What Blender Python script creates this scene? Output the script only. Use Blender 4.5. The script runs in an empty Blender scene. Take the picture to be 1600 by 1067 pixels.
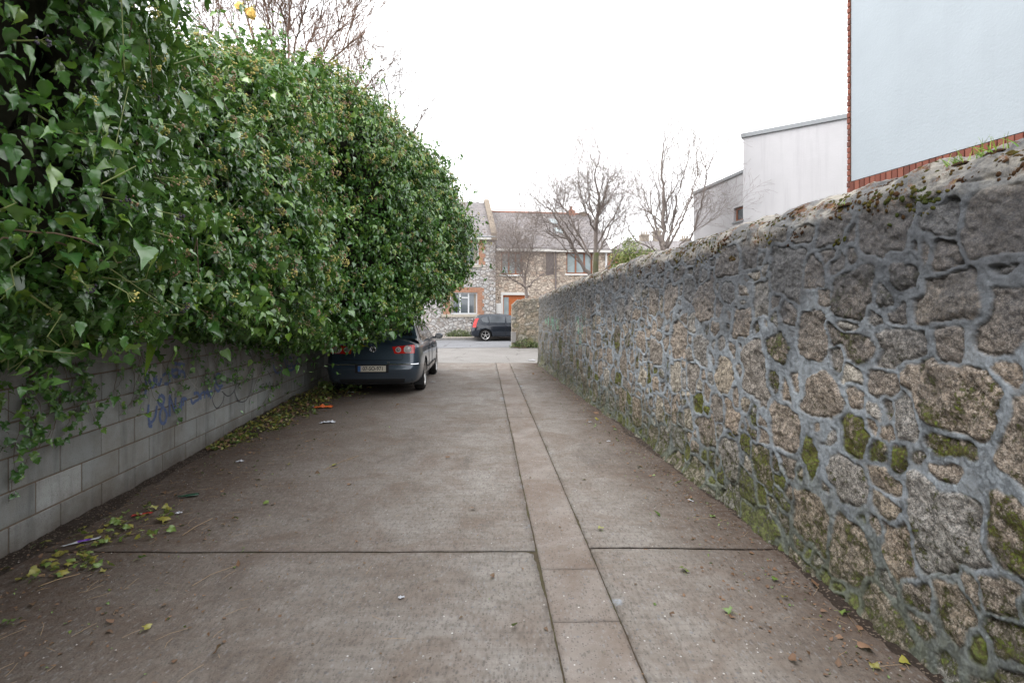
import bpy, math, random
import numpy as np
from mathutils import Vector, Matrix

C = bpy.context
SC = C.scene
R = math.radians
rng = np.random.default_rng(7)
random.seed(7)

# ---------------------------------------------------------------- camera, sky, sun, exposure
F, CX, HZ, EYE = 830.0, 800.0, 487.0, 1.6
cam_d = bpy.data.cameras.new('camera')
cam = bpy.data.objects.new('camera', cam_d)
SC.collection.objects.link(cam)
cam.location = (0, 0, EYE)
cam.rotation_euler = (R(90), 0, 0)
cam_d.sensor_width = 36
cam_d.lens = F / 1600 * 36
cam_d.shift_y = -(533.5 - HZ) / 1600
cam_d.clip_start = 0.05
cam_d.clip_end = 2000
SC.camera = cam

SUN_EL, SUN_AZ = R(52), R(250)      # azimuth: direction the light comes from, from +Y clockwise
w = bpy.data.worlds.new('World')
SC.world = w
w.use_nodes = True
wn = w.node_tree
wn.nodes.clear()
sky = wn.nodes.new('ShaderNodeTexSky')
sky.sky_type = 'NISHITA'
sky.sun_disc = False
sky.sun_elevation = SUN_EL
sky.sun_rotation = SUN_AZ
sky.air_density = 1.0
sky.dust_density = 3.0
hs = wn.nodes.new('ShaderNodeHueSaturation')
hs.inputs['Saturation'].default_value = 0.35
hs.inputs['Value'].default_value = 0.9
wn.links.new(sky.outputs[0], hs.inputs['Color'])
tc = wn.nodes.new('ShaderNodeTexCoord')
nz = wn.nodes.new('ShaderNodeTexNoise')
nz.inputs['Scale'].default_value = 1.6
nz.inputs['Detail'].default_value = 4
wn.links.new(tc.outputs['Generated'], nz.inputs['Vector'])
rp = wn.nodes.new('ShaderNodeValToRGB')
rp.color_ramp.elements[0].position = 0.3
rp.color_ramp.elements[0].color = (11.2, 11.5, 12.1, 1)
rp.color_ramp.elements[1].position = 0.7
rp.color_ramp.elements[1].color = (14.0, 14.0, 14.1, 1)
wn.links.new(nz.outputs[0], rp.inputs[0])
mx = wn.nodes.new('ShaderNodeMix')
mx.data_type = 'RGBA'
mx.inputs[0].default_value = 0.82
wn.links.new(hs.outputs[0], mx.inputs[6])
wn.links.new(rp.outputs[0], mx.inputs[7])
bg = wn.nodes.new('ShaderNodeBackground')
bg.inputs[1].default_value = 0.1
wn.links.new(mx.outputs[2], bg.inputs[0])
wo = wn.nodes.new('ShaderNodeOutputWorld')
wn.links.new(bg.outputs[0], wo.inputs[0])

sd = bpy.data.lights.new('sun', 'SUN')
sd.energy = 0.9
sd.angle = R(40)
sd.color = (1.0, 0.97, 0.93)
sun = bpy.data.objects.new('sun', sd)
SC.collection.objects.link(sun)
dv = Vector((math.sin(SUN_AZ) * math.cos(SUN_EL), math.cos(SUN_AZ) * math.cos(SUN_EL), math.sin(SUN_EL)))
sun.rotation_euler = dv.to_track_quat('Z', 'Y').to_euler()
sun.location = (0, 0, 20)

SC.view_settings.view_transform = 'Standard'
SC.view_settings.look = 'None'
SC.view_settings.exposure = 1.45
SC.view_settings.gamma = 1.0
SC.cycles.max_bounces = 5
SC.cycles.diffuse_bounces = 3
SC.cycles.glossy_bounces = 2
SC.cycles.transmission_bounces = 2
SC.cycles.transparent_max_bounces = 4

# ---------------------------------------------------------------- helpers
def P(px, py, d):
    return Vector(((px - CX) / F * d, d, EYE - (py - HZ) / F * d))

def gd(py):                      # depth of a ground point at picture row py
    return F * EYE / (py - HZ)

def G(px, py, z=0.0):
    d = F * (EYE - z) / (py - HZ)
    return Vector(((px - CX) / F * d, d, z))

def tag(o, label=None, cat=None, group=None, kind=None):
    if label: o['label'] = label
    if cat: o['category'] = cat
    if group: o['group'] = group
    if kind: o['kind'] = kind
    return o

def empty(name, loc=(0, 0, 0), rz=0.0, label=None, cat=None, group=None):
    o = bpy.data.objects.new(name, None)
    o.location = loc
    o.rotation_euler = (0, 0, rz)
    o.empty_display_size = 0.2
    SC.collection.objects.link(o)
    return tag(o, label, cat, group)

def link(name, me, mat=None, parent=None):
    o = bpy.data.objects.new(name, me)
    SC.collection.objects.link(o)
    if mat is not None:
        for m in (mat if isinstance(mat, (list, tuple)) else [mat]):
            me.materials.append(m)
    if parent is not None:
        o.parent = parent
    return o

def np_mesh(name, V, Fc, smooth=False, attrs=None, mats=None):
    """V (n,3); Fc (m,k) integer array, or list of arrays of different k."""
    me = bpy.data.meshes.new(name)
    V = np.asarray(V, dtype=np.float32)
    Fs = [np.asarray(f, dtype=np.int32) for f in (Fc if isinstance(Fc, list) else [Fc]) if len(f)]
    me.vertices.add(len(V))
    me.vertices.foreach_set('co', V.ravel())
    loops = np.concatenate([f.ravel() for f in Fs])
    tot = np.concatenate([np.full(len(f), f.shape[1], dtype=np.int32) for f in Fs])
    st = np.concatenate([[0], np.cumsum(tot)[:-1]]).astype(np.int32)
    me.loops.add(len(loops))
    me.loops.foreach_set('vertex_index', loops)
    me.polygons.add(len(tot))
    me.polygons.foreach_set('loop_start', st)
    me.polygons.foreach_set('loop_total', tot)
    if smooth:
        me.polygons.foreach_set('use_smooth', np.ones(len(tot), dtype=bool))
    if mats is not None:
        me.polygons.foreach_set('material_index', np.asarray(mats, dtype=np.int32))
    me.update(calc_edges=True)
    if attrs:
        for k, a in attrs.items():
            a = np.asarray(a, dtype=np.float32)
            if a.ndim == 1:
                at = me.attributes.new(k, 'FLOAT', 'POINT')
                at.data.foreach_set('value', a)
            else:
                at = me.attributes.new(k, 'FLOAT_COLOR', 'POINT')
                at.data.foreach_set('color', np.c_[a, np.ones(len(a))].astype(np.float32).ravel())
    me.validate()
    return me

class MB:
    """collects plain shapes and links them as one mesh"""
    def __init__(s):
        s.v = []; s.f = []; s.r = []; s.cur = 0.5; s.sm = []
        s.smooth = False
    def add(s, vs, fs):
        b = len(s.v)
        s.v += [tuple(v) for v in vs]
        s.r += [s.cur] * len(vs)
        s.f += [tuple(i + b for i in f) for f in fs]
        s.sm += [s.smooth] * len(fs)
    def box(s, x0, x1, y0, y1, z0, z1, M=None, bev=0.0):
        vs = []
        if bev <= 0:
            vs = [(x, y, z) for x in (x0, x1) for y in (y0, y1) for z in (z0, z1)]
            fs = [(0, 1, 3, 2), (4, 6, 7, 5), (0, 4, 5, 1), (2, 3, 7, 6), (0, 2, 6, 4), (1, 5, 7, 3)]
        else:
            b = min(bev, (x1-x0)*.45, (y1-y0)*.45, (z1-z0)*.45)
            idx = {}
            X, Y, Z = (x0, x1), (y0, y1), (z0, z1)
            sg = (1, -1)
            for i in (0, 1):
                for j in (0, 1):
                    for k in (0, 1):
                        for a in range(3):
                            p = [X[i], Y[j], Z[k]]
                            for q, e in ((0, i), (1, j), (2, k)):
                                if q != a: p[q] += sg[e] * b
                            idx[(i, j, k, a)] = len(vs); vs.append(tuple(p))
            fs = []
            for a in range(3):
                o = [q for q in range(3) if q != a]
                for e in (0, 1):
                    q = []
                    for (m, n) in ((0, 0), (1, 0), (1, 1), (0, 1)):
                        c = [0, 0, 0]; c[a] = e; c[o[0]] = m; c[o[1]] = n
                        q.append(idx[(c[0], c[1], c[2], a)])
                    if (e == 0) ^ (a == 1): q = q[::-1]
                    fs.append(tuple(q))
            for a in range(3):      # edges along axis a
                o = [q for q in range(3) if q != a]
                for m in (0, 1):
                    for n in (0, 1):
                        c0 = [0, 0, 0]; c0[o[0]] = m; c0[o[1]] = n
                        c1 = list(c0); c1[a] = 1
                        q = [idx[(*c0, o[0])], idx[(*c1, o[0])], idx[(*c1, o[1])], idx[(*c0, o[1])]]
                        fs.append(tuple(q))
            for i in (0, 1):
                for j in (0, 1):
                    for k in (0, 1):
                        fs.append((idx[(i, j, k, 0)], idx[(i, j, k, 1)], idx[(i, j, k, 2)]))
        if M is not None:
            vs = [tuple(M @ Vector(v)) for v in vs]
        s.add(vs, fs)
    def tube(s, pts, rad, n=6, cap=True):
        pts = [Vector(p) for p in pts]
        if not isinstance(rad, (list, tuple, np.ndarray)): rad = [rad] * len(pts)
        vs = []; fs = []
        up = Vector((0.03, 0.05, 1))
        for i, p in enumerate(pts):
            t = (pts[min(i+1, len(pts)-1)] - pts[max(i-1, 0)])
            if t.length < 1e-9: t = Vector((0, 0, 1))
            t.normalize()
            a = t.cross(up if abs(t.dot(up.normalized())) < .95 else Vector((1, 0, 0))).normalized()
            b = t.cross(a)
            for k in range(n):
                th = 2 * math.pi * k / n
                vs.append(p + a * (math.cos(th) * rad[i]) + b * (math.sin(th) * rad[i]))
        for i in range(len(pts)-1):
            for k in range(n):
                k2 = (k + 1) % n
                fs.append((i*n+k, i*n+k2, (i+1)*n+k2, (i+1)*n+k))
        if cap:
            fs.append(tuple(range(n))[::-1]); fs.append(tuple((len(pts)-1)*n + k for k in range(n)))
        s.add(vs, fs)
    def lathe(s, prof, n=24, axis='x', c=(0, 0, 0), close=False):
        """prof: list of (r, h) revolved about an axis through c"""
        vs = []; fs = []
        for (r_, h) in prof:
            for k in range(n):
                th = 2 * math.pi * k / n
                a, b = r_ * math.cos(th), r_ * math.sin(th)
                if axis == 'x': vs.append((c[0]+h, c[1]+a, c[2]+b))
                elif axis == 'y': vs.append((c[0]+a, c[1]+h, c[2]+b))
                else: vs.append((c[0]+a, c[1]+b, c[2]+h))
        m = len(prof)
        for i in range(m if close else m-1):
            for k in range(n):
                k2 = (k+1) % n; j = (i+1) % m
                fs.append((i*n+k, i*n+k2, j*n+k2, j*n+k))
        s.add(vs, fs)
    def grid(s, pts):            # pts[i][j] rows of points
        n, m = len(pts), len(pts[0])
        s.add([p for r_ in pts for p in r_], [(i*m+j, (i+1)*m+j, (i+1)*m+j+1, i*m+j+1) for i in range(n-1) for j in range(m-1)])
    def prism(s, out, n, depth):   # outline (list of 3-vectors) extruded by depth*n
        k = len(out); n = Vector(n)
        a = [Vector(p) for p in out]; b = [p + n*depth for p in a]
        s.add(a + b, [tuple(range(k))[::-1], tuple(range(k, 2*k))] + [(i, (i+1) % k, (i+1) % k + k, i + k) for i in range(k)])
    def mesh(s, name):
        me = bpy.data.meshes.new(name)
        me.from_pydata([tuple(v) for v in s.v], [], s.f)
        me.polygons.foreach_set('use_smooth', s.sm)
        at = me.attributes.new('rnd', 'FLOAT', 'POINT')
        at.data.foreach_set('value', s.r)
        me.update()
        return me
    def build(s, name, mat, parent=None, fix=True):
        me = s.mesh(name)
        if fix:
            import bmesh
            bm = bmesh.new(); bm.from_mesh(me)
            bmesh.ops.recalc_face_normals(bm, faces=bm.faces)
            bm.to_mesh(me); bm.free()
        return link(name, me, mat, parent)

# ---- numpy noise
def vnoise(x, y, seed=0):
    rs = np.random.default_rng(seed)
    T = rs.random((64, 64)).astype(np.float32)
    xi = np.floor(x).astype(int); yi = np.floor(y).astype(int)
    fx = x - xi; fy = y - yi
    fx = fx*fx*(3-2*fx); fy = fy*fy*(3-2*fy)
    a = T[xi & 63, yi & 63]; b = T[(xi+1) & 63, yi & 63]; c = T[xi & 63, (yi+1) & 63]; d = T[(xi+1) & 63, (yi+1) & 63]
    return (a*(1-fx) + b*fx)*(1-fy) + (c*(1-fx) + d*fx)*fy

def fbm(x, y, seed=0, octv=4, gain=.5):
    s = 0; a = 1; t = 0
    for i in range(octv):
        s = s + a*vnoise(x*2**i + 13.7*i, y*2**i - 7.3*i, seed+i); t += a; a *= gain
    return s/t*2 - 1
def sstep(a, b, x):
    t = np.clip((x-a)/(b-a), 0, 1)
    return t*t*(3-2*t)

# ---- shader helper
class NT:
    def __init__(s, name, rough=0.8, spec=0.3):
        s.m = bpy.data.materials.new(name)
        s.m.use_nodes = True
        s.t = s.m.node_tree
        s.b = s.t.nodes['Principled BSDF']
        s.b.inputs['Roughness'].default_value = rough
        s.b.inputs['Specular IOR Level'].default_value = spec
    def set(s, sock, v):
        if v is None: return
        if hasattr(v, 'links') or isinstance(v, bpy.types.NodeSocket): s.t.links.new(v, sock)
        else:
            if sock.type == 'RGBA' and len(v) == 3: v = (*v, 1)
            sock.default_value = v
    def n(s, typ, ins=None, out=0, **kw):
        nd = s.t.nodes.new('ShaderNode' + typ)
        for k, v in kw.items(): setattr(nd, k, v)
        for k, v in (ins or {}).items(): s.set(nd.inputs[k], v)
        return nd.outputs[out]
    def math(s, op, a, b=0.0, clamp=False):
        nd = s.t.nodes.new('ShaderNodeMath'); nd.operation = op; nd.use_clamp = clamp
        s.set(nd.inputs[0], a); s.set(nd.inputs[1], b)
        return nd.outputs[0]
    def mix(s, f, a, b, mode='MIX'):
        nd = s.t.nodes.new('ShaderNodeMix'); nd.data_type = 'RGBA'; nd.blend_type = mode; nd.clamp_factor = True
        s.set(nd.inputs[0], f); s.set(nd.inputs[6], a); s.set(nd.inputs[7], b)
        return nd.outputs[2]
    def coord(s, scale=(1, 1, 1), rot=(0, 0, 0), kind='Object'):
        tcn = s.t.nodes.new('ShaderNodeTexCoord')
        mp = s.t.nodes.new('ShaderNodeMapping')
        mp.inputs['Scale'].default_value = scale
        mp.inputs['Rotation'].default_value = rot
        s.t.links.new(tcn.outputs[kind], mp.inputs['Vector'])
        return mp.outputs[0]
    def noise(s, scale, detail=4, co=None, rough=.5, dist=0.0, out=0):
        return s.n('TexNoise', {'Scale': scale, 'Detail': detail, 'Roughness': rough, 'Distortion': dist, 'Vector': co}, out=out)
    def vor(s, scale, co=None, feature='F1', out=0, rnd=1.0):
        return s.n('TexVoronoi', {'Scale': scale, 'Vector': co, 'Randomness': rnd}, out=out, feature=feature)
    def ramp(s, f, stops):
        nd = s.t.nodes.new('ShaderNodeValToRGB')
        cr = nd.color_ramp
        while len(cr.elements) < len(stops): cr.elements.new(0.5)
        for e, (p, c) in zip(cr.elements, stops):
            e.position = p; e.color = (*c, 1) if not isinstance(c, (int, float)) else (c, c, c, 1)
        s.set(nd.inputs[0], f)
        return nd.outputs[0]
    def mr(s, v, a, b, c=0.0, d=1.0, smooth=False):
        nd = s.t.nodes.new('ShaderNodeMapRange')
        if smooth: nd.interpolation_type = 'SMOOTHSTEP'
        s.set(nd.inputs[0], v)
        for i, q in ((1, a), (2, b), (3, c), (4, d)): s.set(nd.inputs[i], q)
        return nd.outputs[0]
    def attr(s, name, out=2):
        return s.n('Attribute', out=out, attribute_name=name)
    def bump(s, h, dist=0.01, strength=1.0, nrm=None):
        return s.n('Bump', {'Height': h, 'Distance': dist, 'Strength': strength, 'Normal': nrm})
    def done(s, col=None, rough=None, nrm=None, metal=None, **kw):
        s.set(s.b.inputs['Base Color'], col)
        s.set(s.b.inputs['Roughness'], rough)
        if nrm is not None: s.set(s.b.inputs['Normal'], nrm)
        s.set(s.b.inputs['Metallic'], metal)
        for k, v in kw.items(): s.set(s.b.inputs[k.replace('_', ' ')], v)
        return s.m

def plain(name, col, rough=.6, metal=0.0, spec=.4, var=.12, scale=20, bump=0.0, coat=0.0):
    t = NT(name, rough, spec)
    nz_ = t.noise(scale, 5, t.coord())
    c = t.mix(nz_, tuple(max(0, q*(1-var)) for q in col), tuple(q*(1+var) for q in col))
    nr = t.bump(nz_, bump) if bump else None
    return t.done(c, rough, nr, metal, Coat_Weight=coat)
# ================================================================ materials: ground
def lane_x_left(d): return -3.29 - .097*(d - 3.41)
def right_base(d):
    d = np.asarray(d, dtype=float)
    return np.interp(d, [-3, 0, 2.29, 3.38, 5, 6.54, 9, 12, 16.4, 20], [2.10, 2.0, 1.885, 1.83, 1.75, 1.645, 1.45, 1.19, .80, .5])

def mat_lane(name, base_a, base_b, ridges=True, strip=False):
    t = NT(name, .85, .18)
    co = t.coord()
    sx = t.n('SeparateXYZ', {0: co}); 
    nd = t.t.nodes[-1]; X, Y = nd.outputs[0], nd.outputs[1]
    big = t.noise(.7, 5, co, .6)
    mid = t.noise(6, 6, co, .65)
    fine = t.noise(90, 6, co, .7)
    c = t.mix(t.mr(big, .35, .65), base_a, base_b)
    c = t.mix(t.mr(mid, .3, .7), c, t.mix(.55, c, (.14, .115, .095)), 'MIX')
    # exposed aggregate: pale and dark grit
    v1 = t.vor(85, co, out=1)
    vd = t.vor(85, co, out=0)
    sep = t.n('SeparateColor', {0: v1}); sp = t.t.nodes[-1]
    inside = t.mr(vd, .28, .42, 1, 0)
    lightst = t.math('MULTIPLY', t.math('GREATER_THAN', sp.outputs[0], .72), inside)
    darkst = t.math('MULTIPLY', t.math('LESS_THAN', sp.outputs[0], .22), inside)
    c = t.mix(t.math('MULTIPLY', lightst, .4), c, (.32, .29, .265))
    c = t.mix(t.math('MULTIPLY', darkst, .55), c, (.06, .06, .065))
    v3 = t.vor(34, co, out=1); v3d = t.vor(34, co, out=0)
    sep = t.n('SeparateColor', {0: v3}); sp3 = t.t.nodes[-1]
    ws = t.math('MULTIPLY', t.math('GREATER_THAN', sp3.outputs[1], .93), t.mr(v3d, .12, .2, 1, 0))
    c = t.mix(ws, c, (.62, .6, .58))
    bs = t.math('MULTIPLY', t.math('LESS_THAN', sp3.outputs[1], .12), t.mr(v3d, .22, .32, 1, 0))
    c = t.mix(t.math('MULTIPLY', bs, .5), c, (.12, .14, .165))
    # trodden brown grime in large ragged patches
    pat = t.noise(1.7, 8, co, .7, .6)
    c = t.mix(t.math('MULTIPLY', t.mr(pat, .44, .64), .55), c, (.13, .086, .060))
    pt2 = t.noise(.9, 9, t.coord((1.6, .6, 1)), .75, .8)
    c = t.mix(t.math('MULTIPLY', t.mr(pt2, .55, .66), .45), c, (.085, .072, .064))
    pt3 = t.noise(13, 8, co, .8)
    c = t.mix(t.math('MULTIPLY', t.mr(pt3, .60, .70), .5), c, (.10, .055, .035))
    pal = t.noise(2.6, 7, t.coord((1, 1, 1), (0, 0, .7)), .7, .3)
    c = t.mix(t.math('MULTIPLY', t.mr(pal, .62, .8), .3), c, (.36, .27, .22))
    # dirt against both walls (real soil washed to the edges)
    wob = t.math('MULTIPLY', t.math('SUBTRACT', t.noise(2.2, 7, co, .7), .5), 1.5)
    dl = t.math('SUBTRACT', X, t.math('MULTIPLY_ADD', Y, -.097)); t.t.nodes[-2].inputs[2].default_value = -2.959
    dl = t.math('ADD', dl, wob)
    ml = t.mr(dl, .45, 3.0, 1, 0, False)
    # right wall base x(d) ~ 2.06 - .0755 d
    xr = t.math('MULTIPLY_ADD', Y, -.0765); t.t.nodes[-1].inputs[2].default_value = 2.1
    dr = t.math('ADD', t.math('SUBTRACT', xr, X), t.math('MULTIPLY', wob, .6))
    mr_ = t.mr(dr, .06, .95, 1, 0, False)
    soil = t.mix(t.noise(40, 6, co, .7), (.030, .019, .013), (.095, .060, .042))
    grain = t.mr(t.noise(22, 8, co, .75), .3, .7, .62, 1.2)
    c = t.mix(t.math('MULTIPLY', t.math('MULTIPLY', ml, grain), .93, True), c, soil)
    c = t.mix(t.math('MULTIPLY', t.math('MULTIPLY', mr_, grain), .95, True), c, soil)
    fl = t.vor(60, t.coord((1, .45, 1), (0, 0, .05)), out=1); t.n('SeparateColor', {0: fl}); fq = t.t.nodes[-1]
    fd = t.mr(t.vor(60, t.coord((1, .45, 1), (0, 0, .05)), out=0), .3, .42, 1, 0)
    c = t.mix(t.math('MULTIPLY', t.math('MULTIPLY', t.math('GREATER_THAN', fq.outputs[0], .80), fd), .26), c, (.28, .29, .30))
    c = t.mix(t.math('MULTIPLY', t.math('MULTIPLY', t.math('LESS_THAN', fq.outputs[0], .28), fd), .5), c, (.10, .09, .082))
    for (x0_, sl_, sgn_) in ((.579, -.046, 1), (.232, -.0505, -1)):
        ex_ = t.math('MULTIPLY_ADD', Y, sl_); t.t.nodes[-1].inputs[2].default_value = x0_ - sl_*2.29 + sgn_*.035
        e_ = t.math('ABSOLUTE', t.math('SUBTRACT', X, ex_))
        sm_ = t.math('MULTIPLY', t.mr(e_, .012, .05, 1, 0), t.mr(t.noise(1.9 if sgn_ > 0 else 1.6, 6, co, .7), .60, .66))
        c = t.mix(t.math('MULTIPLY', sm_, .6), c, (.37, .42, .48))
    hgt = t.math('ADD', t.math('MULTIPLY', fine, .35), t.math('MULTIPLY', t.mr(vd, 0, .5, 1, 0), .35))
    hgt = t.math('ADD', hgt, t.math('MULTIPLY', mid, 1.2))
    if ridges:
        rc = t.coord((46, 16, 1), (0, 0, .05))
        rd = t.noise(1.0, 3, rc, .5, .4)
        c = t.mix(t.math('MULTIPLY', t.mr(rd, .48, .66), .34), c, (.075, .062, .054))
        hgt = t.math('ADD', hgt, t.math('MULTIPLY', rd, -.9))
        rb = t.noise(1.0, 3, t.coord((3.0, 26, 1), (0, 0, -.02)), .6, .5)
        c = t.mix(t.math('MULTIPLY', t.mr(rb, .5, .62), .22), c, (.10, .085, .074))
        rc2 = t.coord((2.5, 17, 1), (0, 0, -.05))
        rd2 = t.noise(1.0, 2, rc2, .5, .2)
        hgt = t.math('ADD', hgt, t.math('MULTIPLY', rd2, .7))
    rough = t.mr(t.math('ADD', ml, mid), .3, 1.3, .9, .75)
    return t.done(c, rough, t.bump(hgt, .006, .9))

M_LANE = mat_lane('lane_concrete', (.240, .216, .190), (.318, .296, .272))
M_STRIP = mat_lane('drain_strip_concrete', (.238, .204, .178), (.295, .262, .236), ridges=False)

def mat_soil():
    t = NT('joint_soil', .95, .1)
    co = t.coord()
    c = t.mix(t.mr(t.noise(3, 6, co, .7), .42, .62), (.065, .050, .038), (.075, .085, .03))
    c = t.mix(t.noise(60, 4, co), c, (.09, .07, .05))
    return t.done(c, .95, t.bump(t.noise(80, 5, co), .01))
M_SOIL = mat_soil()

def mat_ground():
    t = NT('yard_ground', .9, .2)
    co = t.coord()
    c = t.mix(t.noise(.5, 6, co), (.08, .075, .06), (.14, .13, .12))
    c = t.mix(t.mr(t.noise(.12, 4, co), .5, .6), c, (.05, .07, .025))
    return t.done(c, .9, t.bump(t.noise(20, 6, co), .02))
def mat_tar(name, a, b, grit=70):
    t = NT(name, .85, .3)
    co = t.coord()
    c = t.mix(t.mr(t.noise(.8, 7, co, .65), .3, .7), a, b)
    c = t.mix(t.mr(t.noise(grit, 4, co), .55, .8), c, tuple(min(1, q*1.7) for q in b))
    cr = t.vor(.55, t.coord((1, 1, 1)), feature='DISTANCE_TO_EDGE')
    crn = t.math('ADD', cr, t.math('MULTIPLY', t.math('SUBTRACT', t.noise(2.5, 6, co, .7), .5), .12))
    c = t.mix(t.mr(t.math('ABSOLUTE', crn), .0, .010, .75, 0), c, (.04, .035, .03))
    return t.done(c, .85, t.bump(t.noise(grit, 5, co), .004))

# ================================================================ ground sheets
def sheet(name, outline, z, mat, parent=None):
    me = bpy.data.meshes.new(name)
    me.from_pydata([(x, y, z) for x, y in outline], [], [tuple(range(len(outline)))])
    o = link(name, me, mat, parent)
    return o
g = sheet('ground', [(-250, -60), (250, -60), (250, 400), (-250, 400)], -.16, mat_ground()); tag(g, kind='structure')
g = sheet('yard_ground', [(2.6, -4), (30, -4), (30, 22), (1.25, 22), (1.25, 16.35)], .10, mat_ground()); tag(g, kind='structure')
g = sheet('lane_bed', [(-6, -3), (2.6, -3), (2.6, 16.66), (-6, 16.66)], -.006, M_SOIL); tag(g, kind='structure')

def strip_l(d): return .232 - .0505*(d-2.29)
def strip_r(d): return .579 - .0460*(d-2.29)

def slab(name, xl, xr, d0, d1, mat, thick=.05, nd=None, chip=.006, nx=10, endchip=None, corner=0):
    """slab between xl(d) and xr(d): a grid with ragged edges and turned-down sides"""
    nd = nd or max(8, int((d1-d0)/.035))
    ds = np.linspace(d0, d1, nd)
    hsh = abs(hash_name(name)) % 50
    u = np.concatenate([[0, .0], np.linspace(0, 1, nx), [1.0, 1]])
    D, U = np.meshgrid(ds, u, indexing='ij')
    cl = fbm(ds*9, ds*0+3, hsh, 5, .75)*chip*2
    cr = fbm(ds*9, ds*0+9, hsh+3, 5, .75)*chip*2
    XL = (np.array([xl(d) for d in ds]) + np.abs(cl) + np.clip(fbm(ds*1.7, ds*0, hsh+5, 3) - .25, 0, 1)*chip*7)[:, None]
    XR = (np.array([xr(d) for d in ds]) - np.abs(cr) - np.clip(fbm(ds*1.9, ds*0+4, hsh+7, 3) - .25, 0, 1)*chip*7)[:, None]
    if corner:
        XR = XR - (corner*np.exp(-((ds-3.40)/.10)**4)*(.7+.6*fbm(ds*14, ds*0, 3, 3)) + .07*sstep(3.49, 3.54, ds)*(1+.4*fbm(ds*30, ds*0, 6, 3)))[:, None]
    X = XL*(1-U) + XR*U
    Y = D.copy()
    e0 = fbm(X*9, X*0+1, hsh+8, 5, .75)*chip*2.2
    e1 = fbm(X*9, X*0+5, hsh+9, 5, .75)*chip*2.2
    if endchip is not None: e0 = e0*endchip/chip; e1 = e1*endchip/chip
    Y[0] = d0 + np.abs(e0[0]); Y[-1] = d1 - np.abs(e1[-1])
    Z = fbm(X*.9, Y*.9, 77, 4)*.006
    low = np.zeros_like(Z, bool); low[:, 0] = True; low[:, -1] = True
    Z = np.where(low, -thick, Z)
    # slight edge rounding
    Z[:, 1] -= .004; Z[:, -2] -= .004
    Y = Y + .030*fbm(X*1.3, X*0+2, 44, 4) * (np.exp(-((D-d0)/.3)**2)+np.exp(-((D-d1)/.3)**2))
    V = np.stack([X, Y, Z], -1).reshape(-1, 3)
    n, m = D.shape
    i, j = np.meshgrid(np.arange(n-1), np.arange(m-1), indexing='ij')
    a = (i*m+j).ravel()
    Fq = np.c_[a, a+1, a+m+1, a+m][:, ::-1]
    # end skirts
    base = len(V)
    Vf = V.reshape(n, m, 3)
    sk0 = Vf[0].copy(); sk0[:, 2] = -thick; sk1 = Vf[-1].copy(); sk1[:, 2] = -thick
    V = np.concatenate([V, sk0, sk1])
    k = np.arange(m-1)
    F0 = np.c_[base+k, base+k+1, k+1, k]
    e = (n-1)*m
    F1 = np.c_[e+k, e+k+1, base+m+k+1, base+m+k]
    me = np_mesh(name, V, np.concatenate([Fq, F0, F1]), smooth=False)
    o = link(name, me, mat); tag(o, kind='structure')
    return o
def hash_name(s): return sum(ord(c)*(i+3) for i, c in enumerate(s))

GP = .006
slab('lane_slab_left_near', lambda d: -3.7, lambda d: strip_l(d)-GP, -2.5, 3.540, M_LANE, nx=60, corner=.035)
slab('lane_slab_left_middle', lambda d: -4.6, lambda d: strip_l(d)-GP, 3.552, 16.6, M_LANE, nx=60)
slab('lane_slab_right_near', lambda d: strip_r(d)+GP, lambda d: 2.5, -2.5, 3.573, M_LANE, nx=30)
slab('lane_slab_right_middle', lambda d: strip_r(d)+GP, lambda d: 2.2, 3.587, 16.6, M_LANE, nx=30)
for i, (a, b) in enumerate([(-2.5, 2.737), (2.739, 3.296), (3.298, 8.1), (8.103, 16.55)]):
    slab('drain_strip', strip_l, strip_r, a, b, M_STRIP, chip=.004, nx=16, endchip=.0006)
M_APRON = mat_tar('apron_concrete', (.155, .145, .134), (.205, .195, .184))
M_STREET = mat_tar('street_asphalt', (.14, .142, .150), (.18, .183, .192))
M_PAVE = mat_tar('pavement_concrete', (.25, .22, .19), (.34, .30, .26))
g = sheet('lane_apron', [(-40, 16.66), (40, 16.66), (40, 24.2+6), (-40, 24.2-6)], -.02, M_APRON); tag(g, kind='structure')
FA = .15
ca, sa = math.cos(FA), math.sin(FA)
def fac(x, y, z=0):               # facade frame -> world (x along the facade, y away from the street)
    return (-1.0 + x*ca - y*sa, 32.0 + x*sa + y*ca, z)
g = sheet('street', [fac(-45, -8.0)[:2], fac(45, -8.0)[:2], fac(45, -1.5)[:2], fac(-45, -1.5)[:2]], -.012, M_STREET); tag(g, kind='structure')
mb = MB()
c8 = [fac(-45, -1.35, .0), fac(45, -1.35, .0), fac(45, 12, .0), fac(-45, 12, .0)]
mb.add([(x, y, .0) for x, y, z in c8] + [(x, y, .12) for x, y, z in c8], [(4, 5, 6, 7), (0, 1, 5, 4), (1, 2, 6, 5), (2, 3, 7, 6), (3, 0, 4, 7)])
o = mb.build('pavement', M_PAVE); tag(o, kind='structure')
M_KERB = plain('kerb_granite', (.20, .19, .18), .8, var=.3, scale=6, bump=.003)
mb = MB()
Mf = Matrix.Translation((-1.0, 32.0, 0)) @ Matrix.Rotation(FA, 4, 'Z')
for k in range(-48, 49):
    mb.cur = rng.random(); mb.box(k*.92, k*.92+.91, -1.5, -1.352, -.03, .122, Mf, .008)
o = mb.build('kerb', M_KERB); tag(o, kind='structure')

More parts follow.
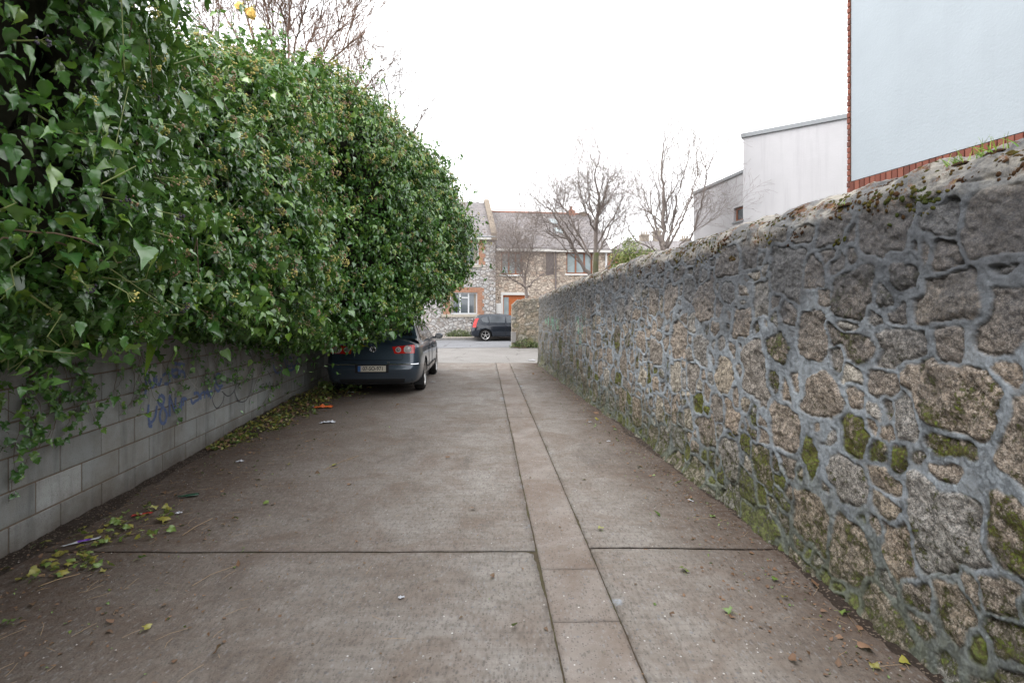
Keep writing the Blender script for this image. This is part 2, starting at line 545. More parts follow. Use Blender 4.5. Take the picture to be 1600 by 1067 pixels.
# soil washed against the wall feet: low lumpy ridges
def soil_ridge(name, xf, width, side, d0, d1, hmax, seed):
    ds = np.linspace(d0, d1, int((d1-d0)/.03)); us = np.linspace(0, 1, 16)
    D, U = np.meshgrid(ds, us, indexing='ij')
    wv = width*(1 + .6*fbm(D*1.3, D*0, seed, 4))
    X = xf(D) + side*(U*wv - .05)
    H = hmax*(1-U)**1.5*(1 + .9*fbm(D*4, X*4, seed+2, 5, .6)) + .012*fbm(D*14, X*14, seed+4, 4, .6)*(1-U)
    Z = np.where(U > .99, -.02, .006 + H - .016*U)
    V = np.stack([X, D, Z], -1).reshape(-1, 3); n, m = D.shape
    i, j = np.meshgrid(np.arange(n-1), np.arange(m-1), indexing='ij'); a = (i*m+j).ravel()
    Fq = np.c_[a, a+1, a+m+1, a+m]
    if side > 0: Fq = Fq[:, ::-1]
    o = link(name, np_mesh(name, V, Fq, True), M_DIRT); tag(o, kind='stuff'); return o
def mat_dirt():
    t = NT('washed_soil', .9, .25)
    co = t.coord()
    c = t.mix(t.noise(30, 7, co, .75), (.012, .009, .007), (.062, .042, .031))
    v = t.vor(110, co, out=1); s_ = t.n('SeparateColor', {0: v}); q = t.t.nodes[-1]
    c = t.mix(t.math('GREATER_THAN', q.outputs[0], .9), c, (.17, .13, .10))
    return t.done(c, t.mr(t.noise(5, 4, co), .3, .7, .5, .95), t.bump(t.noise(70, 7, co, .7), .02))
M_DIRT = mat_dirt()
soil_ridge('leaf_mould_soil', lambda d: right_base(d), .20, -1, -1.5, 16.3, .022, 31)
soil_ridge('washed_soil', lambda d: lane_x_left(d), .30, 1, -1.5, 16.3, .02, 41)

# ================================================================ rubble stone walls
def stone_layout(S, T, seed, big=90, small=1.0):
    """superellipse stones packed on the (s,t) plane; returns F1,F2,id in metres"""
    rs = np.random.default_rng(seed)
    s0, s1, t0, t1 = S[0], S[-1], T[0], T[-1]
    hs_ = .012
    nx, ny = int((s1-s0)/hs_)+2, int((t1-t0)/hs_)+2
    occ = np.zeros((nx, ny), bool)
    gx = s0 + np.arange(nx)*hs_; gy = t0 + np.arange(ny)*hs_
    st = []; POLY = []
    area = (s1-s0)*(t1-t0)
    plan = [((.15, .20), (.11, .17), int(big*area*.04)), ((.10, .16), (.085, .14), int(area*14)), ((.08, .14), (.05, .10), int(area*22)),
            ((.055, .10), (.035, .07), int(area*60)), ((.035, .06), (.022, .045), int(area*110)), ((.022, .04), (.016, .028), int(area*90))]
    for (ar, br, nt) in plan:
        for _ in range(nt):
            a = rs.uniform(*ar)*small; b = rs.uniform(*br)*small
            if rs.random() < .18: a, b = b, a
            th = rs.normal(0, .16); p = rs.uniform(3.0, 7)
            cx, cy = rs.uniform(s0, s1), rs.uniform(t0, t1)
            gap = .017
            r_ = math.hypot(a, b)+gap
            i0, i1 = np.searchsorted(gx, [cx-r_, cx+r_]); j0, j1 = np.searchsorted(gy, [cy-r_, cy+r_])
            if i1-i0 < 2 or j1-j0 < 2: continue
            DX, DY = np.meshgrid(gx[i0:i1]-cx, gy[j0:j1]-cy, indexing='ij')
            c, s_ = math.cos(th), math.sin(th)
            qx = np.abs((DX*c+DY*s_)/(a+gap)); qy = np.abs((-DX*s_+DY*c)/(b+gap))
            m = (qx**p+qy**p) < 1
            if (occ[i0:i1, j0:j1] & m).any(): continue
            qx = np.abs((DX*c+DY*s_)/a); qy = np.abs((-DX*s_+DY*c)/b)
            occ[i0:i1, j0:j1] |= (qx**p+qy**p) < 1
            st.append((cx, cy, a, b, th, p))
            if rs.random() < .68:
                kk = 4; an = np.linspace(0, 2*math.pi, 4, endpoint=False) + rs.normal(0, .17, 4); of = rs.uniform(.88, 1.08, 4)
                if rs.random() < .5: an = np.append(an, rs.uniform(0, 6.28)); of = np.append(of, 1.12)
            else:
                kk = rs.integers(5, 8); an = np.linspace(0, 2*math.pi, kk, endpoint=False) + rs.uniform(0, 6.28) + rs.normal(0, .28, kk); of = rs.uniform(.78, 1.12, kk)
            POLY.append((an, of))
    F1 = np.full((len(S), len(T)), 9., np.float32); F2 = F1.copy(); ID = np.zeros(F1.shape, np.int32)
    SS, TT = np.meshgrid(S, T, indexing='ij')
    wS = SS + fbm(SS*8, TT*8, seed+1, 5, .6)*.026
    wT = TT + fbm(SS*8+40, TT*8, seed+9, 5, .6)*.026
    for k, (cx, cy, a, b, th, p) in enumerate(st):
        r_ = math.hypot(a, b)*1.15+.16
        i0, i1 = np.searchsorted(S, [cx-r_, cx+r_]); j0, j1 = np.searchsorted(T, [cy-r_, cy+r_])
        if i1 <= i0 or j1 <= j0: continue
        DX = wS[i0:i1, j0:j1]-cx; DY = wT[i0:i1, j0:j1]-cy
        c, s_ = math.cos(th), math.sin(th)
        qx = (DX*c+DY*s_)/a; qy = (-DX*s_+DY*c)/b
        d = 0
        for a_, o_ in zip(*POLY[k]): d = d + np.clip((math.cos(a_)*qx + math.sin(a_)*qy)/o_, 0, 9)**9
        d = (d**(1/9)-1)*min(a, b)
        f1 = F1[i0:i1, j0:j1]; f2 = F2[i0:i1, j0:j1]; idd = ID[i0:i1, j0:j1]
        nearer = d < f1
        f2[:] = np.where(nearer, f1, np.minimum(f2, d))
        idd[nearer] = k
        f1[:] = np.where(nearer, d, f1)
    return SS, TT, F1, F2, ID, np.array(st)

def stone_fields(S, T, seed, Hface, relief=1.0, big=90, small=1.0, wide=.0185):
    SS, TT, F1, F2, ID, st = stone_layout(S, T, seed, big, small)
    rs = np.random.default_rng(seed+100)
    n = len(st)
    rnd = rs.random(n); rnd2 = rs.random(n); rnd3 = rs.random(n)
    jw = wide*(.80 + .9*fbm(SS*2.2, TT*2.2, seed+30, 4)) + .003*fbm(SS*14, TT*14, seed+32, 3)
    m = np.minimum(.034 + .030*fbm(SS*4, TT*4, seed+31, 3) - F1, (F2-F1)*.5 - np.clip(jw, .006, .05))
    mask = sstep(-.0035, .0035, m)
    facet = fbm(SS*9+ID*3.1, TT*9+ID*1.7, seed+40, 5, .58)
    fine = fbm(SS*45+ID, TT*45, seed+50, 3, .6)
    tiltx = (rs.random(n)-.5)[ID]; tilty = (rs.random(n)-.5)[ID]
    cx = st[ID, 0]; cy = st[ID, 1]
    ridg = np.abs(fbm(SS*6+ID*2.3, TT*6+ID*.9, seed+41, 4, .6))
    hs_ = .005 + sstep(0, .014, m)*(.003+.010*rnd3[ID]) + facet*.020 - ridg*.030 + fine*.0065 + (tiltx*(SS-cx) + tilty*(TT-cy))*.10
    hm = .007 + .008*fbm(SS*6, TT*6, seed+60, 5, .6) + .0075*fbm(SS*38, TT*30, seed+61, 3, .8)
    hc = -.0065*np.exp(-((m-.002)/.0036)**2)*np.clip(.55+1.3*fbm(SS*5, TT*5, seed+71, 3), 0, 1.3)
    H = (hm*(1-mask) + hs_*mask + hc)*relief
    return SS, TT, H, mask, rnd[ID], rnd2[ID], m

def mat_stonewall(name, warm=(.30, .25, .205), cool=(.29, .28, .265), mortar=(.30, .335, .37), soot_amt=1.0, moss_amt=1.0):
    t = NT(name, .85, .25)
    co = t.coord()
    rn = t.attr('rnd'); rn2 = t.attr('rnd2'); ms = t.attr('stone'); hh = t.attr('hz'); cap = t.attr('cap')
    gr = t.noise(120, 6, co, .75)
    gr2 = t.noise(28, 7, co, .75)
    c = t.ramp(rn, [(0, cool), (.35, tuple(q*.72 for q in warm)), (.62, warm), (.80, (.33, .265, .205)), (.92, (.37, .325, .255)), (1, (.42, .40, .37))])
    c = t.mix(1.0, c, t.ramp(gr2, [(.33, .22), (.5, .95), (.66, 1.7)]), 'MULTIPLY')
    v = t.vor(170, co, out=1); t.n('SeparateColor', {0: v}); q = t.t.nodes[-1]
    c = t.mix(t.math('MULTIPLY', t.math('GREATER_THAN', q.outputs[0], .8), .45), c, (.58, .52, .46))
    c = t.mix(t.math('MULTIPLY', t.math('LESS_THAN', q.outputs[0], .25), .5), c, (.05, .043, .038))
    # dark lichen crust blotches on stones
    lc = t.noise(9, 8, co, .75)
    c = t.mix(t.math('MULTIPLY', t.mr(lc, .5, .64), .6), c, (.075, .066, .056))
    pit = t.noise(55, 5, co, .7)
    c = t.mix(t.math('MULTIPLY', t.mr(pit, .56, .64), .65), c, (.045, .040, .035))
    # moss, heavier low down and on chosen stones
    mn = t.noise(13, 10, co, .85)
    low = t.mr(hh, .1, 1.4, .165, .0)
    pick = t.mr(rn2, .62, 1.0, -.03, .135)
    thr = t.math('ADD', t.math('ADD', low, pick), mn)
    mk = t.math('MULTIPLY', t.mr(thr, .62, .68), moss_amt)
    mk = t.math('MULTIPLY', mk, t.mr(hh, 1.5, 2.0, 1, .25))
    mosscol = t.ramp(t.noise(60, 6, co, .7), [(.34, (.030, .026, .008)), (.48, (.085, .075, .012)), (.62, (.15, .21, .02))])
    c = t.mix(t.math('MULTIPLY', mk, .9), c, mosscol)
    # mortar: blue grey, smeared, streaked
    mo = t.mix(t.mr(t.noise(4, 7, co, .65), .3, .7), tuple(q*.70 for q in mortar), tuple(q*1.22 for q in mortar))
    mo = t.mix(t.mr(t.noise(26, 6, t.coord((1, 1, .35)), .7), .5, .75), mo, tuple(min(1, q*1.5) for q in mortar))
    mo = t.mix(t.math('MULTIPLY', t.mr(gr, .42, .66), .5), mo, (.12, .125, .13))
    mo = t.mix(t.math('MULTIPLY', t.mr(t.noise(45, 6, co, .8), .58, .68), .5), mo, (.42, .44, .46))
    mo = t.mix(t.math('MULTIPLY', t.mr(t.noise(7, 9, co, .8), .48, .66), .6), mo, (.155, .15, .14))
    lowm = t.mr(t.math('ADD', hh, t.math('MULTIPLY', t.math('SUBTRACT', t.noise(3, 6, co, .7), .5), 1.2)), .0, .62, .85, 0)
    mo = t.mix(lowm, mo, t.mix(t.noise(14, 6, co, .7), (.10, .105, .075), (.165, .18, .115)))
    c = t.mix(ms, mo, c)
    c = t.mix(t.math('MULTIPLY', lowm, .35), c, (.14, .155, .095))
    # soot-black weathering under the coping
    so = t.math('ADD', hh, t.math('MULTIPLY', t.math('SUBTRACT', t.noise(1.3, 8, t.coord((1, 1, .6)), .7, .5), .5), 1.7))
    sm = t.math('MULTIPLY', t.mr(so, 1.2, 1.85, 0, .80), soot_amt)
    sm = t.math('MULTIPLY', sm, t.math('SUBTRACT', 1.0, t.math('MULTIPLY', cap, .6)))
    c = t.mix(sm, c, t.mix(gr2, (.030, .032, .037), (.095, .098, .110)))
    dr = t.noise(3.5, 6, t.coord((2.2, 2.2, .35)), .7)
    c = t.mix(t.math('MULTIPLY', t.mr(dr, .56, .72), .4), c, (.055, .056, .062))
    # far end of the wall is older and greener
    t.n('SeparateXYZ', {0: co}); sx = t.t.nodes[-1]
    far = t.mr(t.math('ADD', sx.outputs[1], t.math('MULTIPLY', t.noise(1, 6, co, .7), 4)), 11, 18, 0, .6)
    c = t.mix(far, c, t.ramp(t.noise(9, 8, t.coord((1, 1, .55)), .75), [(.32, (.035, .037, .036)), (.5, (.10, .092, .075)), (.62, (.16, .145, .12)), (.7, (.06, .07, .025))]))
    # old green spray paint low on the far part of the wall
    for (ya, yb, za, zb_) in ((9.9, 10.9, .85, 1.55), (12.6, 15.2, 1.1, 1.5)):
        bx = t.math('MULTIPLY', t.math('MULTIPLY', t.mr(sx.outputs[1], ya, ya+.2), t.mr(sx.outputs[1], yb-.2, yb, 1, 0)), t.math('MULTIPLY', t.mr(hh, za, za+.1), t.mr(hh, zb_-.1, zb_, 1, 0)))
        gm = t.math('MULTIPLY', bx, t.mr(t.noise(4.5, 6, t.coord((1, 1, .7)), .7), .52, .58))
        c = t.mix(t.math('MULTIPLY', gm, .6*soot_amt if soot_amt > .9 else 0.0), c, (.12, .36, .22))
    # coping: pale lichened stone with rust coloured moss pads
    cc = t.mix(t.mr(t.noise(5, 7, co, .7), .4, .62), (.18, .172, .16), (.36, .33, .28))
    cc = t.mix(t.math('MULTIPLY', t.mr(t.noise(2.6, 8, co, .75), .44, .56), .85), cc, (.10, .102, .108))
    rm = t.noise(8, 8, t.coord((1.6, .8, 1)), .8)
    cc = t.mix(t.mr(rm, .54, .58), cc, t.ramp(t.noise(21, 5, co, .7), [(.38, (.050, .022, .012)), (.55, (.14, .065, .03)), (.68, (.20, .13, .025))]))
    c = t.mix(t.math('MULTIPLY', cap, .95), c, cc)
    hgt = t.math('ADD', t.math('MULTIPLY', gr, .5), t.math('MULTIPLY', gr2, 1.1))
    hgt = t.math('ADD', hgt, t.math('MULTIPLY', mk, .8))
    bs = t.math('MULTIPLY_ADD', ms, .05); t.t.nodes[-1].inputs[2].default_value = .95
    nr = t.n('Bump', {'Height': hgt, 'Distance': .016, 'Strength': bs})
    return t.done(c, t.mr(ms, 0, 1, .86, .9), nr)

def grid_faces(n, m, flip=False):
    i, j = np.meshgrid(np.arange(n-1), np.arange(m-1), indexing='ij'); a = (i*m+j).ravel()
    Fq = np.c_[a, a+1, a+m+1, a+m]
    return Fq[:, ::-1] if flip else Fq

def path_normals(X, Y, Z):
    gx = np.gradient(np.stack([X, Y, Z], -1), axis=0); gy = np.gradient(np.stack([X, Y, Z], -1), axis=1)
    N = np.cross(gx, gy); N /= np.linalg.norm(N, axis=-1, keepdims=True)+1e-9
    return N

M_WALL = mat_stonewall('rubble_stone')
def top_z(d): return np.interp(d, [-3, 2, 3, 5, 8, 11, 16.4], [2.28, 2.29, 2.32, 2.35, 2.35, 2.29, 2.15])

def right_wall():
    s = [-1.2]
    while s[-1] < 16.4: s.append(s[-1] + .0052 + .0017*max(abs(s[-1]-.5), .3))
    S = np.array(s); S[-1] = 16.4
    Tt = np.concatenate([np.arange(0, 2.62, .0068), np.linspace(2.63, 3.2, 16)])
    root = empty('stone_wall', (0, 0, 0), 0, 'long grey rubble stone wall with mossy rounded top, along the right of the lane', 'wall')
    SS, TT, H, mask, rn, rn2, m = stone_fields(S, Tt, 5, 2.1)
    top = top_z(SS) + .025*fbm(SS*1.1, SS*0, 3, 4)
    face = top - .17                            # face height before the round-over
    xb = right_base(SS) + .03*fbm(SS*.6, TT*.6, 12, 3)
    aq = .5*math.pi*.19*1.05                     # arc length of quarter round
    ph = np.clip((TT-face)/aq, 0, 1)*math.pi/2
    back = np.clip(TT-face-aq, 0, 9)
    rx, rz = .24, .17
    lean = .035*np.clip(TT, 0, 2.2)/2.2
    # foot kicks out irregularly
    kick = .07*np.clip(1-TT/.22, 0, 1)**1.5*(1+1.2*fbm(SS*2.3, SS*0, 21, 3))
    X = xb + lean + rx*(1-np.cos(ph)) - kick
    X = X + np.clip(back, 0, .14) 
    Z = np.minimum(TT, face) - .06 + rz*np.sin(ph) - np.clip(back-.14, 0, 9)
    Z = Z + .06*np.clip((TT-.2)/1.0, 0, 1)
    Y = SS.copy()
    N = path_normals(X, Y, Z)
    if N[len(S)//2, 50, 0] > 0: N = -N
    cap = sstep(-.05, .05, TT-face + .07*fbm(SS*3, SS*0, 8, 4))
    H2 = H*(1-.45*cap) + cap*(.026*fbm(SS*5, TT*5, 66, 5, .65) + .045*(np.abs(fbm(SS*2.2, TT*2.0, 67, 3))-.25))
    V = np.stack([X, Y, Z], -1) + N*H2[..., None]
    n, mm = SS.shape
    me = np_mesh('rubble_face', V.reshape(-1, 3), grid_faces(n, mm, False), True,
                 {'rnd': rn.ravel(), 'rnd2': rn2.ravel(), 'stone': mask.ravel(), 'hz': Z.ravel(), 'cap': cap.ravel()})
    link('rubble_face', me, M_WALL, root)
    # far end face
    V2 = V[-1]
    th = .40
    us = np.linspace(0, 1, 24)
    Ve = V2[:, None, :]*1.0 + np.zeros((1, 24, 1))
    xr = np.maximum(V2[:, 0], .80+.48)
    Ve[..., 0] = V2[:, None, 0]*(1-us) + xr[:, None]*us
    Ve[..., 1] = V2[:, None, 1] + .02*fbm(Ve[..., 0]*8, Ve[..., 2]*8, 91, 4)*np.sin(us*math.pi)
    z = np.zeros(Ve.shape[0]*24)
    me = np_mesh('end_face', Ve.reshape(-1, 3), grid_faces(Ve.shape[0], 24), True,
                 {'rnd': z+.5, 'rnd2': z+.3, 'stone': z+.8, 'hz': Ve[..., 2].ravel(), 'cap': z})
    link('end_face', me, M_WALL, root)
    # coping moss pads
    mb = MB(); mb.smooth = True
    rs = np.random.default_rng(99)
    for k in range(380):
        i0 = rs.integers(60, n-30)
        if rs.random() > min(1, .35 + S[i0]/12): continue
        tv0 = top_z(S[i0]) - .17 + rs.normal(.09, .10); big_ = rs.uniform(.02, .07)
        col_ = rs.random()
        for q_ in range(rs.integers(5, 26)):
            d = S[i0] + rs.normal(0, big_*1.4)
            i = np.searchsorted(S, d)
            if i >= n-2 or i < 3: continue
            j = np.searchsorted(Tt, tv0 + rs.normal(0, big_*.6))
            c = V[i, min(j, mm-2)]; nn = N[i, min(j, mm-2)]
            r0 = rs.uniform(.004, .013)
            pts = []
            a = np.cross(nn, [0, 1, 0]); a /= np.linalg.norm(a)+1e-9; b = np.cross(nn, a)
            for u in range(4):
                row = []
                for v in range(8):
                    an = 2*math.pi*(v % 7)/7
                    rr = r0*math.sin(u/3*math.pi/2)*(1+.25*math.sin(2*an+k))
                    row.append(tuple(c + a*rr*math.cos(an) + b*rr*1.3*math.sin(an) + nn*(r0*.7*math.cos(u/3*math.pi/2)-.002)))
                pts.append(row)
            mb.cur = float(np.clip(col_+rs.normal(0, .12), 0, 1)); mb.grid(pts)
    mb.build('moss', M_MOSSPAD, root)
    return S, Tt, V, N
def mat_mosspad():
    t = NT('moss_pad', .95, .1)
    co = t.coord(); rn = t.attr('rnd')
    c = t.ramp(rn, [(0, (.055, .025, .014)), (.4, (.10, .055, .025)), (.7, (.12, .10, .02)), (1, (.05, .075, .015))])
    c = t.mix(t.noise(150, 5, co), c, (.02, .012, .006))
    return t.done(c, .95, t.bump(t.noise(180, 4, co), .012))
M_MOSSPAD = mat_mosspad()
WS, WT, WV, WN = right_wall()

# small stone wall that closes the street side, beyond the long wall
def cross_wall():
    x0, y0 = 0.0, 23.7
    root = empty('garden_wall', (x0, y0, 0), .06, 'short tan stone wall with rounded corner, hiding the front of the small hatchback', 'wall')
    S = np.arange(0, 9, .022); T = np.arange(0, 2.75, .022)
    SS, TT, H, mask, rn, rn2, m = stone_fields(S, T, 15, 2.0, 1.9, big=120, wide=.014)
    hgt = 2.17 - .24*np.exp(-(SS/.16)**2) - .05*np.exp(-(SS/.6)**2)
    hgt = hgt + .03*fbm(SS*3, SS*0, 4, 3)
    Z = np.minimum(TT, hgt)
    back = np.clip(TT-hgt, 0, 9)
    X = SS; Y = back*.9
    N = np.zeros(SS.shape+(3,)); N[..., 1] = -1
    top = back > 0
    N[top] = (0, -.3, .95)
    V = np.stack([X, Y, Z], -1) + N*H[..., None]
    z = np.zeros(SS.size)
    me = np_mesh('rubble_face', V.reshape(-1, 3), grid_faces(*SS.shape, True), True,
                 {'rnd': rn.ravel(), 'rnd2': rn2.ravel(), 'stone': mask.ravel(), 'hz': Z.ravel(), 'cap': z})
    link('rubble_face', me, M_WALL2, root)
    S2 = np.arange(0, .5, .02)
    Ve = np.zeros((len(S2), len(T), 3))
    Ve[..., 1] = S2[:, None]; Ve[..., 2] = np.minimum(T, 1.93)[None]; Ve[..., 0] = .0 + .02*fbm(Ve[..., 1]*9, Ve[..., 2]*9, 5, 4)
    z = np.zeros(Ve.shape[0]*Ve.shape[1])
    me = np_mesh('end_face', Ve.reshape(-1, 3), grid_faces(len(S2), len(T)), True, {'rnd': z+.6, 'rnd2': z+.3, 'stone': z+.8, 'hz': Ve[..., 2].ravel(), 'cap': z})
    link('end_face', me, M_WALL2, root)
    mb = MB(); mb.box(-.03, .18, -.06, .3, .22, .70, bev=.01); mb.build('quoin_block', M_KERB, root)
    mb = MB(); mb.box(-.03, .16, -.05, .3, 1.27, 1.38, bev=.01); mb.build('quoin_block', M_KERB, root)
    return root
M_WALL2 = mat_stonewall('rubble_stone_tan', warm=(.38, .31, .225), cool=(.33, .31, .26), mortar=(.20, .175, .125), soot_amt=.25, moss_amt=.6)
# tan wall should not take the 'far and sooty' tint
for nd in M_WALL2.node_tree.nodes:
    if nd.type == 'MAP_RANGE' and abs(nd.inputs[1].default_value-11) < 1e-4 and abs(nd.inputs[2].default_value-18) < 1e-4:
        nd.inputs[4].default_value = 0.0
cross_wall()
# ================================================================ concrete block wall on the left
def mat_block():
    t = NT('concrete_block', .9, .15)
    co = t.coord(); rn = t.attr('rnd')
    c = t.ramp(rn, [(0, (.23, .238, .232)), (.5, (.30, .31, .302)), (.8, (.345, .355, .345)), (1, (.40, .41, .40))])
    c = t.mix(t.mr(t.noise(1.6, 7, co, .7), .4, .65), c, t.mix(.5, c, (.16, .125, .09)))
    c = t.mix(t.math('MULTIPLY', t.mr(t.noise(130, 4, co, .7), .56, .7), .7), c, (.07, .07, .065))
    c = t.mix(t.math('MULTIPLY', t.mr(t.noise(100, 4, t.coord((1, 1, 1), (1, 0, 0)), .7), .62, .75), .5), c, (.42, .42, .4))
    t.n('SeparateXYZ', {0: co}); z = t.t.nodes[-1].outputs[2]; y = t.t.nodes[-1].outputs[1]
    dirt = t.mr(t.math('ADD', z, t.math('MULTIPLY', t.math('SUBTRACT', t.noise(5, 6, co, .7), .5), .35)), .0, .26, .8, 0)
    c = t.mix(dirt, c, (.085, .065, .05))
    # brown cast towards the far end
    fb = t.mr(y, 3.5, 8, 0, .55)
    c = t.mix(fb, c, (.30, .262, .23))
    st = t.noise(2.2, 6, t.coord((3, 3, .4)), .7)
    c = t.mix(t.math('MULTIPLY', t.mr(st, .5, .7), .5), c, (.10, .10, .10))
    return t.done(c, .92, t.bump(t.noise(120, 5, co, .7), .004))
M_BLOCK = mat_block()
M_JOINT = plain('brown_mortar', (.15, .115, .085), .95, var=.3, scale=60, bump=.004, spec=.1)
LWX, LWY = -3.29, 3.41                       # wall frame: origin at this ground point, x' runs along the lane
LANG = math.atan2(1, -.097)
def lw(s, h, out=0.0):                       # s along wall (metres from Y=3.41), h height, out towards the lane
    c, q = math.cos(LANG), math.sin(LANG)
    return Vector((LWX + c*s + q*out, LWY + q*s - c*out, h))
def lw_ray(px, py, out=0.0):                 # picture point -> (s,h) on the wall face
    k = (px-CX)/F
    c, q = math.cos(LANG), math.sin(LANG)
    # LWX + c s + q out = k (LWY + q s - c out)
    s = (k*LWY - k*c*out - LWX - q*out)/(c - k*q)
    d = LWY + q*s - c*out
    return s, EYE - (py-HZ)/F*d

def block_wall():
    root = empty('block_wall', tuple(lw(0, 0)), LANG, 'grey concrete block wall with brown mortar and blue graffiti below the ivy', 'wall')
    # local: x along, y away from the lane (left), z up
    mb = MB()
    Lb, Hb, J = .44, .215, .011
    rs = np.random.default_rng(4)
    S0 = -5.4; S1 = 13.4
    # pick course heights so that a joint passes through the picture
    x_off = 0.066
    for r_ in range(10):
        x = S0 + (r_ % 2)*.2255 + x_off
        while x < S1:
            mb.cur = float(np.clip(rs.normal(.45, .2), 0, 1))
            if r_ == 1 and abs(x - .46) < .2: mb.cur = 1.0
            dy = rs.normal(0, .0015)
            mb.box(x, min(x+Lb, S1), dy, .2, r_*.226-.03, r_*.226+Hb-.03, bev=.004)
            x += Lb+J
    o = mb.build('block_face', M_BLOCK, root)
    mb = MB(); mb.box(S0, S1, .006, .19, -.05, 10*.226-.04); mb.build('mortar_bed', M_JOINT, root)
    mb = MB()
    for k in range(32):
        mb.cur = rs.random(); mb.box(S0+k*.6, S0+k*.6+.592, -.03, .23, 2.222, 2.28, bev=.006)
    mb.build('coping', M_BLOCK, root)
    # graffiti: paint strokes a millimetre or two thick, traced on the wall
    def stroke(mbx, pts, wd):
        q = [lw_ray(*p) for p in pts]
        # resample with a Catmull-Rom spline
        out = []
        for i in range(len(q)-1):
            p0, p1, p2, p3 = [np.array(q[max(0, min(len(q)-1, i+k))]) for k in (-1, 0, 1, 2)]
            for t_ in np.linspace(0, 1, 7)[:-1]:
                out.append(.5*((2*p1)+(-p0+p2)*t_+(2*p0-5*p1+4*p2-p3)*t_**2+(-p0+3*p1-3*p2+p3)*t_**3))
        out.append(np.array(q[-1]))
        V = []; n = len(out)
        for i, p in enumerate(out):
            tg = out[min(i+1, n-1)]-out[max(i-1, 0)]; L = np.linalg.norm(tg)+1e-9
            nn = np.array([-tg[1], tg[0]])/L*wd*(.8+.4*rs.random())
            for s_ in (-1, 1): V.append((p[0]+nn[0]*s_, -.0035-.0004*(i % 2), p[1]+nn[1]*s_))
        mbx.add(V, [(2*i, 2*i+1, 2*i+3, 2*i+2) for i in range(n-1)])
    def cr(z): return [(200+x/5.333, 540+y/5.333) for x, y in z]
    blue = [
        [(140, 410), (150, 330), (152, 240), (205, 350), (215, 240), (218, 330)],
        [(235, 250), (240, 310), (262, 320), (275, 270)],
        [(285, 250), (330, 225), (345, 270), (335, 310), (300, 318)],
        [(365, 190), (370, 250), (410, 255), (425, 215), (400, 200), (370, 215)],
        [(430, 260), (435, 215), (465, 225), (470, 270)],
        [(385, 150), (470, 160)],
        [(170, 490), (165, 560), (180, 640), (220, 600), (238, 500)],
        [(265, 410), (250, 470), (290, 510), (320, 570), (305, 640), (275, 640), (262, 580), (285, 500), (300, 440), (268, 408)],
        [(345, 590), (345, 420), (385, 540), (395, 430)],
        [(392, 480), (400, 540), (425, 545), (432, 470)],
        [(440, 540), (445, 450), (470, 440), (488, 450)],
        [(462, 450), (455, 500)],
        [(520, 440), (535, 480), (560, 460)],
        [(545, 400), (580, 395), (590, 440), (560, 462)],
        [(600, 400), (605, 450)], [(600, 410), (632, 385), (636, 440)], [(634, 400), (662, 385), (668, 430)],
        [(660, 360), (690, 440)], [(655, 400), (700, 380)],
        [(715, 270), (720, 340), (750, 380), (775, 330), (770, 250), (740, 240), (730, 300), (760, 340), (790, 330)],
        [(170, 640), (178, 670), (200, 668)],
        [(1210, 160), (1225, 215), (1260, 225), (1280, 180)],
        [(1300, 60), (1310, 150), (1350, 205), (1400, 170), (1410, 90)],
        [(1325, 110), (1330, 160), (1350, 170), (1362, 120), (1345, 90)],
        [(1365, 140), (1372, 175), (1395, 160)],
        [(1205, 20), (1200, 110)], [(1260, 0), (1268, 60)],
    ]
    mb = MB()
    for st_ in blue: stroke(mb, cr(st_), .017 if st_[0][0] < 1100 else .020)
    mb.build('graffiti', M_BLUEPAINT, root, fix=False)
    grey = [
        [(712, 200), (720, 380), (700, 450), (735, 520), (780, 480), (800, 420)],
        [(780, 380), (830, 420), (880, 380), (910, 280), (905, 180)],
        [(880, 370), (920, 460), (985, 450), (1030, 330), (1040, 170), (1010, 60), (960, 20)],
        [(1110, 320), (1105, 390)], [(1110, 325), (1130, 320)], [(1108, 350), (1126, 345)],
        [(1145, 380), (1150, 310), (1165, 350), (1180, 300), (1190, 370)],
        [(1205, 310), (1210, 360)], [(1230, 350), (1240, 300), (1255, 345)], [(1280, 290), (1285, 350)],
        [(1112, 180), (1118, 250)], [(1140, 170), (1140, 240)], [(1160, 210), (1190, 260)],
    ]
    mb = MB()
    for st_ in grey: stroke(mb, cr(st_), .008)
    mb.build('graffiti', M_GREYPAINT, root, fix=False)
    mb = MB()
    for st_ in [[(235, 220), (243, 330), (248, 470)], [(480, 240), (540, 320), (580, 360)], [(580, 260), (540, 360), (480, 410), (400, 380), (375, 280)],
                [(620, 440), (628, 520)]]:
        stroke(mb, cr(st_), .007 if st_[0][0] < 300 else .006)
    mb.build('paint_drip', M_PALEPAINT, root, fix=False)
M_BLUEPAINT = plain('blue_spray_paint', (.10, .135, .25), .8, var=.5, scale=40)
M_GREYPAINT = plain('grey_spray_paint', (.075, .075, .08), .8, var=.4, scale=40)
M_PALEPAINT = plain('pale_paint', (.30, .30, .27), .8, var=.3, scale=40)
block_wall()

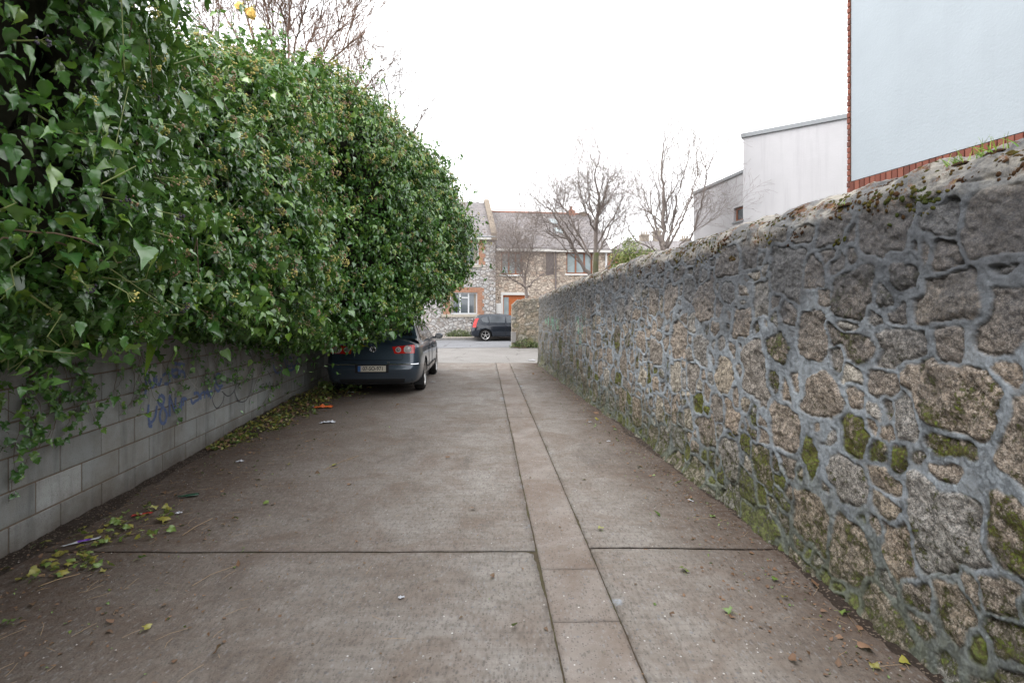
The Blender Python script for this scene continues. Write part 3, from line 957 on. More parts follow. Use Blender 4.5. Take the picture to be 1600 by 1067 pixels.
# ================================================================ ivy
def mat_leaf(name, a, b, young, vein=(.14, .25, .09), rough=.22):
    t = NT(name, rough, .8)
    rn = t.attr('rnd'); vn = t.attr('vein')
    c = t.ramp(rn, [(0, a), (.55, b), (.86, tuple((p+q)/2 for p, q in zip(b, young))), (.975, young), (1, (.34, .33, .03))])
    c = t.mix(t.math('MULTIPLY', vn, .35), c, vein)
    co = t.coord()
    c = t.mix(t.math('MULTIPLY', t.noise(14, 4, co), .3), c, a)
    geo = t.n('NewGeometry', out=6)
    c = t.mix(t.math('MULTIPLY', geo, .6), c, (.085, .15, .045))
    r_ = t.math('ADD', t.math('MULTIPLY', t.noise(25, 3, co), .2), rough-.08)
    tr = t.t.nodes.new('ShaderNodeBsdfTranslucent')
    t.set(tr.inputs['Color'], t.mix(.5, c, (.10, .22, .02)))
    m_ = t.t.nodes.new('ShaderNodeMixShader'); m_.inputs[0].default_value = .22
    t.done(c, r_, None)
    out = t.t.nodes['Material Output']
    t.t.links.new(t.b.outputs[0], m_.inputs[1]); t.t.links.new(tr.outputs[0], m_.inputs[2])
    t.t.links.new(m_.outputs[0], out.inputs['Surface'])
    return t.m
M_IVY = mat_leaf('ivy_leaf', (.024, .084, .017), (.066, .180, .024), (.22, .35, .035))
M_IVYSTEM = plain('ivy_stem', (.16, .19, .06), .6, var=.4, scale=12)
M_BROWNSTEM = plain('woody_stem', (.11, .075, .045), .8, var=.4, scale=20)
M_UMBEL = plain('ivy_flower', (.42, .38, .11), .7, var=.4, scale=8)
M_UMBELBROWN = plain('dry_ivy_flower', (.30, .20, .12), .8, var=.4, scale=8)
M_BERRY = plain('ivy_berry', (.022, .016, .028), .45, var=.4, scale=20)
M_IVYCORE = plain('shade_hull', (.022, .022, .014), 1.0, var=.6, scale=9, bump=.03, spec=.05)  # near-black hull colour standing in for shade in the foliage gaps

# leaf templates (x across, y from stalk to tip, z up), unit length
def leaf_template(kind):
    if kind == 'near':      # wavy ovate leaf with slight shoulders
        out = [(0, 0), (.16, -.04), (.32, .08), (.40, .24), (.31, .40), (.26, .58), (.12, .80), (0, 1.12)]
    elif kind == 'lobed':
        out = [(0, .05), (.22, -.06), (.42, .08), (.58, .30), (.34, .38), (.30, .60), (.14, .76), (0, 1.08)]
    elif kind == 'mid':
        out = [(0, 0), (.34, .10), (.40, .34), (.2, .68), (0, 1.05)]
    else:
        out = [(0, 0), (.38, .22), (.26, .6), (0, 1.05)]
    n = len(out)
    V = []; vein = []; F3 = []
    # midrib points matched to each outline point
    mids = [(0, y*.97) for x, y in out]
    for i, (x, y) in enumerate(out): V.append([x, y]); vein.append(0)
    for i, (x, y) in enumerate(out[1:-1]): V.append([-x, y]); vein.append(0)
    mi = len(V)
    ys = [out[0][1], .3, .62, out[-1][1]] if n > 5 else [out[0][1], .5, out[-1][1]]
    inner = ys[1:-1]
    for y in inner: V.append([0, y]); vein.append(1)
    R_ = list(range(n)); L_ = [0] + list(range(n, n+n-2)) + [n-1]
    rib = [0] + [mi+k for k in range(len(inner))] + [n-1]
    def side(chain, flip):
        # connect outline chain to rib by nearest y
        j = 0
        for i in range(len(chain)-1):
            a, b = chain[i], chain[i+1]
            while j < len(rib)-2 and V[b][1] > (V[rib[j]][1]+V[rib[j+1]][1])/2 + .12:
                f = (a, rib[j+1], rib[j]); F3.append(f if not flip else f[::-1]); j += 1
            if a != rib[j] and b != rib[j]:
                f = (a, b, rib[j]); F3.append(f if not flip else f[::-1])
        while j < len(rib)-2:
            f = (chain[-1], rib[j+1], rib[j]); 
            F3.append(f if not flip else f[::-1]); j += 1
    side(R_, False); side(L_, True)
    F3[:] = [f for f in F3 if len(set(f)) == 3]
    V = np.array(V, float)
    z = .24*np.abs(V[:, 0]) - .30*(V[:, 1]-.35)**2 + .11*np.sin(V[:, 1]*11)*np.abs(V[:, 0])*2
    return np.c_[V, z], np.array(F3), np.array(vein, float)
LT = {k: leaf_template(k) for k in ('near', 'lobed', 'mid', 'far')}

def rot_frames(Nv, Dv):
    """frames with z along Nv and y near Dv; returns (n,3,3) columns x,y,z"""
    z = Nv/np.linalg.norm(Nv, axis=1, keepdims=True)
    y = Dv - (Dv*z).sum(1, keepdims=True)*z
    y /= np.linalg.norm(y, axis=1, keepdims=True)+1e-9
    x = np.cross(y, z)
    return np.stack([x, y, z], -1)

def scatter(kind, Pn, Fr, size, rnd, curl=None):
    V, F3, vein = LT[kind]
    n = len(Pn); k = len(V)
    T = np.repeat(V[None], n, 0)
    if curl is not None:
        T[:, :, 2] += -curl[:, None]*(T[:, :, 1]**2) + (curl[:, None]*.8)*np.sin(T[:, :, 1]*7+curl[:, None]*9)*.12
        T[:, :, 0] *= (1-.25*np.abs(curl))[:, None]
    W = np.einsum('nij,nkj->nki', Fr, T)*size[:, None, None] + Pn[:, None, :]
    Fc = (F3[None] + (np.arange(n)*k)[:, None, None]).reshape(-1, 3)
    return W.reshape(-1, 3), Fc, np.repeat(rnd, k), np.tile(vein, n)

def join_scatter(lst):
    Vs, Fs, Rs, Vn = [], [], [], []; b = 0
    for V, Fc, r_, v in lst:
        Vs.append(V); Fs.append(Fc+b); Rs.append(r_); Vn.append(v); b += len(V)
    return np.concatenate(Vs), np.concatenate(Fs), np.concatenate(Rs), np.concatenate(Vn)

# envelope keys: d, Xouter, Zouter, Zbottom, Ztop, Xcrest, Xbottom
NEAR = np.array([
 [-2.2, -2.4, 2.5, 1.6, 4.2, -3.6, -3.3],
 [-1.0, -1.85, 2.5, 1.35, 5.0, -3.3, -3.1],
 [0.5, -1.50, 2.5, 1.20, 5.5, -3.2, -2.95],
 [1.6, -1.48, 2.5, 1.24, 5.6, -3.1, -3.0],
 [2.3, -1.50, 2.6, 1.32, 5.5, -3.1, -3.1],
 [2.9, -1.72, 2.6, 1.40, 5.2, -3.1, -3.2],
 [3.4, -2.10, 2.6, 1.50, 4.7, -3.1, -3.3],
 [3.9, -2.80, 2.6, 1.9, 3.9, -3.2, -3.4]])
MAIN = np.array([
 [3.2, -2.65, 2.3, 1.40, 3.6, -3.5, -3.35],
 [4.0, -2.42, 2.3, 1.44, 3.8, -3.6, -3.4],
 [5.0, -2.32, 2.3, 1.42, 4.1, -3.7, -3.5],
 [6.0, -2.34, 2.4, 1.36, 4.62, -3.7, -3.6],
 [7.0, -2.45, 2.5, 1.20, 5.10, -3.7, -3.7],
 [7.8, -2.52, 2.5, 1.12, 5.45, -3.7, -3.8],
 [8.4, -2.40, 2.5, 1.00, 5.6, -3.7, -3.8],
 [9.1, -2.00, 2.5, .94, 5.7, -3.7, -3.85],
 [10.0, -1.60, 2.6, 1.20, 5.8, -3.7, -3.6],
 [11.0, -1.20, 2.9, 1.62, 5.85, -3.8, -3.6],
 [11.9, -1.02, 3.0, 1.68, 5.8, -3.8, -3.7],
 [12.7, -1.25, 3.0, 1.7, 5.4, -3.9, -3.9],
 [13.5, -1.9, 3.0, 2.0, 5.0, -4.0, -4.2],
 [14.0, -3.6, 3.1, 2.6, 3.9, -4.3, -4.3]])

def env(keys, d, th, out=0.0):
    """point on the ivy envelope; th: -90 underside at the wall, 0 outermost, 90 crest, up to 150 on the back"""
    g_ = [np.interp(d, keys[:, 0], keys[:, k]) for k in range(1, 7)]
    Xo, zo, zb, zt, Xc, Xb = g_
    c, s = np.cos(th), np.sin(th)
    lo = th < 0
    ex = .62
    cl = np.clip(c, 0, 1)**ex; sl = -np.clip(-s, 0, 1)**ex
    cu = np.sign(c)*np.abs(c)**.85; su = np.clip(s, 0, 1)**.9
    X = np.where(lo, Xb + (Xo-Xb)*cl, Xc + (Xo-Xc)*cu)
    Z = np.where(lo, zo + (zo-zb)*sl, zo + (zt-zo)*su)
    return X, Z

def env_pts(keys, d, th, off, seed):
    e = 1e-2
    X, Z = env(keys, d, th)
    X1, Z1 = env(keys, d+e, th); X2, Z2 = env(keys, d, th+e)
    p = np.stack([X, d, Z], -1)
    a = np.stack([X1, d+e, Z1], -1)-p; b = np.stack([X2, d, Z2], -1)-p
    N = np.cross(a, b); N /= np.linalg.norm(N, axis=-1, keepdims=True)+1e-12
    # lumps
    u = th*1.9; l = .24*fbm(d*1.0, u, seed, 3) + .16*fbm(d*3.0, u*2.6, seed+5, 3)
    return p + N*(off+l)[..., None], N, l

CAVES = [(8.15, .22, .55, .36, 1.15), (7.6, -.25, .35, .28, .45), (8.2, -.62, .6, .22, .4), (2.75, .15, .25, .3, .3), (1.0, .55, .3, .2, .3)]
def cave_depth(d, th):
    s = 0
    for (cd, ct, rd, rt, dep) in CAVES:
        s = s + dep*np.exp(-(((d-cd)/rd)**2 + ((th-ct)/rt)**2)**1.5)
    return s

CAR_BOX = (-3.62, -1.55, 9.93, 14.9)
def keep_out(p):
    """True where a point would sit in the sedan or behind the wall face"""
    X, Y, Z = p[:, 0], p[:, 1], p[:, 2]
    prof = np.interp(Y, [9.9, 10.0, 10.55, 11.5, 12.7, 13.7, 14.8], [1.03, 1.18, 1.24, 1.56, 1.58, 1.2, .98])
    car = (X > CAR_BOX[0]) & (X < CAR_BOX[1]) & (Y > CAR_BOX[2]) & (Y < CAR_BOX[3]) & (Z < prof)
    xw = -3.29-.097*(Y-3.41)
    wall = (X < xw+.03) & (Z < 2.33)
    col = 800 + 830*X/np.maximum(Y, .1)
    zl = 1.6 - (np.interp(col, [505, 535, 560, 583, 617, 647, 668], [605, 580, 553, 536, 526, 512, 503])-487)/830*Y
    front = (Y > 8.3) & (Y < 9.98) & (col > 505) & (Z < zl)
    near = (X**2 + Y**2 + (Z-1.6)**2) < 1.6**2
    return car | wall | front | near

def ivy_mass(name, keys, label, n, seed, size, d0, d1, spray=0, slen=.42):
    rs = np.random.default_rng(seed)
    root = empty(name, (0, 0, 0), 0, label, 'ivy')
    # sample with area weighting by rejection
    lst = []
    N_try = int(n*3.2)
    d = rs.uniform(d0, d1, N_try); th = rs.uniform(R(-88), R(140), N_try)
    e = 1e-2
    X, Z = env(keys, d, th); X1, Z1 = env(keys, d+e, th); X2, Z2 = env(keys, d, th+e)
    ar = np.linalg.norm(np.cross(np.stack([X1-X, np.full_like(X, e), Z1-Z], -1), np.stack([X2-X, 0*X, Z2-Z], -1)), axis=1)/e/e
    w_ = np.clip(ar/np.quantile(ar, .97), 0, 1)
    w_ = w_*np.where(th > R(100), .35, 1)
    keep = rs.random(N_try) < w_
    d, th = d[keep][:n], th[keep][:n]
    layer = rs.random(len(d))
    off = np.where(layer < .55, rs.normal(0, .045, len(d)), -np.abs(rs.normal(.0, .22, len(d))))
    # sprigs poking out
    sp = fbm(d*6, th*12, seed+8, 2)
    off = off + np.where(sp > .35, .10*rs.random(len(d)), 0)
    if spray: off = off - .10
    off = off - cave_depth(d, th)*(1+.2*rs.normal(size=len(d))) if keys is not None else off
    p, N, l = env_pts(keys, d, th, off, seed)
    ok = ~keep_out(p)
    # gaps: thin out where a noise says so
    gap = fbm(d*4+30, th*8, seed+11, 3)
    ok &= ~((gap > .34) & (rs.random(len(d)) < .75))
    p, N, d, th, off = p[ok], N[ok], d[ok], th[ok], off[ok]
    m0 = len(p)
    tips = None
    if spray:
        K = 20
        qi = rs.integers(0, m0, int(spray*1.0))
        pb, Nb, _ = env_pts(keys, d[qi], th[qi], -.17-cave_depth(d[qi], th[qi]), seed)
        di = Nb*rs.uniform(.5, 1.1, (len(qi), 1)) + rs.normal(0, .42, (len(qi), 3)) + np.array([0, 0, .25])
        di /= np.linalg.norm(di, axis=1, keepdims=True)
        Ls = slen*np.exp(rs.normal(0, .35, len(qi)))
        t_ = rs.random((len(qi), K))**.8
        dro = rs.uniform(.05, .55, len(qi))*Ls
        pos = pb[:, None] + di[:, None]*(Ls[:, None]*t_)[..., None] + rs.normal(0, .028, (len(qi), K, 3))
        pos[..., 2] -= dro[:, None]*t_**2
        tips = (pb + di*Ls[:, None] - np.array([0, 0, 1.])*dro[:, None], Nb)
        ps = pos.reshape(-1, 3); Ns = np.repeat(Nb, K, 0); ts = t_.reshape(-1)
        ok = ~keep_out(ps)
        ok &= ~((ps[:, 2] < np.interp(ps[:, 1], keys[:, 0], keys[:, 3])-.04) & (rs.random(len(ps)) < .93))
        if d1 < 6: ok &= ~((ps[:, 2] < 1.12) | ((ps[:, 0] > -1.62+.0*ps[:, 1]) & (ps[:, 1] < 3)))
        rep = np.repeat(np.arange(len(qi)), K)
        p = np.concatenate([p, ps[ok]]); N = np.concatenate([N, Ns[ok]]); d = np.concatenate([d, np.repeat(d[qi], K)[ok]]); th = np.concatenate([th, np.repeat(th[qi], K)[ok]])
        off = np.concatenate([off, np.full(ok.sum(), .05)]); sprnd = np.concatenate([np.zeros(m0), rs.normal(0, .16, len(qi))[rep][ok] + .12*ts[ok]])
    else: sprnd = 0
    m = len(p)
    up = np.array([0, 0, 1.])
    nr = N*rs.uniform(.3, 1.0, (m, 1)) + up*rs.uniform(-.05, .85, (m, 1)) + rs.normal(0, .42, (m, 3))
    dn = -up*rs.uniform(.55, 1.2, (m, 1)) + N*rs.uniform(0, .7, (m, 1)) + rs.normal(0, .38, (m, 3))
    Fr = rot_frames(nr, dn)
    sz = size*np.exp(rs.normal(0, .33, m))
    rn = np.clip(rs.beta(2, 3.0, m) + .25*fbm(d*2, th*4, seed+20, 3) + sprnd, 0, .95)
    # young growth towards the top, outermost leaves
    yg = (rs.random(m) < np.clip(.07 + .36*sstep(.0, 1.2, th) + .10*(off > .03), 0, .5))
    rn = np.where(yg, rs.uniform(.75, .97, m), rn)
    rn = np.where(rs.random(m) < .0012, 1.0, rn)
    curl = rs.normal(.15, .38, m)
    dist = np.linalg.norm(p - np.array([0, 0, EYE]), axis=1)
    lod = np.where(dist < 4.3, 0, np.where(dist < 7.5, 1, 2))
    lob = rs.random(m) < .10
    for k, sel in (('near', (lod == 0) & ~lob), ('lobed', (lod == 0) & lob), ('mid', lod == 1), ('far', lod == 2)):
        if sel.any(): lst.append(scatter(k, p[sel], Fr[sel], sz[sel], rn[sel], curl[sel]))
    V, Fc, rr, vv = join_scatter(lst)
    link('foliage', np_mesh('foliage', V, Fc, True, {'rnd': rr, 'vein': vv}), M_IVY, root)
    # dark inner hull: shade between the leaves put into its colour
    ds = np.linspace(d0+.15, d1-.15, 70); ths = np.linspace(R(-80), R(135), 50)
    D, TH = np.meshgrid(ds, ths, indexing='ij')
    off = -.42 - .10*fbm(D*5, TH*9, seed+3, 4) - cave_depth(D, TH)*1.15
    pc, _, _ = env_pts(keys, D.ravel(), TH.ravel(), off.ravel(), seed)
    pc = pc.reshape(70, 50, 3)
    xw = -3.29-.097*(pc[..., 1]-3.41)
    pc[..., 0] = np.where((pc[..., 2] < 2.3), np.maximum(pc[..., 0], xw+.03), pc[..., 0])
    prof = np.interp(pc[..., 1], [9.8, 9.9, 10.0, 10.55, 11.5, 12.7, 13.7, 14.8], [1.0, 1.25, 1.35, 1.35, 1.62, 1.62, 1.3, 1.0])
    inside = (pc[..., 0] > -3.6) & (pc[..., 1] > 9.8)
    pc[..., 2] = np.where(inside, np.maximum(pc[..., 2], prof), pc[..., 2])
    link('shade_hull', np_mesh('shade_hull', pc.reshape(-1, 3), grid_faces(70, 50), True, {'rnd': np.full(3500, .5)}), M_IVYCORE, root)
    # stems
    mb = MB(); mg = MB()
    ns = int(n/150)
    for k in range(ns):
        dd = rs.uniform(d0+.2, d1-.2); tt = rs.uniform(R(-70), R(105))
        L = rs.uniform(.15, .55); ang = rs.uniform(0, 6.28)
        q = []
        o0 = rs.uniform(-.16, -.02)
        for i in range(6):
            f_ = i/5
            a_ = ang + f_*rs.normal(0, .5)
            q.append((dd + math.cos(a_)*L*f_*.8, tt + math.sin(a_)*L*f_*.35, o0 + (.12+.05*rs.random())*f_))
        q = np.array(q)
        pp, _, _ = env_pts(keys, q[:, 0], q[:, 1], q[:, 2]-cave_depth(q[:, 0], q[:, 1]), seed)
        if keep_out(pp).any(): continue
        (mg if rs.random() < .6 else mb).tube(pp, np.linspace(.0042, .0018, 6), 4, False)
    mg.build('green_stem', M_IVYSTEM, root, fix=False)['kind'] = 'stuff'; mb.build('woody_stem', M_BROWNSTEM, root, fix=False)['kind'] = 'stuff'
    # flower and berry umbels: little balls on spokes
    ico = np.array([(0, 0, 1), (.89, 0, .45), (.28, .85, .45), (-.72, .53, .45), (-.72, -.53, .45), (.28, -.85, .45),
                    (.72, .53, -.45), (-.28, .85, -.45), (-.89, 0, -.45), (-.28, -.85, -.45), (.72, -.53, -.45), (0, 0, -1)], float)
    icf = np.array([(0,1,2),(0,2,3),(0,3,4),(0,4,5),(0,5,1),(1,6,2),(2,7,3),(3,8,4),(4,9,5),(5,10,1),(6,7,2),(7,8,3),(8,9,4),(9,10,5),(10,6,1),(11,7,6),(11,8,7),(11,9,8),(11,10,9),(11,6,10)])
    def umbels(nm, mat, cnt, br, rad, bias, wmat_sel):
        centres = []
        nu = cnt
        dd = rs.uniform(d0+.1, d1-.1, nu*4); tt = rs.uniform(R(-45), R(115), nu*4)
        dens = fbm(dd*1.1+9, tt*2.2, seed+33, 3) + bias*sstep(-.2, 1.2, tt)
        pick = np.argsort(-(dens + rs.normal(0, .35, len(dd))))[:nu]
        dd, tt = dd[pick], tt[pick]
        pu, Nu, _ = env_pts(keys, dd, tt, rs.uniform(.03, .13, nu)-cave_depth(dd, tt), seed)
        if tips is not None:
            ti = rs.integers(0, len(tips[0]), int(nu*.7)); pu = np.concatenate([pu[:int(nu*.3)], tips[0][ti]]); Nu = np.concatenate([Nu[:int(nu*.3)], tips[1][ti]])
        ok = ~keep_out(pu) & (pu[:, 2] > np.interp(pu[:, 1], keys[:, 0], keys[:, 3])+.12); pu, Nu = pu[ok], Nu[ok]
        Vs = []; Fs = []; b = 0
        mbs = MB()
        for c, nn in zip(pu, Nu):
            dirs = rs.normal(size=(rs.integers(7, 13), 3)) + nn*.9; dirs /= np.linalg.norm(dirs, axis=1, keepdims=True)
            rr = rad*rs.uniform(.7, 1.3)
            for q in dirs:
                cc = c + q*rr
                Vs.append(ico*br*rs.uniform(.7, 1.2)+cc); Fs.append(icf+b); b += 12
            if np.linalg.norm(c-np.array([0, 0, 1.6])) < 6:
                for q in dirs: mbs.tube([c-nn*.01, c+q*rr], .0011, 3, False)
                mbs.tube([c-nn*.09, c], .0022, 4, False)
        link(nm, np_mesh(nm, np.concatenate(Vs), np.concatenate(Fs), True), mat, root)['kind'] = 'stuff'
        if mbs.v: mbs.build('flower_stalk', M_IVYSTEM, root, fix=False)['kind'] = 'stuff'
    far_ = d1 > 6
    umbels('flower_umbels', M_UMBEL, int(n*(.020 if far_ else .009)), .0075 if far_ else .0045, .038 if far_ else .026, .5, 0)
    umbels('dry_umbels', M_UMBELBROWN, int(n*(.018 if far_ else .0085)), .0065 if far_ else .005, .034 if far_ else .026, .4, 0)
    umbels('berries', M_BERRY, int(n*.0042), .0055, .022, .2, 0)
    return root

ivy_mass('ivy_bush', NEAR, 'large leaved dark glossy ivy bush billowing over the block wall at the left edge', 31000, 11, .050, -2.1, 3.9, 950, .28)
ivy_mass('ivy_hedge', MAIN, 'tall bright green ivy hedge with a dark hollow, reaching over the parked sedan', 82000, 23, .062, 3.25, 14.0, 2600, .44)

# trailing ivy strands on the block face
def strands():
    root = empty('trailing_ivy', tuple(lw(0, 1.3)), 0, 'thin trailing ivy strands with small lobed leaves hanging against the block wall', 'ivy')
    rs = np.random.default_rng(55)
    mb = MB(); lst = []
    base = np.array(root.location)
    trace = [[(250, 560), (262, 610), (270, 640), (275, 655)], [(330, 560), (350, 590), (380, 590)], [(400, 545), (385, 590), (360, 600), (315, 600)],
             [(418, 560), (400, 590), (388, 628)], [(440, 545), (425, 600), (408, 632)], [(450, 560), (432, 600), (402, 604)], [(466, 545), (462, 580), (455, 560)],
             [(445, 580), (465, 602)], [(300, 545), (310, 570), (340, 590), (372, 592)], [(352, 560), (360, 582), (372, 600)],
             [(30, 600), (20, 680), (8, 760), (3, 790)], [(0, 640), (30, 660), (70, 690), (95, 680)], [(90, 610), (80, 660), (60, 690), (35, 720), (12, 740)],
             [(60, 600), (75, 640), (95, 620)], [(140, 600), (146, 620), (150, 640), (146, 660)], [(208, 575), (213, 610), (214, 650)],
             [(120, 605), (100, 625), (70, 640), (40, 650)], [(0, 700), (20, 690), (40, 700)], [(150, 600), (120, 630), (90, 650)]]
    for k in range(44):
        x = rs.uniform(-60, 500)
        y0 = np.interp(x, [-60, 0, 200, 350, 500], [640, 600, 575, 545, 520]); L = rs.uniform(15, 70)*np.interp(x, [0, 500], [1.6, .55])
        trace.append([(x, y0-20), (x+rs.normal(0, 8), y0+L*.4), (x+rs.normal(0, 16), y0+L)])
    P_, F_, S_, C_ = [], [], [], []
    for tr in trace:
        q = [np.array(lw_ray(*p)) for p in tr]
        # spline
        pts = []
        for i in range(len(q)-1):
            p0, p1, p2, p3 = [q[max(0, min(len(q)-1, i+k))] for k in (-1, 0, 1, 2)]
            for t_ in np.linspace(0, 1, 8)[:-1]:
                pts.append(.5*((2*p1)+(-p0+p2)*t_+(2*p0-5*p1+4*p2-p3)*t_**2+(-p0+3*p1-3*p2+p3)*t_**3))
        pts.append(q[-1])
        wob = np.cumsum(rs.normal(0, .004, (len(pts), 2)), axis=0)
        W = [np.array(lw(p[0]+w2[0], max(p[1]+w2[1], .02), .008+.02*rs.random())) for p, w2 in zip(pts, wob)]
        mb.tube([w_-base for w_ in W], np.linspace(.0028, .0014, len(W)), 4, False)
        L = sum(np.linalg.norm(W[i+1]-W[i]) for i in range(len(W)-1))
        for _ in range(int(L/.052)+1):
            i = rs.integers(0, len(W)); 
            sd_ = rs.choice([-1, 1])
            P_.append(W[i]-base+np.array([.012+.035*rs.random(), rs.normal(0, .02), rs.normal(0, .015)]))
            F_.append((np.array([1.0, -.1, .35])+rs.normal(0, .35, 3), np.array([.1, .5*sd_, -.7])+rs.normal(0, .3, 3)))
            S_.append(rs.uniform(.022, .06)*(1.15 if tr[0][0] < 150 else .9)); C_.append(rs.uniform(.1, .92))
    Fr = rot_frames(np.array([f[0] for f in F_]), np.array([f[1] for f in F_]))
    V, Fc, rr, vv = scatter('lobed', np.array(P_), Fr, np.array(S_), np.array(C_), rs.normal(.1, .15, len(P_)))
    link('leaves', np_mesh('leaves', V, Fc, True, {'rnd': rr, 'vein': vv}), M_IVY, root)
    mb.build('stem', M_BROWNSTEM, root, fix=False)['kind'] = 'stuff'
    # curtain of small shaded leaves between the bush underside and the wall
strands()
def curtain():
    root = empty('ivy_curtain', tuple(lw(0, 1.3)), 0, 'shaded fringe of small ivy leaves clinging to the block wall under the overhang', 'ivy')
    rs = np.random.default_rng(56); n = 15000
    base = np.array(root.location)
    s = rs.uniform(-5.2, 6.4, n)
    low = 1.20 + .20*fbm(s*1.6, s*0, 8, 4) + np.interp(s, [-5, -1.2, 0, 6], [-.12, -.14, .08, .12])
    h = low + np.abs(rs.normal(0, .42, n)) + .03
    h = np.minimum(h, 2.25)
    out = .02 + rs.random(n)*np.clip((h-low)*.55+.05, .03, .5)
    W = np.array([np.array(lw(a, b, c)) for a, b, c in zip(s, h, out)]) - base
    nr = np.array([1., -.1, .3]) + rs.normal(0, .4, (n, 3)); dn = np.array([.15, 0, -1.]) + rs.normal(0, .5, (n, 3))
    V, Fc, rr, vv = scatter('mid', W, rot_frames(nr, dn), rs.uniform(.035, .075, n), rs.uniform(0, .6, n), rs.normal(.1, .2, n))
    link('leaves', np_mesh('leaves', V, Fc, True, {'rnd': rr, 'vein': vv}), M_IVY, root)
curtain()
# ================================================================ cars
def mat_paint(name, col, rough=.28, film=.28):
    t = NT(name, rough, .5)
    co = t.coord()
    c = t.mix(t.noise(3, 5, co), tuple(q*.85 for q in col), tuple(q*1.15 for q in col))
    # road film low on the body
    t.n('SeparateXYZ', {0: co}); z = t.t.nodes[-1].outputs[2]
    f = t.mr(t.math('ADD', z, t.math('MULTIPLY', t.noise(9, 5, co), .25)), .22, .70, film, 0)
    c = t.mix(f, c, (.11, .10, .09))
    return t.done(c, t.math('ADD', t.math('MULTIPLY', f, .5), rough), None, Coat_Weight=.7, Coat_Roughness=.06, Metallic=.25)
M_NAVY = mat_paint('navy_paint', (.030, .048, .070))
M_CHAR = mat_paint('charcoal_paint', (.010, .015, .024), .2, .08)
def mat_glass(name, col, rough=.04):
    t = NT(name, rough, .8)
    c = t.mix(t.noise(2.5, 4, t.coord()), tuple(q*.6 for q in col), tuple(min(1, q*1.4) for q in col))
    return t.done(c, rough)
M_CARGLASS = mat_glass('tinted_glass', (.018, .021, .022))
M_TYRE = plain('tyre_rubber', (.020, .019, .018), .85, var=.4, scale=30, spec=.2)
M_ALLOY = plain('alloy', (.46, .45, .44), .35, .8, var=.2, scale=12)
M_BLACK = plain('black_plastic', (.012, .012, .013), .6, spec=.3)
M_CHROME = plain('chrome', (.75, .76, .78), .12, 1.0, var=.05)
M_REDLAMP = mat_glass('red_lens', (.50, .015, .012), .1)
M_CLEARLAMP = mat_glass('clear_lens', (.48, .46, .45), .15)
M_PLATE = plain('plate_white', (.50, .46, .38), .5, var=.15, scale=10)
M_PLATEBLUE = plain('plate_blue', (.03, .11, .32), .5)
M_DARKTEXT = plain('dark_lettering', (.03, .03, .035), .6)
M_CUT = plain('wheel_well', (.008, .008, .008), .95, spec=.05)

def solidify_loft(st, mat, name, parent, cuts, sub=2, crease=None):
    """st: list of (rows) each a list of points of the right half from bottom to top; mirrored and capped"""
    n = len(st[0]); V = []; Fc = []
    ring = []
    for rows in st:
        r_ = [tuple(p) for p in rows]
        full = r_ + [(-p[0], p[1], p[2]) for p in reversed(r_) if abs(p[0]) > 1e-6]
        ring.append(full)
    m = len(ring[0])
    for r_ in ring: V += r_
    for i in range(len(ring)-1):
        for k in range(m):
            k2 = (k+1) % m
            Fc.append((i*m+k, i*m+k2, (i+1)*m+k2, (i+1)*m+k))
    # caps: pair left and right points of equal height
    nz = [k for k in range(n) if abs(st[0][k][0]) > 1e-6]
    for base in (0, (len(ring)-1)*m):
        L_ = lambda k: base + m - 1 - (k - (1 if abs(st[0][0][0]) < 1e-6 else 0))
        ks = nz
        for a, b in zip(ks[:-1], ks[1:]):
            Fc.append((base+a, base+b, L_(b), L_(a)))
        if abs(st[0][0][0]) < 1e-6: Fc.append((base, base+ks[0], L_(ks[0])))
        if abs(st[0][-1][0]) < 1e-6: Fc.append((base+ks[-1], base+n-1, L_(ks[-1])))
    me = bpy.data.meshes.new(name); me.from_pydata(V, [], Fc)
    import bmesh
    bm = bmesh.new(); bm.from_mesh(me); bmesh.ops.recalc_face_normals(bm, faces=bm.faces); bm.to_mesh(me); bm.free()
    me.polygons.foreach_set('use_smooth', [True]*len(me.polygons))
    ca_ = me.attributes.new('crease_edge', 'FLOAT', 'EDGE')
    ca_.data.foreach_set('value', [0.55 if max(e.vertices) < m else 0.0 for e in me.edges])
    me.materials.append(mat); me.materials.append(M_CUT)
    o = link(name, me, None, parent)
    md = o.modifiers.new('s', 'SUBSURF'); md.levels = sub; md.render_levels = sub
    cutters = []
    for (cx, cy, cz, r_, wd) in cuts:
        mb = MB(); mb.lathe([(.001, -wd/2), (r_, -wd/2), (r_, wd/2), (.001, wd/2)], 40, 'x', (cx, cy, cz))
        c = mb.build('cutter', M_CUT)
        c.parent = parent; cutters.append(c)
        b = o.modifiers.new('b', 'BOOLEAN'); b.object = c; b.operation = 'DIFFERENCE'; b.solver = 'EXACT'; b.material_mode = 'TRANSFER'
    bpy.context.view_layer.update()
    dg = bpy.context.evaluated_depsgraph_get()
    me2 = bpy.data.meshes.new_from_object(o.evaluated_get(dg))
    me2.name = name
    o.modifiers.clear(); o.data = me2
    for c in cutters: bpy.data.objects.remove(c)
    return o

def half_section(y, w, zb, zsh, ztop, tum=.90, ys=None):
    """right half: bottom centre to top centre. ys: offset in y per level (rear slant)"""
    pts = [(0, zb), (w*.80, zb), (w*.95, zb+.05), (w*.985, zb+.20), (w*1.0, .52), (w*1.0, .66), (w*.985, zsh-.12), (w*.955, zsh-.03), (w*tum, zsh+.005), (w*.62, ztop), (w*.3, ztop+.012), (0, ztop+.016)]
    return [(x, y + (ys[i] if ys else 0), z) for i, (x, z) in enumerate(pts)]

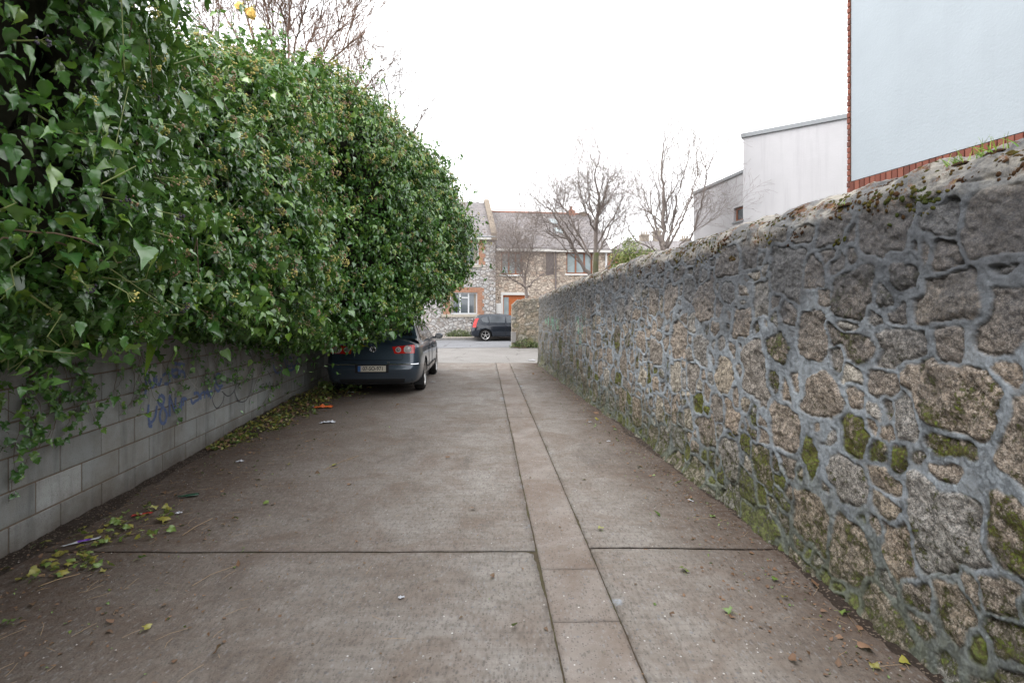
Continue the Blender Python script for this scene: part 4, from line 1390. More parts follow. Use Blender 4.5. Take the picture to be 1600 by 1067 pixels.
def wheel(root, x, y, r_, side, mat_rim, spokes=7, n=28):
    wroot = empty('wheel', (x, y, r_)); wroot.parent = root
    mb = MB(); mb.smooth = True
    wd = .21; hw = wd/2; R0 = r_; R1 = r_*.70
    mb.lathe([(R1, -hw+.01), (R1+.02, -hw), (R0-.03, -hw+.005), (R0-.006, -hw+.035), (R0, -.03), (R0, .03), (R0-.006, hw-.035), (R0-.03, hw-.005), (R1+.02, hw), (R1, hw-.01)], 44, 'x', close=True)
    mb.build('tyre', M_TYRE, wroot)
    rim = MB(); s_ = side
    rim.smooth = True
    rim.lathe([(R1+.004, s_*(hw-.004)), (R1-.012, s_*(hw-.008)), (R1-.022, s_*(hw-.03)), (R1-.028, s_*-.06)], 44, 'x')
    rim.smooth = False
    rim.lathe([(.001, s_*(hw-.030)), (.050, s_*(hw-.030)), (.056, s_*(hw-.045)), (.056, s_*(hw-.07))], 20, 'x')
    for k in range(spokes):
        a = 2*math.pi*k/spokes
        for da in (-.11, .11):
            M_ = Matrix.Rotation(a+da*.9, 4, 'X')
            vs = []
            for (rr, ww, dx) in ((.045, .016, .040), (R1*.55, .013, .030), (R1-.008, .019, .022)):
                for q in (-1, 1):
                    for e in (0, .018):
                        vs.append(M_ @ Vector((s_*(hw-dx-e), q*ww + da*rr*.55, rr)))
            f = []
            for i in range(2):
                b = i*4
                f += [(b, b+2, b+6, b+4), (b+1, b+5, b+7, b+3), (b, b+4, b+5, b+1), (b+2, b+3, b+7, b+6)]
            rim.add(vs, f)
    rim.build('rim', mat_rim, wroot)
    dk = MB(); dk.lathe([(.001, s_*(-.02)), (R1-.02, s_*(-.02))], 24, 'x'); dk.build('brake_disc', M_CUT, wroot)
    return wroot

def text_mesh(name, txt, size, M_, mat, parent, ext=.001, sx=1.0, bold=0.0):
    cu = bpy.data.curves.new(name, 'FONT'); cu.body = txt; cu.size = size; cu.extrude = ext; cu.align_x = 'CENTER'; cu.align_y = 'CENTER'; cu.offset = bold
    to = bpy.data.objects.new(name, cu); SC.collection.objects.link(to)
    bpy.context.view_layer.update()
    me = bpy.data.meshes.new_from_object(to.evaluated_get(bpy.context.evaluated_depsgraph_get()))
    bpy.data.objects.remove(to)
    me.transform(M_ @ Matrix.Diagonal((sx, 1, 1, 1)))
    return link(name, me, mat, parent)

def sedan():
    root = empty('parked_car', (-2.63, 9.98, 0), .055, 'dark navy saloon car parked nose away under the overhanging ivy, seen from behind', 'car')
    w = .905
    def S(y, wf, zb, zsh, ztop, tum=.9, rear=0.0):
        ys = None
        if rear:
            # y offset per level: bumper sticks out, boot lid leans in
            ys = [rear*q for q in (.10, .07, .04, .0, -.015, .035, .075, .10, .13, .19, .20, .20)]
        return half_section(y, w*wf, zb, zsh, ztop, tum, ys)
    st = [S(0.0, .80, .24, .99, 1.035, .86, 1.0),
          S(.035, .905, .23, 1.0, 1.060, .86, .8),
          S(.14, .965, .21, .99, 1.075, .87, .5),
          S(.42, .995, .20, .975, 1.085, .89),
          S(.75, 1.0, .19, .965, 1.075, .90),
          S(1.2, 1.0, .19, .96, 1.04, .91), S(1.9, 1.0, .19, .95, 1.02, .91), S(2.7, 1.0, .19, .94, 1.0, .91),
          S(3.4, 1.0, .19, .925, .985, .90), S(3.9, .99, .19, .89, .955, .89), S(4.3, .95, .20, .82, .89, .86), S(4.6, .86, .21, .72, .79, .82), S(4.77, .70, .25, .62, .68, .8)]
    yr, yf = .95, 3.66; rw = .325
    cuts = [(sx*(w-.06), yy, rw, .375, .36) for sx in (-1, 1) for yy in (yr, yf)]
    bodyo = solidify_loft(st, M_NAVY, 'body', root, cuts)
    from mathutils.bvhtree import BVHTree
    bvh = BVHTree.FromPolygons([v.co for v in bodyo.data.vertices], [tuple(p_.vertices) for p_ in bodyo.data.polygons])
    # greenhouse
    def zt(y): return np.interp(y, [.55, .68, .85, 1.05, 1.3, 1.6, 2.0, 2.5, 2.9, 3.2, 3.5, 3.72], [1.06, 1.115, 1.20, 1.285, 1.37, 1.43, 1.465, 1.465, 1.40, 1.26, 1.10, .97])
    def xs(z): return .835 - (z-.95)*.50
    def shell(mbx, ys_, o=0.0, x_in=1.0):
        rows = []
        for y in ys_:
            z = zt(y); ze = max(z-.05, .95)
            r_ = [(xs(.93)+o, .93), (xs((.93+ze)/2)+o, (.93+ze)/2), (xs(ze)+o, ze), (xs(ze)-.035, z-.018+o), (xs(ze)-.10, z+o), (xs(ze)*.5, z+.012+o), (0, z+.018+o)]
            full = [(a, y, b) for a, b in r_] + [(-a, y, b) for a, b in r_[-2::-1]]
            rows.append(full)
        mbx.grid(rows)
    mb = MB(); mb.smooth = True
    shell(mb, [.50, .55, .62, .68, .75, .85, .95, 1.05, 1.18, 1.3, 1.45, 1.6, 1.8, 2.0, 2.25, 2.5, 2.7, 2.9, 3.05, 3.2, 3.35, 3.5, 3.72, 3.78])
    mb.build('roof_shell', M_NAVY, root)
    # rear window and windscreen
    for nm, y0, y1 in (('rear_window', .66, 1.26), ('windscreen', 2.92, 3.62)):
        mb = MB(); mb.smooth = True
        rows = []
        for y in np.linspace(y0, y1, 9):
            z = zt(y); ze = max(z-.05, .95); xm = (xs(ze)-.115)
            rows.append([(xm*q, y, z+.007 + .012*(1-min(1, abs(q)*2-0 if abs(q) > .5 else abs(q)*2)*.9)*.9+.002) for q in np.linspace(-1, 1, 9)])
        mb.grid(rows); mb.build(nm, M_CARGLASS, root)
    # side windows with chrome line
    def side_panel(nm, outl, mat, o, sgn):
        mb = MB(); v = [(sgn*(xs(z)+o), y, z) for y, z in outl]
        mb.add(v, [tuple(range(len(v)))]); return mb.build(nm, mat, root)
    wins = [[(.98, .975), (1.02, 1.06), (1.30, 1.27), (1.52, 1.345), (1.57, .972)],
            [(1.61, .972), (1.56, 1.352), (1.9, 1.385), (2.27, 1.385), (2.27, .968)],
            [(2.33, .968), (2.33, 1.385), (2.6, 1.365), (2.85, 1.29), (3.28, .99), (3.28, .965)]]
    for sgn in (-1, 1):
        for wv in wins: side_panel('side_window', wv, M_CARGLASS, .006, sgn)
        mb = MB(); mb.box(.93, 3.3, -.006, .006, -.008, .008)
        ch = MB(); ch.tube([(sgn*(xs(.955)+.010), y, .957) for y in (.92, 1.6, 2.4, 3.3)], .008, 5)
        ch.tube([(sgn*(xs(z)+.008), y, z) for y, z in ((.94, .975), (1.0, 1.075), (1.29, 1.29), (1.52, 1.362), (1.9, 1.402), (2.3, 1.402), (2.6, 1.382), (2.86, 1.305), (3.3, .99))], .006, 5)
        ch.build('window_trim', M_CHROME, root)
        for y in (1.72, 2.5):
            hd = MB(); hd.smooth = True
            hd.tube([(sgn*(.895), y-.11, .80), (sgn*(.935), y-.07, .805), (sgn*.938, y+.05, .805), (sgn*.90, y+.09, .80)], .013, 6)
            hd.build('door_handle', M_NAVY, root)
        for y in (1.62, 2.31):
            sm = MB(); sm.box(sgn*.9065-.003, sgn*.9065+.003, y-.003, y+.003, .30, .93); sm.build('door_seam', M_BLACK, root)
        sm = MB(); sm.box(sgn*.9105-.006, sgn*.9105+.006, 1.36, 3.2, .43, .455, bev=.003)
        sm.build('rubbing_strip', M_BLACK, root)
        mir = MB(); mir.smooth = True
        cx, cy, cz = sgn*1.00, 3.02, 1.01
        rows = []
        for u in np.linspace(-math.pi/2, math.pi/2, 7):
            rows.append([(cx + sgn*.10*math.cos(v)*math.cos(u), cy + .055*math.sin(v)*math.cos(u)+.02, cz + .07*math.sin(u)) for v in np.linspace(0, 2*math.pi, 13)])
        mir.grid(rows); mir.tube([(sgn*.84, cy+.04, .97), (sgn*.93, cy+.03, .975)], .025, 6)
        mo = mir.build('wing_mirror', M_NAVY, root)
        mg = MB(); mg.add([(cx+.075*math.cos(a), cy-.0375, cz+.05*math.sin(a)) for a in np.linspace(0, 2*math.pi, 14)[:-1]], [tuple(range(13))]); mg.build('mirror_glass', M_CARGLASS, mo)
    for sgn in (-1, 1):
        for yy in (yr, yf): wheel(root, sgn*(w-.115), yy, rw, sgn, M_ALLOY, 8)
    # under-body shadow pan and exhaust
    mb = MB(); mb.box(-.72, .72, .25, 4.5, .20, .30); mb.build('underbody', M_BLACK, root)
    # ---- rear face details (the rear face near y=0)
    def ry(x, z):      # approximate rear surface y at height z
        h_ = bvh.ray_cast(Vector((x, -2, z)), Vector((0, 1, 0)))
        return (h_[0].y if h_[0] is not None and h_[0].y < 1.0 else .3) + .008
    def patch(nm, x0, x1, z0, z1, mat, o=.012, n=10, shape=None, par=None):
        mb = MB(); mb.smooth = True
        rows = []
        for i in range(n+1):
            for_ = []
            for j in range(7):
                u, v = i/n, j/6
                x = x0+(x1-x0)*u; z = z0+(z1-z0)*v
                if shape: x, z = shape(u, v)
                for_.append((x, ry(x, z)-o, z))
            rows.append(for_)
        mb.grid(rows); return mb.build(nm, mat, par or root)
    # lower bumper insert darker, black valance
    patch('bumper_valance', -.74, .74, .245, .335, M_BLACK, .010)
    # tail lights: red lens with two round lamps
    for sgn in (-1, 1):
        def sh(u, v):
            x = .385+.40*u
            zb_ = .805 + .008*u; zt_ = .955 + .02*u - .02*(1-u)
            z = zb_+(zt_-zb_)*v
            x = x + (.05*(.5-v) if u < .02 else 0)
            return sgn*x, z
        tl = patch('tail_light', 0, 1, 0, 1, M_REDLAMP, .022, 12, sh)
        for (lx, r_) in ((.480, .052), (.655, .074)):
            cz = .880 + (.005 if lx > .6 else 0)
            cyy = ry(sgn*lx, cz)-.030
            lm = MB(); lm.lathe([(r_, .004), (r_*.99, -.006), (r_*.78, -.006), (r_*.74, 0)], 28, 'y', (sgn*lx, cyy, cz)); lm.build('lamp_ring', M_CHROME if lx > 9 else M_CLEARLAMP, tl)
            lm = MB(); lm.smooth = True; lm.lathe([(r_*.74, -.001), (r_*.5, -.012), (r_*.2, -.016), (.001, -.017)], 24, 'y', (sgn*lx, cyy, cz)); lm.build('lamp', M_CLEARLAMP if lx > .6 else M_GREYLAMP, tl)
        # body filler so that lamp edges do not float at the corner
    # boot lid seam
    mb = MB()
    def line(pts, r_=.004): mb.tube([(x, ry(x, z)-.013, z) for x, z in pts], r_, 5)
    line([(-.52, .80), (-.56, .77), (-.575, .73), (-.54, .695), (-.2, .685), (.2, .685), (.54, .695), (.575, .73), (.56, .77), (.52, .80)], .0045)
    mb.build('boot_seam', M_BLACK, root)
    for sgn in (-1, 1):
        mb = MB()
        mb.tube([(sgn*x, ry(x, .608)-.014 + (.0 if x < .8 else .03*(x-.8)), .608) for x in (.27, .45, .6, .72, .80, .85)], .011, 6)
        mb.build('bumper_trim', M_CHROME, root)
    # number plate recess and plate
    py_ = min(ry(x, z) for x in (-.3, -.15, 0, .15, .3) for z in (.45, .48, .51, .54, .57, .60)) - .008 + .002
    mb = MB(); mb.box(-.31, .31, py_-.004, py_+.05, .455, .605, bev=.003); mb.build('plate_recess', M_BLACK, root)
    pl = MB(); pl.box(-.26, .26, py_-.012, py_-.0045, .475, .585, bev=.003); plo = pl.build('number_plate', M_PLATE, root)
    pb = MB(); pb.box(-.258, -.205, py_-.0145, py_-.0125, .478, .582); pb.build('blue_band', M_PLATEBLUE, plo)
    Mt = Matrix.Translation((.025, py_-.0135, .530)) @ Matrix.Rotation(R(90), 4, 'X')
    text_mesh('plate_text', '07-SO-971', .100, Mt, M_DARKTEXT, plo, .0008, .88, .0014)
    # round badge with letters V over W
    bz = .890; by = min(ry(x, z) for x in (-.05, 0, .05) for z in (.84, .89, .94))-.008
    bd = MB(); bd.smooth = True; bd.lathe([(.058, .004), (.058, -.006), (.049, -.008), (.049, .0)], 30, 'y', (0, by, bz)); bo = bd.build('badge', M_CHROME, root)
    bk = MB(); bk.lathe([(.05, -.001), (.001, -.002)], 24, 'y', (0, by, bz)); bk.build('badge_disc', M_BLACK, bo)
    lt = MB()
    for chain in ([(-.022, .042), (0, .004), (.022, .042)], [(-.041, .022), (-.019, -.042), (0, -.004), (.019, -.042), (.041, .022)]):
        lt.tube([(x, by-.005, bz+z) for x, z in chain], .0045, 5)
    lt.build('badge_letters', M_CHROME, bo)
    mb = MB(); mb.box(.27, .33, ry(.30, .65)-.018, ry(.30, .65)-.006, .636, .652, bev=.003); mb.build('lid_lock', M_CHROME, root)
    for dx in (-.62, -.54):
        ex = MB(); ex.smooth = True
        ex.lathe([(.026, .0), (.034, -.03), (.034, -.05), (.028, -.05), (.026, .02)], 18, 'y', (dx, .09, .265))
        ex.build('exhaust', M_CUT, root)
    # mud flaps
    for sgn in (-1, 1):
        mb = MB(); mb.box(sgn*.79-.10, sgn*.79+.10, .60, .612, .14, .36, bev=.004); mb.build('mud_flap', M_BLACK, root)
    ae = MB(); ae.smooth = True; ae.tube([(0, 1.5, zt(1.5)+.02), (0, 1.44, zt(1.5)+.05)], .012, 6); ae.build('aerial', M_BLACK, root)
    return root
M_GREYLAMP = mat_glass('smoky_lens', (.20, .17, .17), .15)
sedan()

def hatchback():
    L = 4.2; w = .885
    pos = P(735, 533, 29.75)
    root = empty('parked_car', (pos.x, 29.72, 0), -math.pi/2 + .13, 'small charcoal hatchback parked along the far kerb, its front hidden behind the short stone wall', 'car')
    def S(y, wf, zb, zsh, ztop, tum=.9, rear=0.0):
        ys = [rear*q for q in (.10, .07, .04, .0, .0, .03, .06, .09, .12, .16, .17, .17)] if rear else None
        return half_section(y, w*wf, zb, zsh, ztop, tum, ys)
    st = [S(0, .82, .28, .93, .98, .86, 1.0), S(.05, .93, .25, .94, 1.0, .87, .8), S(.2, .985, .22, .95, 1.0, .88, .4), S(.6, 1, .2, .95, 1.0, .9), S(1.2, 1, .19, .94, .99, .9), S(2.0, 1, .19, .93, .98, .9),
          S(2.8, 1, .19, .92, .98, .9), S(3.3, .99, .19, .89, .95, .89), S(3.75, .96, .20, .82, .88, .86), S(4.05, .86, .22, .72, .78, .82), S(4.2, .70, .26, .62, .68, .8)]
    yr, yf, rw = .78, 3.40, .315
    solidify_loft(st, M_CHAR, 'body', root, [(sx*(w-.06), yy, rw, .36, .36) for sx in (-1, 1) for yy in (yr, yf)])
    def zt(y): return np.interp(y, [.10, .22, .35, .50, .8, 1.3, 1.9, 2.4, 2.8, 3.1, 3.3], [.98, 1.16, 1.34, 1.42, 1.46, 1.475, 1.455, 1.37, 1.2, 1.04, .94])
    def xs(z): return .82 - (z-.95)*.42
    mb = MB(); mb.smooth = True; rows = []
    for y in [.06, .10, .16, .22, .28, .35, .42, .50, .65, .8, 1.0, 1.3, 1.6, 1.9, 2.15, 2.4, 2.6, 2.8, 2.95, 3.1, 3.3]:
        z = zt(y); ze = max(z-.05, .95)
        r_ = [(xs(.92), .92), (xs((.92+ze)/2), (.92+ze)/2), (xs(ze), ze), (xs(ze)-.035, z-.018), (xs(ze)-.10, z), (xs(ze)*.5, z+.012), (0, z+.018)]
        rows.append([(a, y, b) for a, b in r_] + [(-a, y, b) for a, b in r_[-2::-1]])
    mb.grid(rows); mb.build('roof_shell', M_CHAR, root)
    for sgn in (-1, 1):
        for outl in ([(.62, 1.06), (.55, 1.22), (.66, 1.30), (.90, 1.345), (.98, 1.0), (.80, .99)], [(1.03, .99), (.97, 1.35), (1.4, 1.375), (1.86, 1.37), (1.86, .985)], [(1.93, .985), (1.93, 1.365), (2.2, 1.33), (2.45, 1.24), (2.85, 1.0), (2.85, .98)]):
            mb = MB(); mb.add([(sgn*(xs(z)+.006), y, z) for y, z in outl], [tuple(range(len(outl)))]); mb.build('side_window', M_CARGLASS2, root)
        mb = MB(); mb.smooth = True
        mb.grid([[(sgn*(xs(max(z, .95))+.012-max(0, .95-z)*.0 + (.055*(1-min(1, (z-.72)/.25)) if z < .97 else 0)), y0+dy, z) for dy in (0, .05, .10, .15, .19)] for z, y0 in ((.74, .075), (.84, .085), (.95, .115), (1.06, .155), (1.16, .20), (1.24, .25))])
        mb.build('tail_light', M_REDLAMP, root)
        for y in (1.22, 2.08):
            mb = MB(); mb.smooth = True; mb.tube([(sgn*.875, y-.10, .80), (sgn*.905, y-.06, .805), (sgn*.905, y+.05, .805), (sgn*.875, y+.08, .80)], .012, 5)
            mb.build('door_handle', M_CHAR, root)
        for y in (1.0, 1.895):
            mb = MB(); mb.box(sgn*.888-.003, sgn*.888+.003, y-.004, y+.004, .32, .93)
            mb.build('door_seam', M_BLACK, root)
        for yy in (yr, yf): wheel(root, sgn*(w-.115), yy, rw, sgn, M_ALLOY, 5)
    mb = MB(); mb.box(-.70, .70, .2, 4.0, .2, .3); mb.build('underbody', M_BLACK, root)
    mb = MB(); mb.smooth = True
    mb.grid([[(q*(xs(z)-.12), y-.006, z+.004) for q in np.linspace(-1, 1, 6)] for y, z in ((.12, 1.03), (.2, 1.15), (.29, 1.27), (.37, 1.365))])
    mb.build('rear_window', M_CARGLASS, root)
    mb = MB(); mb.box(-.26, .26, -.012, -.002, .50, .61, bev=.003); mb.build('number_plate', M_PLATE, root)
    mb = MB(); mb.box(-.72, .72, .02, .06, .30, .42, bev=.02); mb.build('bumper_valance', M_BLACK, root)
M_CARGLASS2 = mat_glass('grey_glass', (.075, .085, .095), .08)
hatchback()
# ================================================================ houses across the street
def mat_rubble(name, a, b, c_, joint, sc=3.8, dark=.3):
    t = NT(name, .9, .15)
    co = t.coord((1, 1, 1.25)); co2 = t.coord()
    warp = t.n('VectorMath', {0: co, 1: t.n('VectorMath', {0: t.noise(3, 3, co2, out=1), 1: (.22, .22, .22)}, operation='MULTIPLY')}, operation='ADD')
    v = t.vor(sc, warp, out=1); e = t.vor(sc, warp, 'DISTANCE_TO_EDGE')
    t.n('SeparateColor', {0: v}); q = t.t.nodes[-1]
    c = t.ramp(q.outputs[0], [(0, a), (.5, b), (.85, c_), (1, tuple(x*.7 for x in a))])
    c = t.mix(1.0, c, t.ramp(t.noise(14, 6, co2, .7), [(.3, .62), (.7, 1.25)]), 'MULTIPLY')
    c = t.mix(t.mr(e, .015, .06, .85, 0), c, joint)
    c = t.mix(t.math('MULTIPLY', t.mr(t.noise(.9, 6, t.coord((1, 1, .5)), .7), .5, .75), dark), c, tuple(x*.45 for x in a))
    h = t.math('ADD', t.mr(e, 0, .12), t.math('MULTIPLY', t.noise(16, 5, co2, .7), .35))
    return t.done(c, .9, t.bump(h, .05))
M_STONEG = mat_rubble('grey_rubble', (.40, .39, .38), (.50, .485, .475), (.45, .405, .365), (.24, .20, .175))
M_STONEB = mat_rubble('tan_rubble', (.48, .40, .325), (.57, .49, .41), (.48, .37, .29), (.36, .295, .25), 4.6, .10)
def mat_brick(name, a, b, joint, bw=.225, rh=.075, mode='xz'):
    t = NT(name, .88, .15)
    tcn = t.n('TexCoord', out=3)
    if mode == 'xz': v = t.n('CombineXYZ', {0: t.n('SeparateXYZ', {0: tcn}, out=0), 1: t.n('SeparateXYZ', {0: tcn}, out=2)})
    else: v = t.n('CombineXYZ', {0: t.n('SeparateXYZ', {0: tcn}, out=2), 1: t.n('SeparateXYZ', {0: tcn}, out=0)})
    nd = t.t.nodes.new('ShaderNodeTexBrick')
    t.set(nd.inputs['Vector'], v); t.set(nd.inputs['Color1'], (*a, 1)); t.set(nd.inputs['Color2'], (*b, 1)); t.set(nd.inputs['Mortar'], (*joint, 1))
    nd.inputs['Scale'].default_value = 1; nd.inputs['Mortar Size'].default_value = .006; nd.inputs['Brick Width'].default_value = bw; nd.inputs['Row Height'].default_value = rh
    c = t.mix(t.noise(9, 5, t.coord()), nd.outputs[0], tuple(x*.6 for x in a))
    return t.done(c, .88, t.bump(nd.outputs[1], -.004))
M_BRICK = mat_brick('orange_brick', (.40, .20, .125), (.48, .29, .20), (.36, .30, .25))
M_SOLDIER = mat_brick('soldier_brick', (.40, .20, .125), (.48, .28, .19), (.36, .30, .25), .30, .078, 'zx')
def mat_slate():
    t = NT('roof_slate', .75, .25)
    tcn = t.n('TexCoord', out=3)
    v = t.n('CombineXYZ', {0: t.n('SeparateXYZ', {0: tcn}, out=0), 1: t.n('SeparateXYZ', {0: tcn}, out=2)})
    nd = t.t.nodes.new('ShaderNodeTexBrick'); t.set(nd.inputs['Vector'], v)
    t.set(nd.inputs['Color1'], (.150, .138, .140, 1)); t.set(nd.inputs['Color2'], (.215, .196, .196, 1)); t.set(nd.inputs['Mortar'], (.13, .12, .12, 1))
    nd.inputs['Scale'].default_value = 1; nd.inputs['Mortar Size'].default_value = .014; nd.inputs['Brick Width'].default_value = .30; nd.inputs['Row Height'].default_value = .16
    c = t.mix(t.math('MULTIPLY', t.mr(t.noise(1.4, 6, t.coord(), .7), .4, .7), .45), nd.outputs[0], (.22, .19, .175))
    c = t.mix(t.math('MULTIPLY', t.mr(t.noise(6, 5, t.coord(), .7), .55, .7), .4), c, (.20, .21, .165))
    return t.done(c, .75, t.bump(nd.outputs[1], -.02))
M_SLATE = mat_slate()
M_WHITEPVC = plain('white_frame', (.6, .61, .62), .4, var=.05)
M_SILL = plain('concrete_sill', (.40, .36, .30), .85, var=.2, scale=6)
M_COPE = plain('gable_coping', (.19, .155, .12), .9, var=.3, scale=5, bump=.004)
M_GUTTER = plain('gutter', (.55, .53, .50), .5, var=.1)
M_TIMBER = plain('orange_timber', (.40, .115, .035), .45, var=.2, scale=8)
M_TIMBER2 = plain('brown_timber', (.25, .10, .055), .5, var=.2, scale=8)
M_RIDGE = plain('ridge_tile', (.34, .16, .11), .85, var=.25, scale=8)
M_CURTAIN = plain('curtain', (.24, .21, .17), .9, var=.4, scale=5)
M_WINDARK = mat_glass('window_glass', (.10, .115, .125), .05)
M_WINPALE = mat_glass('pale_window_glass', (.30, .35, .36), .10)
M_LOUVRE = plain('grey_panel', (.155, .13, .125), .7, var=.2)
M_LEAD = plain('lead_flashing', (.30, .315, .335), .5, var=.2)
M_METERBOX = plain('meter_box', (.6, .59, .57), .5, var=.05)

def fx(px, y=0.0):               # picture column -> x along the facade plane set back by y
    k = (px-CX)/F
    # X = -1 + x ca - y sa ; D = 32 + x sa + y ca ; X = k D
    return (k*(32+y*ca) + 1 + y*sa)/(ca - k*sa)
def fz(px, py, y=0.0):
    x = fx(px, y); D = 32 + x*sa + y*ca
    return EYE - (py-HZ)/F*D

def wall_with_holes(name, x0, x1, z0, z1, y0, y1, holes, mat, parent, extra=()):
    """a facade wall cut round its openings; holes: (xa,xb,za,zb)"""
    mb = MB()
    xs_ = sorted({x0, x1, *[h[0] for h in holes], *[h[1] for h in holes]})
    for a, b in zip(xs_[:-1], xs_[1:]):
        cm = (a+b)/2
        hs_ = sorted([(h[2], h[3]) for h in holes if h[0] < cm < h[1]])
        z = z0
        for (za, zb) in hs_:
            if za > z: mb.box(a, b, y0, y1, z, za)
            z = zb
        if z < z1: mb.box(a, b, y0, y1, z, z1)
    for e_ in extra: mb.box(*e_)
    return mb.build(name, mat, parent)

def window(parent, xa, xb, za, zb, y, cols, fmat, gmat, trans=(), fw=.06, nm='window', curtain=False):
    """frame > pane; cols: list of column edges 0..1; trans: {col: height fraction of a transom}"""
    mb = MB()
    mb.box(xa, xb, y, y+.07, za, za+fw); mb.box(xa, xb, y, y+.07, zb-fw, zb)
    edges = [xa + (xb-xa)*c for c in cols]
    for i, e in enumerate(edges):
        c0 = e if i == 0 else (e-fw if i == len(edges)-1 else e-fw*.55)
        mb.box(c0, c0+(fw if i in (0, len(edges)-1) else fw*1.1), y-.002, y+.068, za+fw, zb-fw)
    for ci, fr in dict(trans).items():
        z = za+(zb-za)*fr
        mb.box(edges[ci]+fw*.5, edges[ci+1]-fw*.5, y-.004, y+.06, z-fw*.5, z+fw*.5)
    f = mb.build(nm, fmat, parent)
    for a, b in zip(edges[:-1], edges[1:]):
        g_ = MB(); g_.box(a+.03, b-.03, y+.035, y+.05, za+.03, zb-.03); g_.build('pane', gmat, f)
    if curtain:
        c = MB(); 
        for e0, e1 in ((xa+.05, xa+(xb-xa)*.13), (xb-(xb-xa)*.12, xb-.05)):
            c = MB(); c.box(e0, e1, y+.028, y+.036, za+.05, zb-.05); c.build('curtain', M_CURTAIN, f)
    return f

def terraced_houses():
    # ---- left house
    root = empty('stone_house', (-1.0, 32.0, 0), FA, 'grey stone house with brick window surrounds, slate roof and white framed windows', 'house')
    ez = fz(770, 373)           # eaves
    xL = -11.0
    gw = (fx(703), fx(746), fz(746, 491), fz(746, 457))
    uw = (fx(748)-2.55, fx(748), fz(748, 414), fz(748, 381)+.0)
    gw2 = (gw[0]-5.0, gw[1]-5.0, gw[2], gw[3]); uw2 = (uw[0]-4.6, uw[1]-4.6, uw[2], uw[3])
    br = .40
    holes = [(g_[0]-(br if True else 0), g_[1]+br, g_[2], g_[3]+.30) for g_ in (gw, gw2)] + [(g_[0]-br, g_[1]+br, g_[2], ez-.12) for g_ in (uw, uw2)]
    extra = []
    wall_args = ('wall', xL, 0, .05, ez, 0, .35, holes, M_STONEG, root)
    for g_, top in ((gw, gw[3]+.30), (gw2, gw2[3]+.30), (uw, ez-.12), (uw2, ez-.12)):
        mb = MB()
        # toothed brick jambs
        z = g_[2]; k = 0
        zt_ = g_[3] if top < ez-.2 else top
        while z < top-.01:
            h = min(.225, top-z); t_ = br if k % 2 == 0 else br-.11
            z += h; k += 1
        for sd_ in (0, 1):
            mb = MB(); z = g_[2]; k = 0
            while z < top-.01:
                h = min(.225, top-z); t_ = br if k % 2 == 0 else br-.11
                xa, xb = ((g_[0]-t_, g_[0]+.001), (g_[1]-.001, g_[1]+t_))[sd_]
                mb.box(xa, xb, -.006, .3, z+.001, z+h); z += h; k += 1
            mb.build('brick_jamb', M_BRICK, root)
        # the rest of the opening margin is stone
        z = g_[2]; k = 0
        while z < top-.01:
            h = min(.225, top-z)
            if k % 2: extra += [(g_[0]-br, g_[0]-br+.109, .0, .3, z, z+h), (g_[1]+br-.109, g_[1]+br, .0, .3, z, z+h)]
            z += h; k += 1
        if top < ez-.2:
            mb = MB(); mb.box(g_[0], g_[1], -.008, .3, g_[3], top); mb.build('brick_lintel', M_SOLDIER, root)
        else:
            mb = MB(); mb.box(g_[0], g_[1], -.008, .3, g_[3], top); mb.build('brick_lintel', M_SOLDIER, root)
        mb = MB(); mb.box(g_[0]-.5, g_[1]+.12, -.08, .3, g_[2]-.17, g_[2], bev=.01); mb.build('sill', M_SILL, root)
        window(root, g_[0], g_[1], g_[2], g_[3], .10, [0, .37, .68, 1] if g_ in (gw, gw2) else [0, .5, 1], M_WHITEPVC, M_WINDARK, {1: .76} if g_ in (gw, gw2) else {}, .075, curtain=True)
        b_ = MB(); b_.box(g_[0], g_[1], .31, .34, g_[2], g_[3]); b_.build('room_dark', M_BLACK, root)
    wall_with_holes(*wall_args, extra=extra)
    # slate roof, ridge, gable coping
    zr = fz(757, 319, 4.2); D = 4.2
    mb = MB(); mb.prism([(xL, -.25, ez+.02), (0-.02, -.25, ez+.02), (-.02, D, zr), (xL, D, zr)], (0, .0, 1), .10)
    mb.prism([(xL, D, zr), (-.02, D, zr), (-.02, 2*D, ez+.02), (xL, 2*D, ez+.02)], (0, 0, 1), .10)
    ro = mb.build('roof', M_SLATE, root)
    mb = MB(); mb.prism([(-.28, -.30, ez+.16), (.06, -.30, ez+.16), (.06, D, zr+.19), (-.28, D, zr+.19)], (0, 0, 1), .14)
    mb.prism([(-.28, D, zr+.19), (.06, D, zr+.19), (.06, 2*D, ez+.16), (-.28, 2*D, ez+.16)], (0, 0, 1), .14)
    mb.box(-.28, .06, -.35, .02, ez-.12, ez+.30)
    mb.build('gable_coping', M_COPE, ro)
    mb = MB(); mb.prism([(-.02, .35, .05), (-.02, 2*D, .05), (-.02, 2*D, ez), (-.02, D, zr+.1), (-.02, .35, ez+.1)], (-1, 0, 0), .3); mb.build('gable_wall', M_STONEG, root)
    mb = MB(); mb.box(xL, .10, -.33, -.02, ez-.10, ez+.03, bev=.01); mb.build('gutter', M_GUTTER, root)
    mb = MB(); mb.box(-1.55, .12, -.36, -.05, ez+.035, ez+.12, bev=.02); mb.build('flashing', M_LEAD, root)
    # ---- right house, tan stone, set back a little
    root = empty('stone_house', (-1.0, 32.0, 0), FA, 'tan stone house with long slate roof, timber windows and an orange front door', 'house')
    y0 = .30; xR = fx(950, y0); ez = fz(774, 389, y0)
    zr = fz(800, 334, 4.4)
    w1 = (fx(783, y0), fx(816, y0), fz(800, 429, y0), fz(800, 394, y0))
    w2 = (fx(885, y0), fx(926, y0), fz(905, 428, y0), fz(905, 394, y0))
    pn = (fx(853, y0), fx(866, y0), w1[2], w1[3])
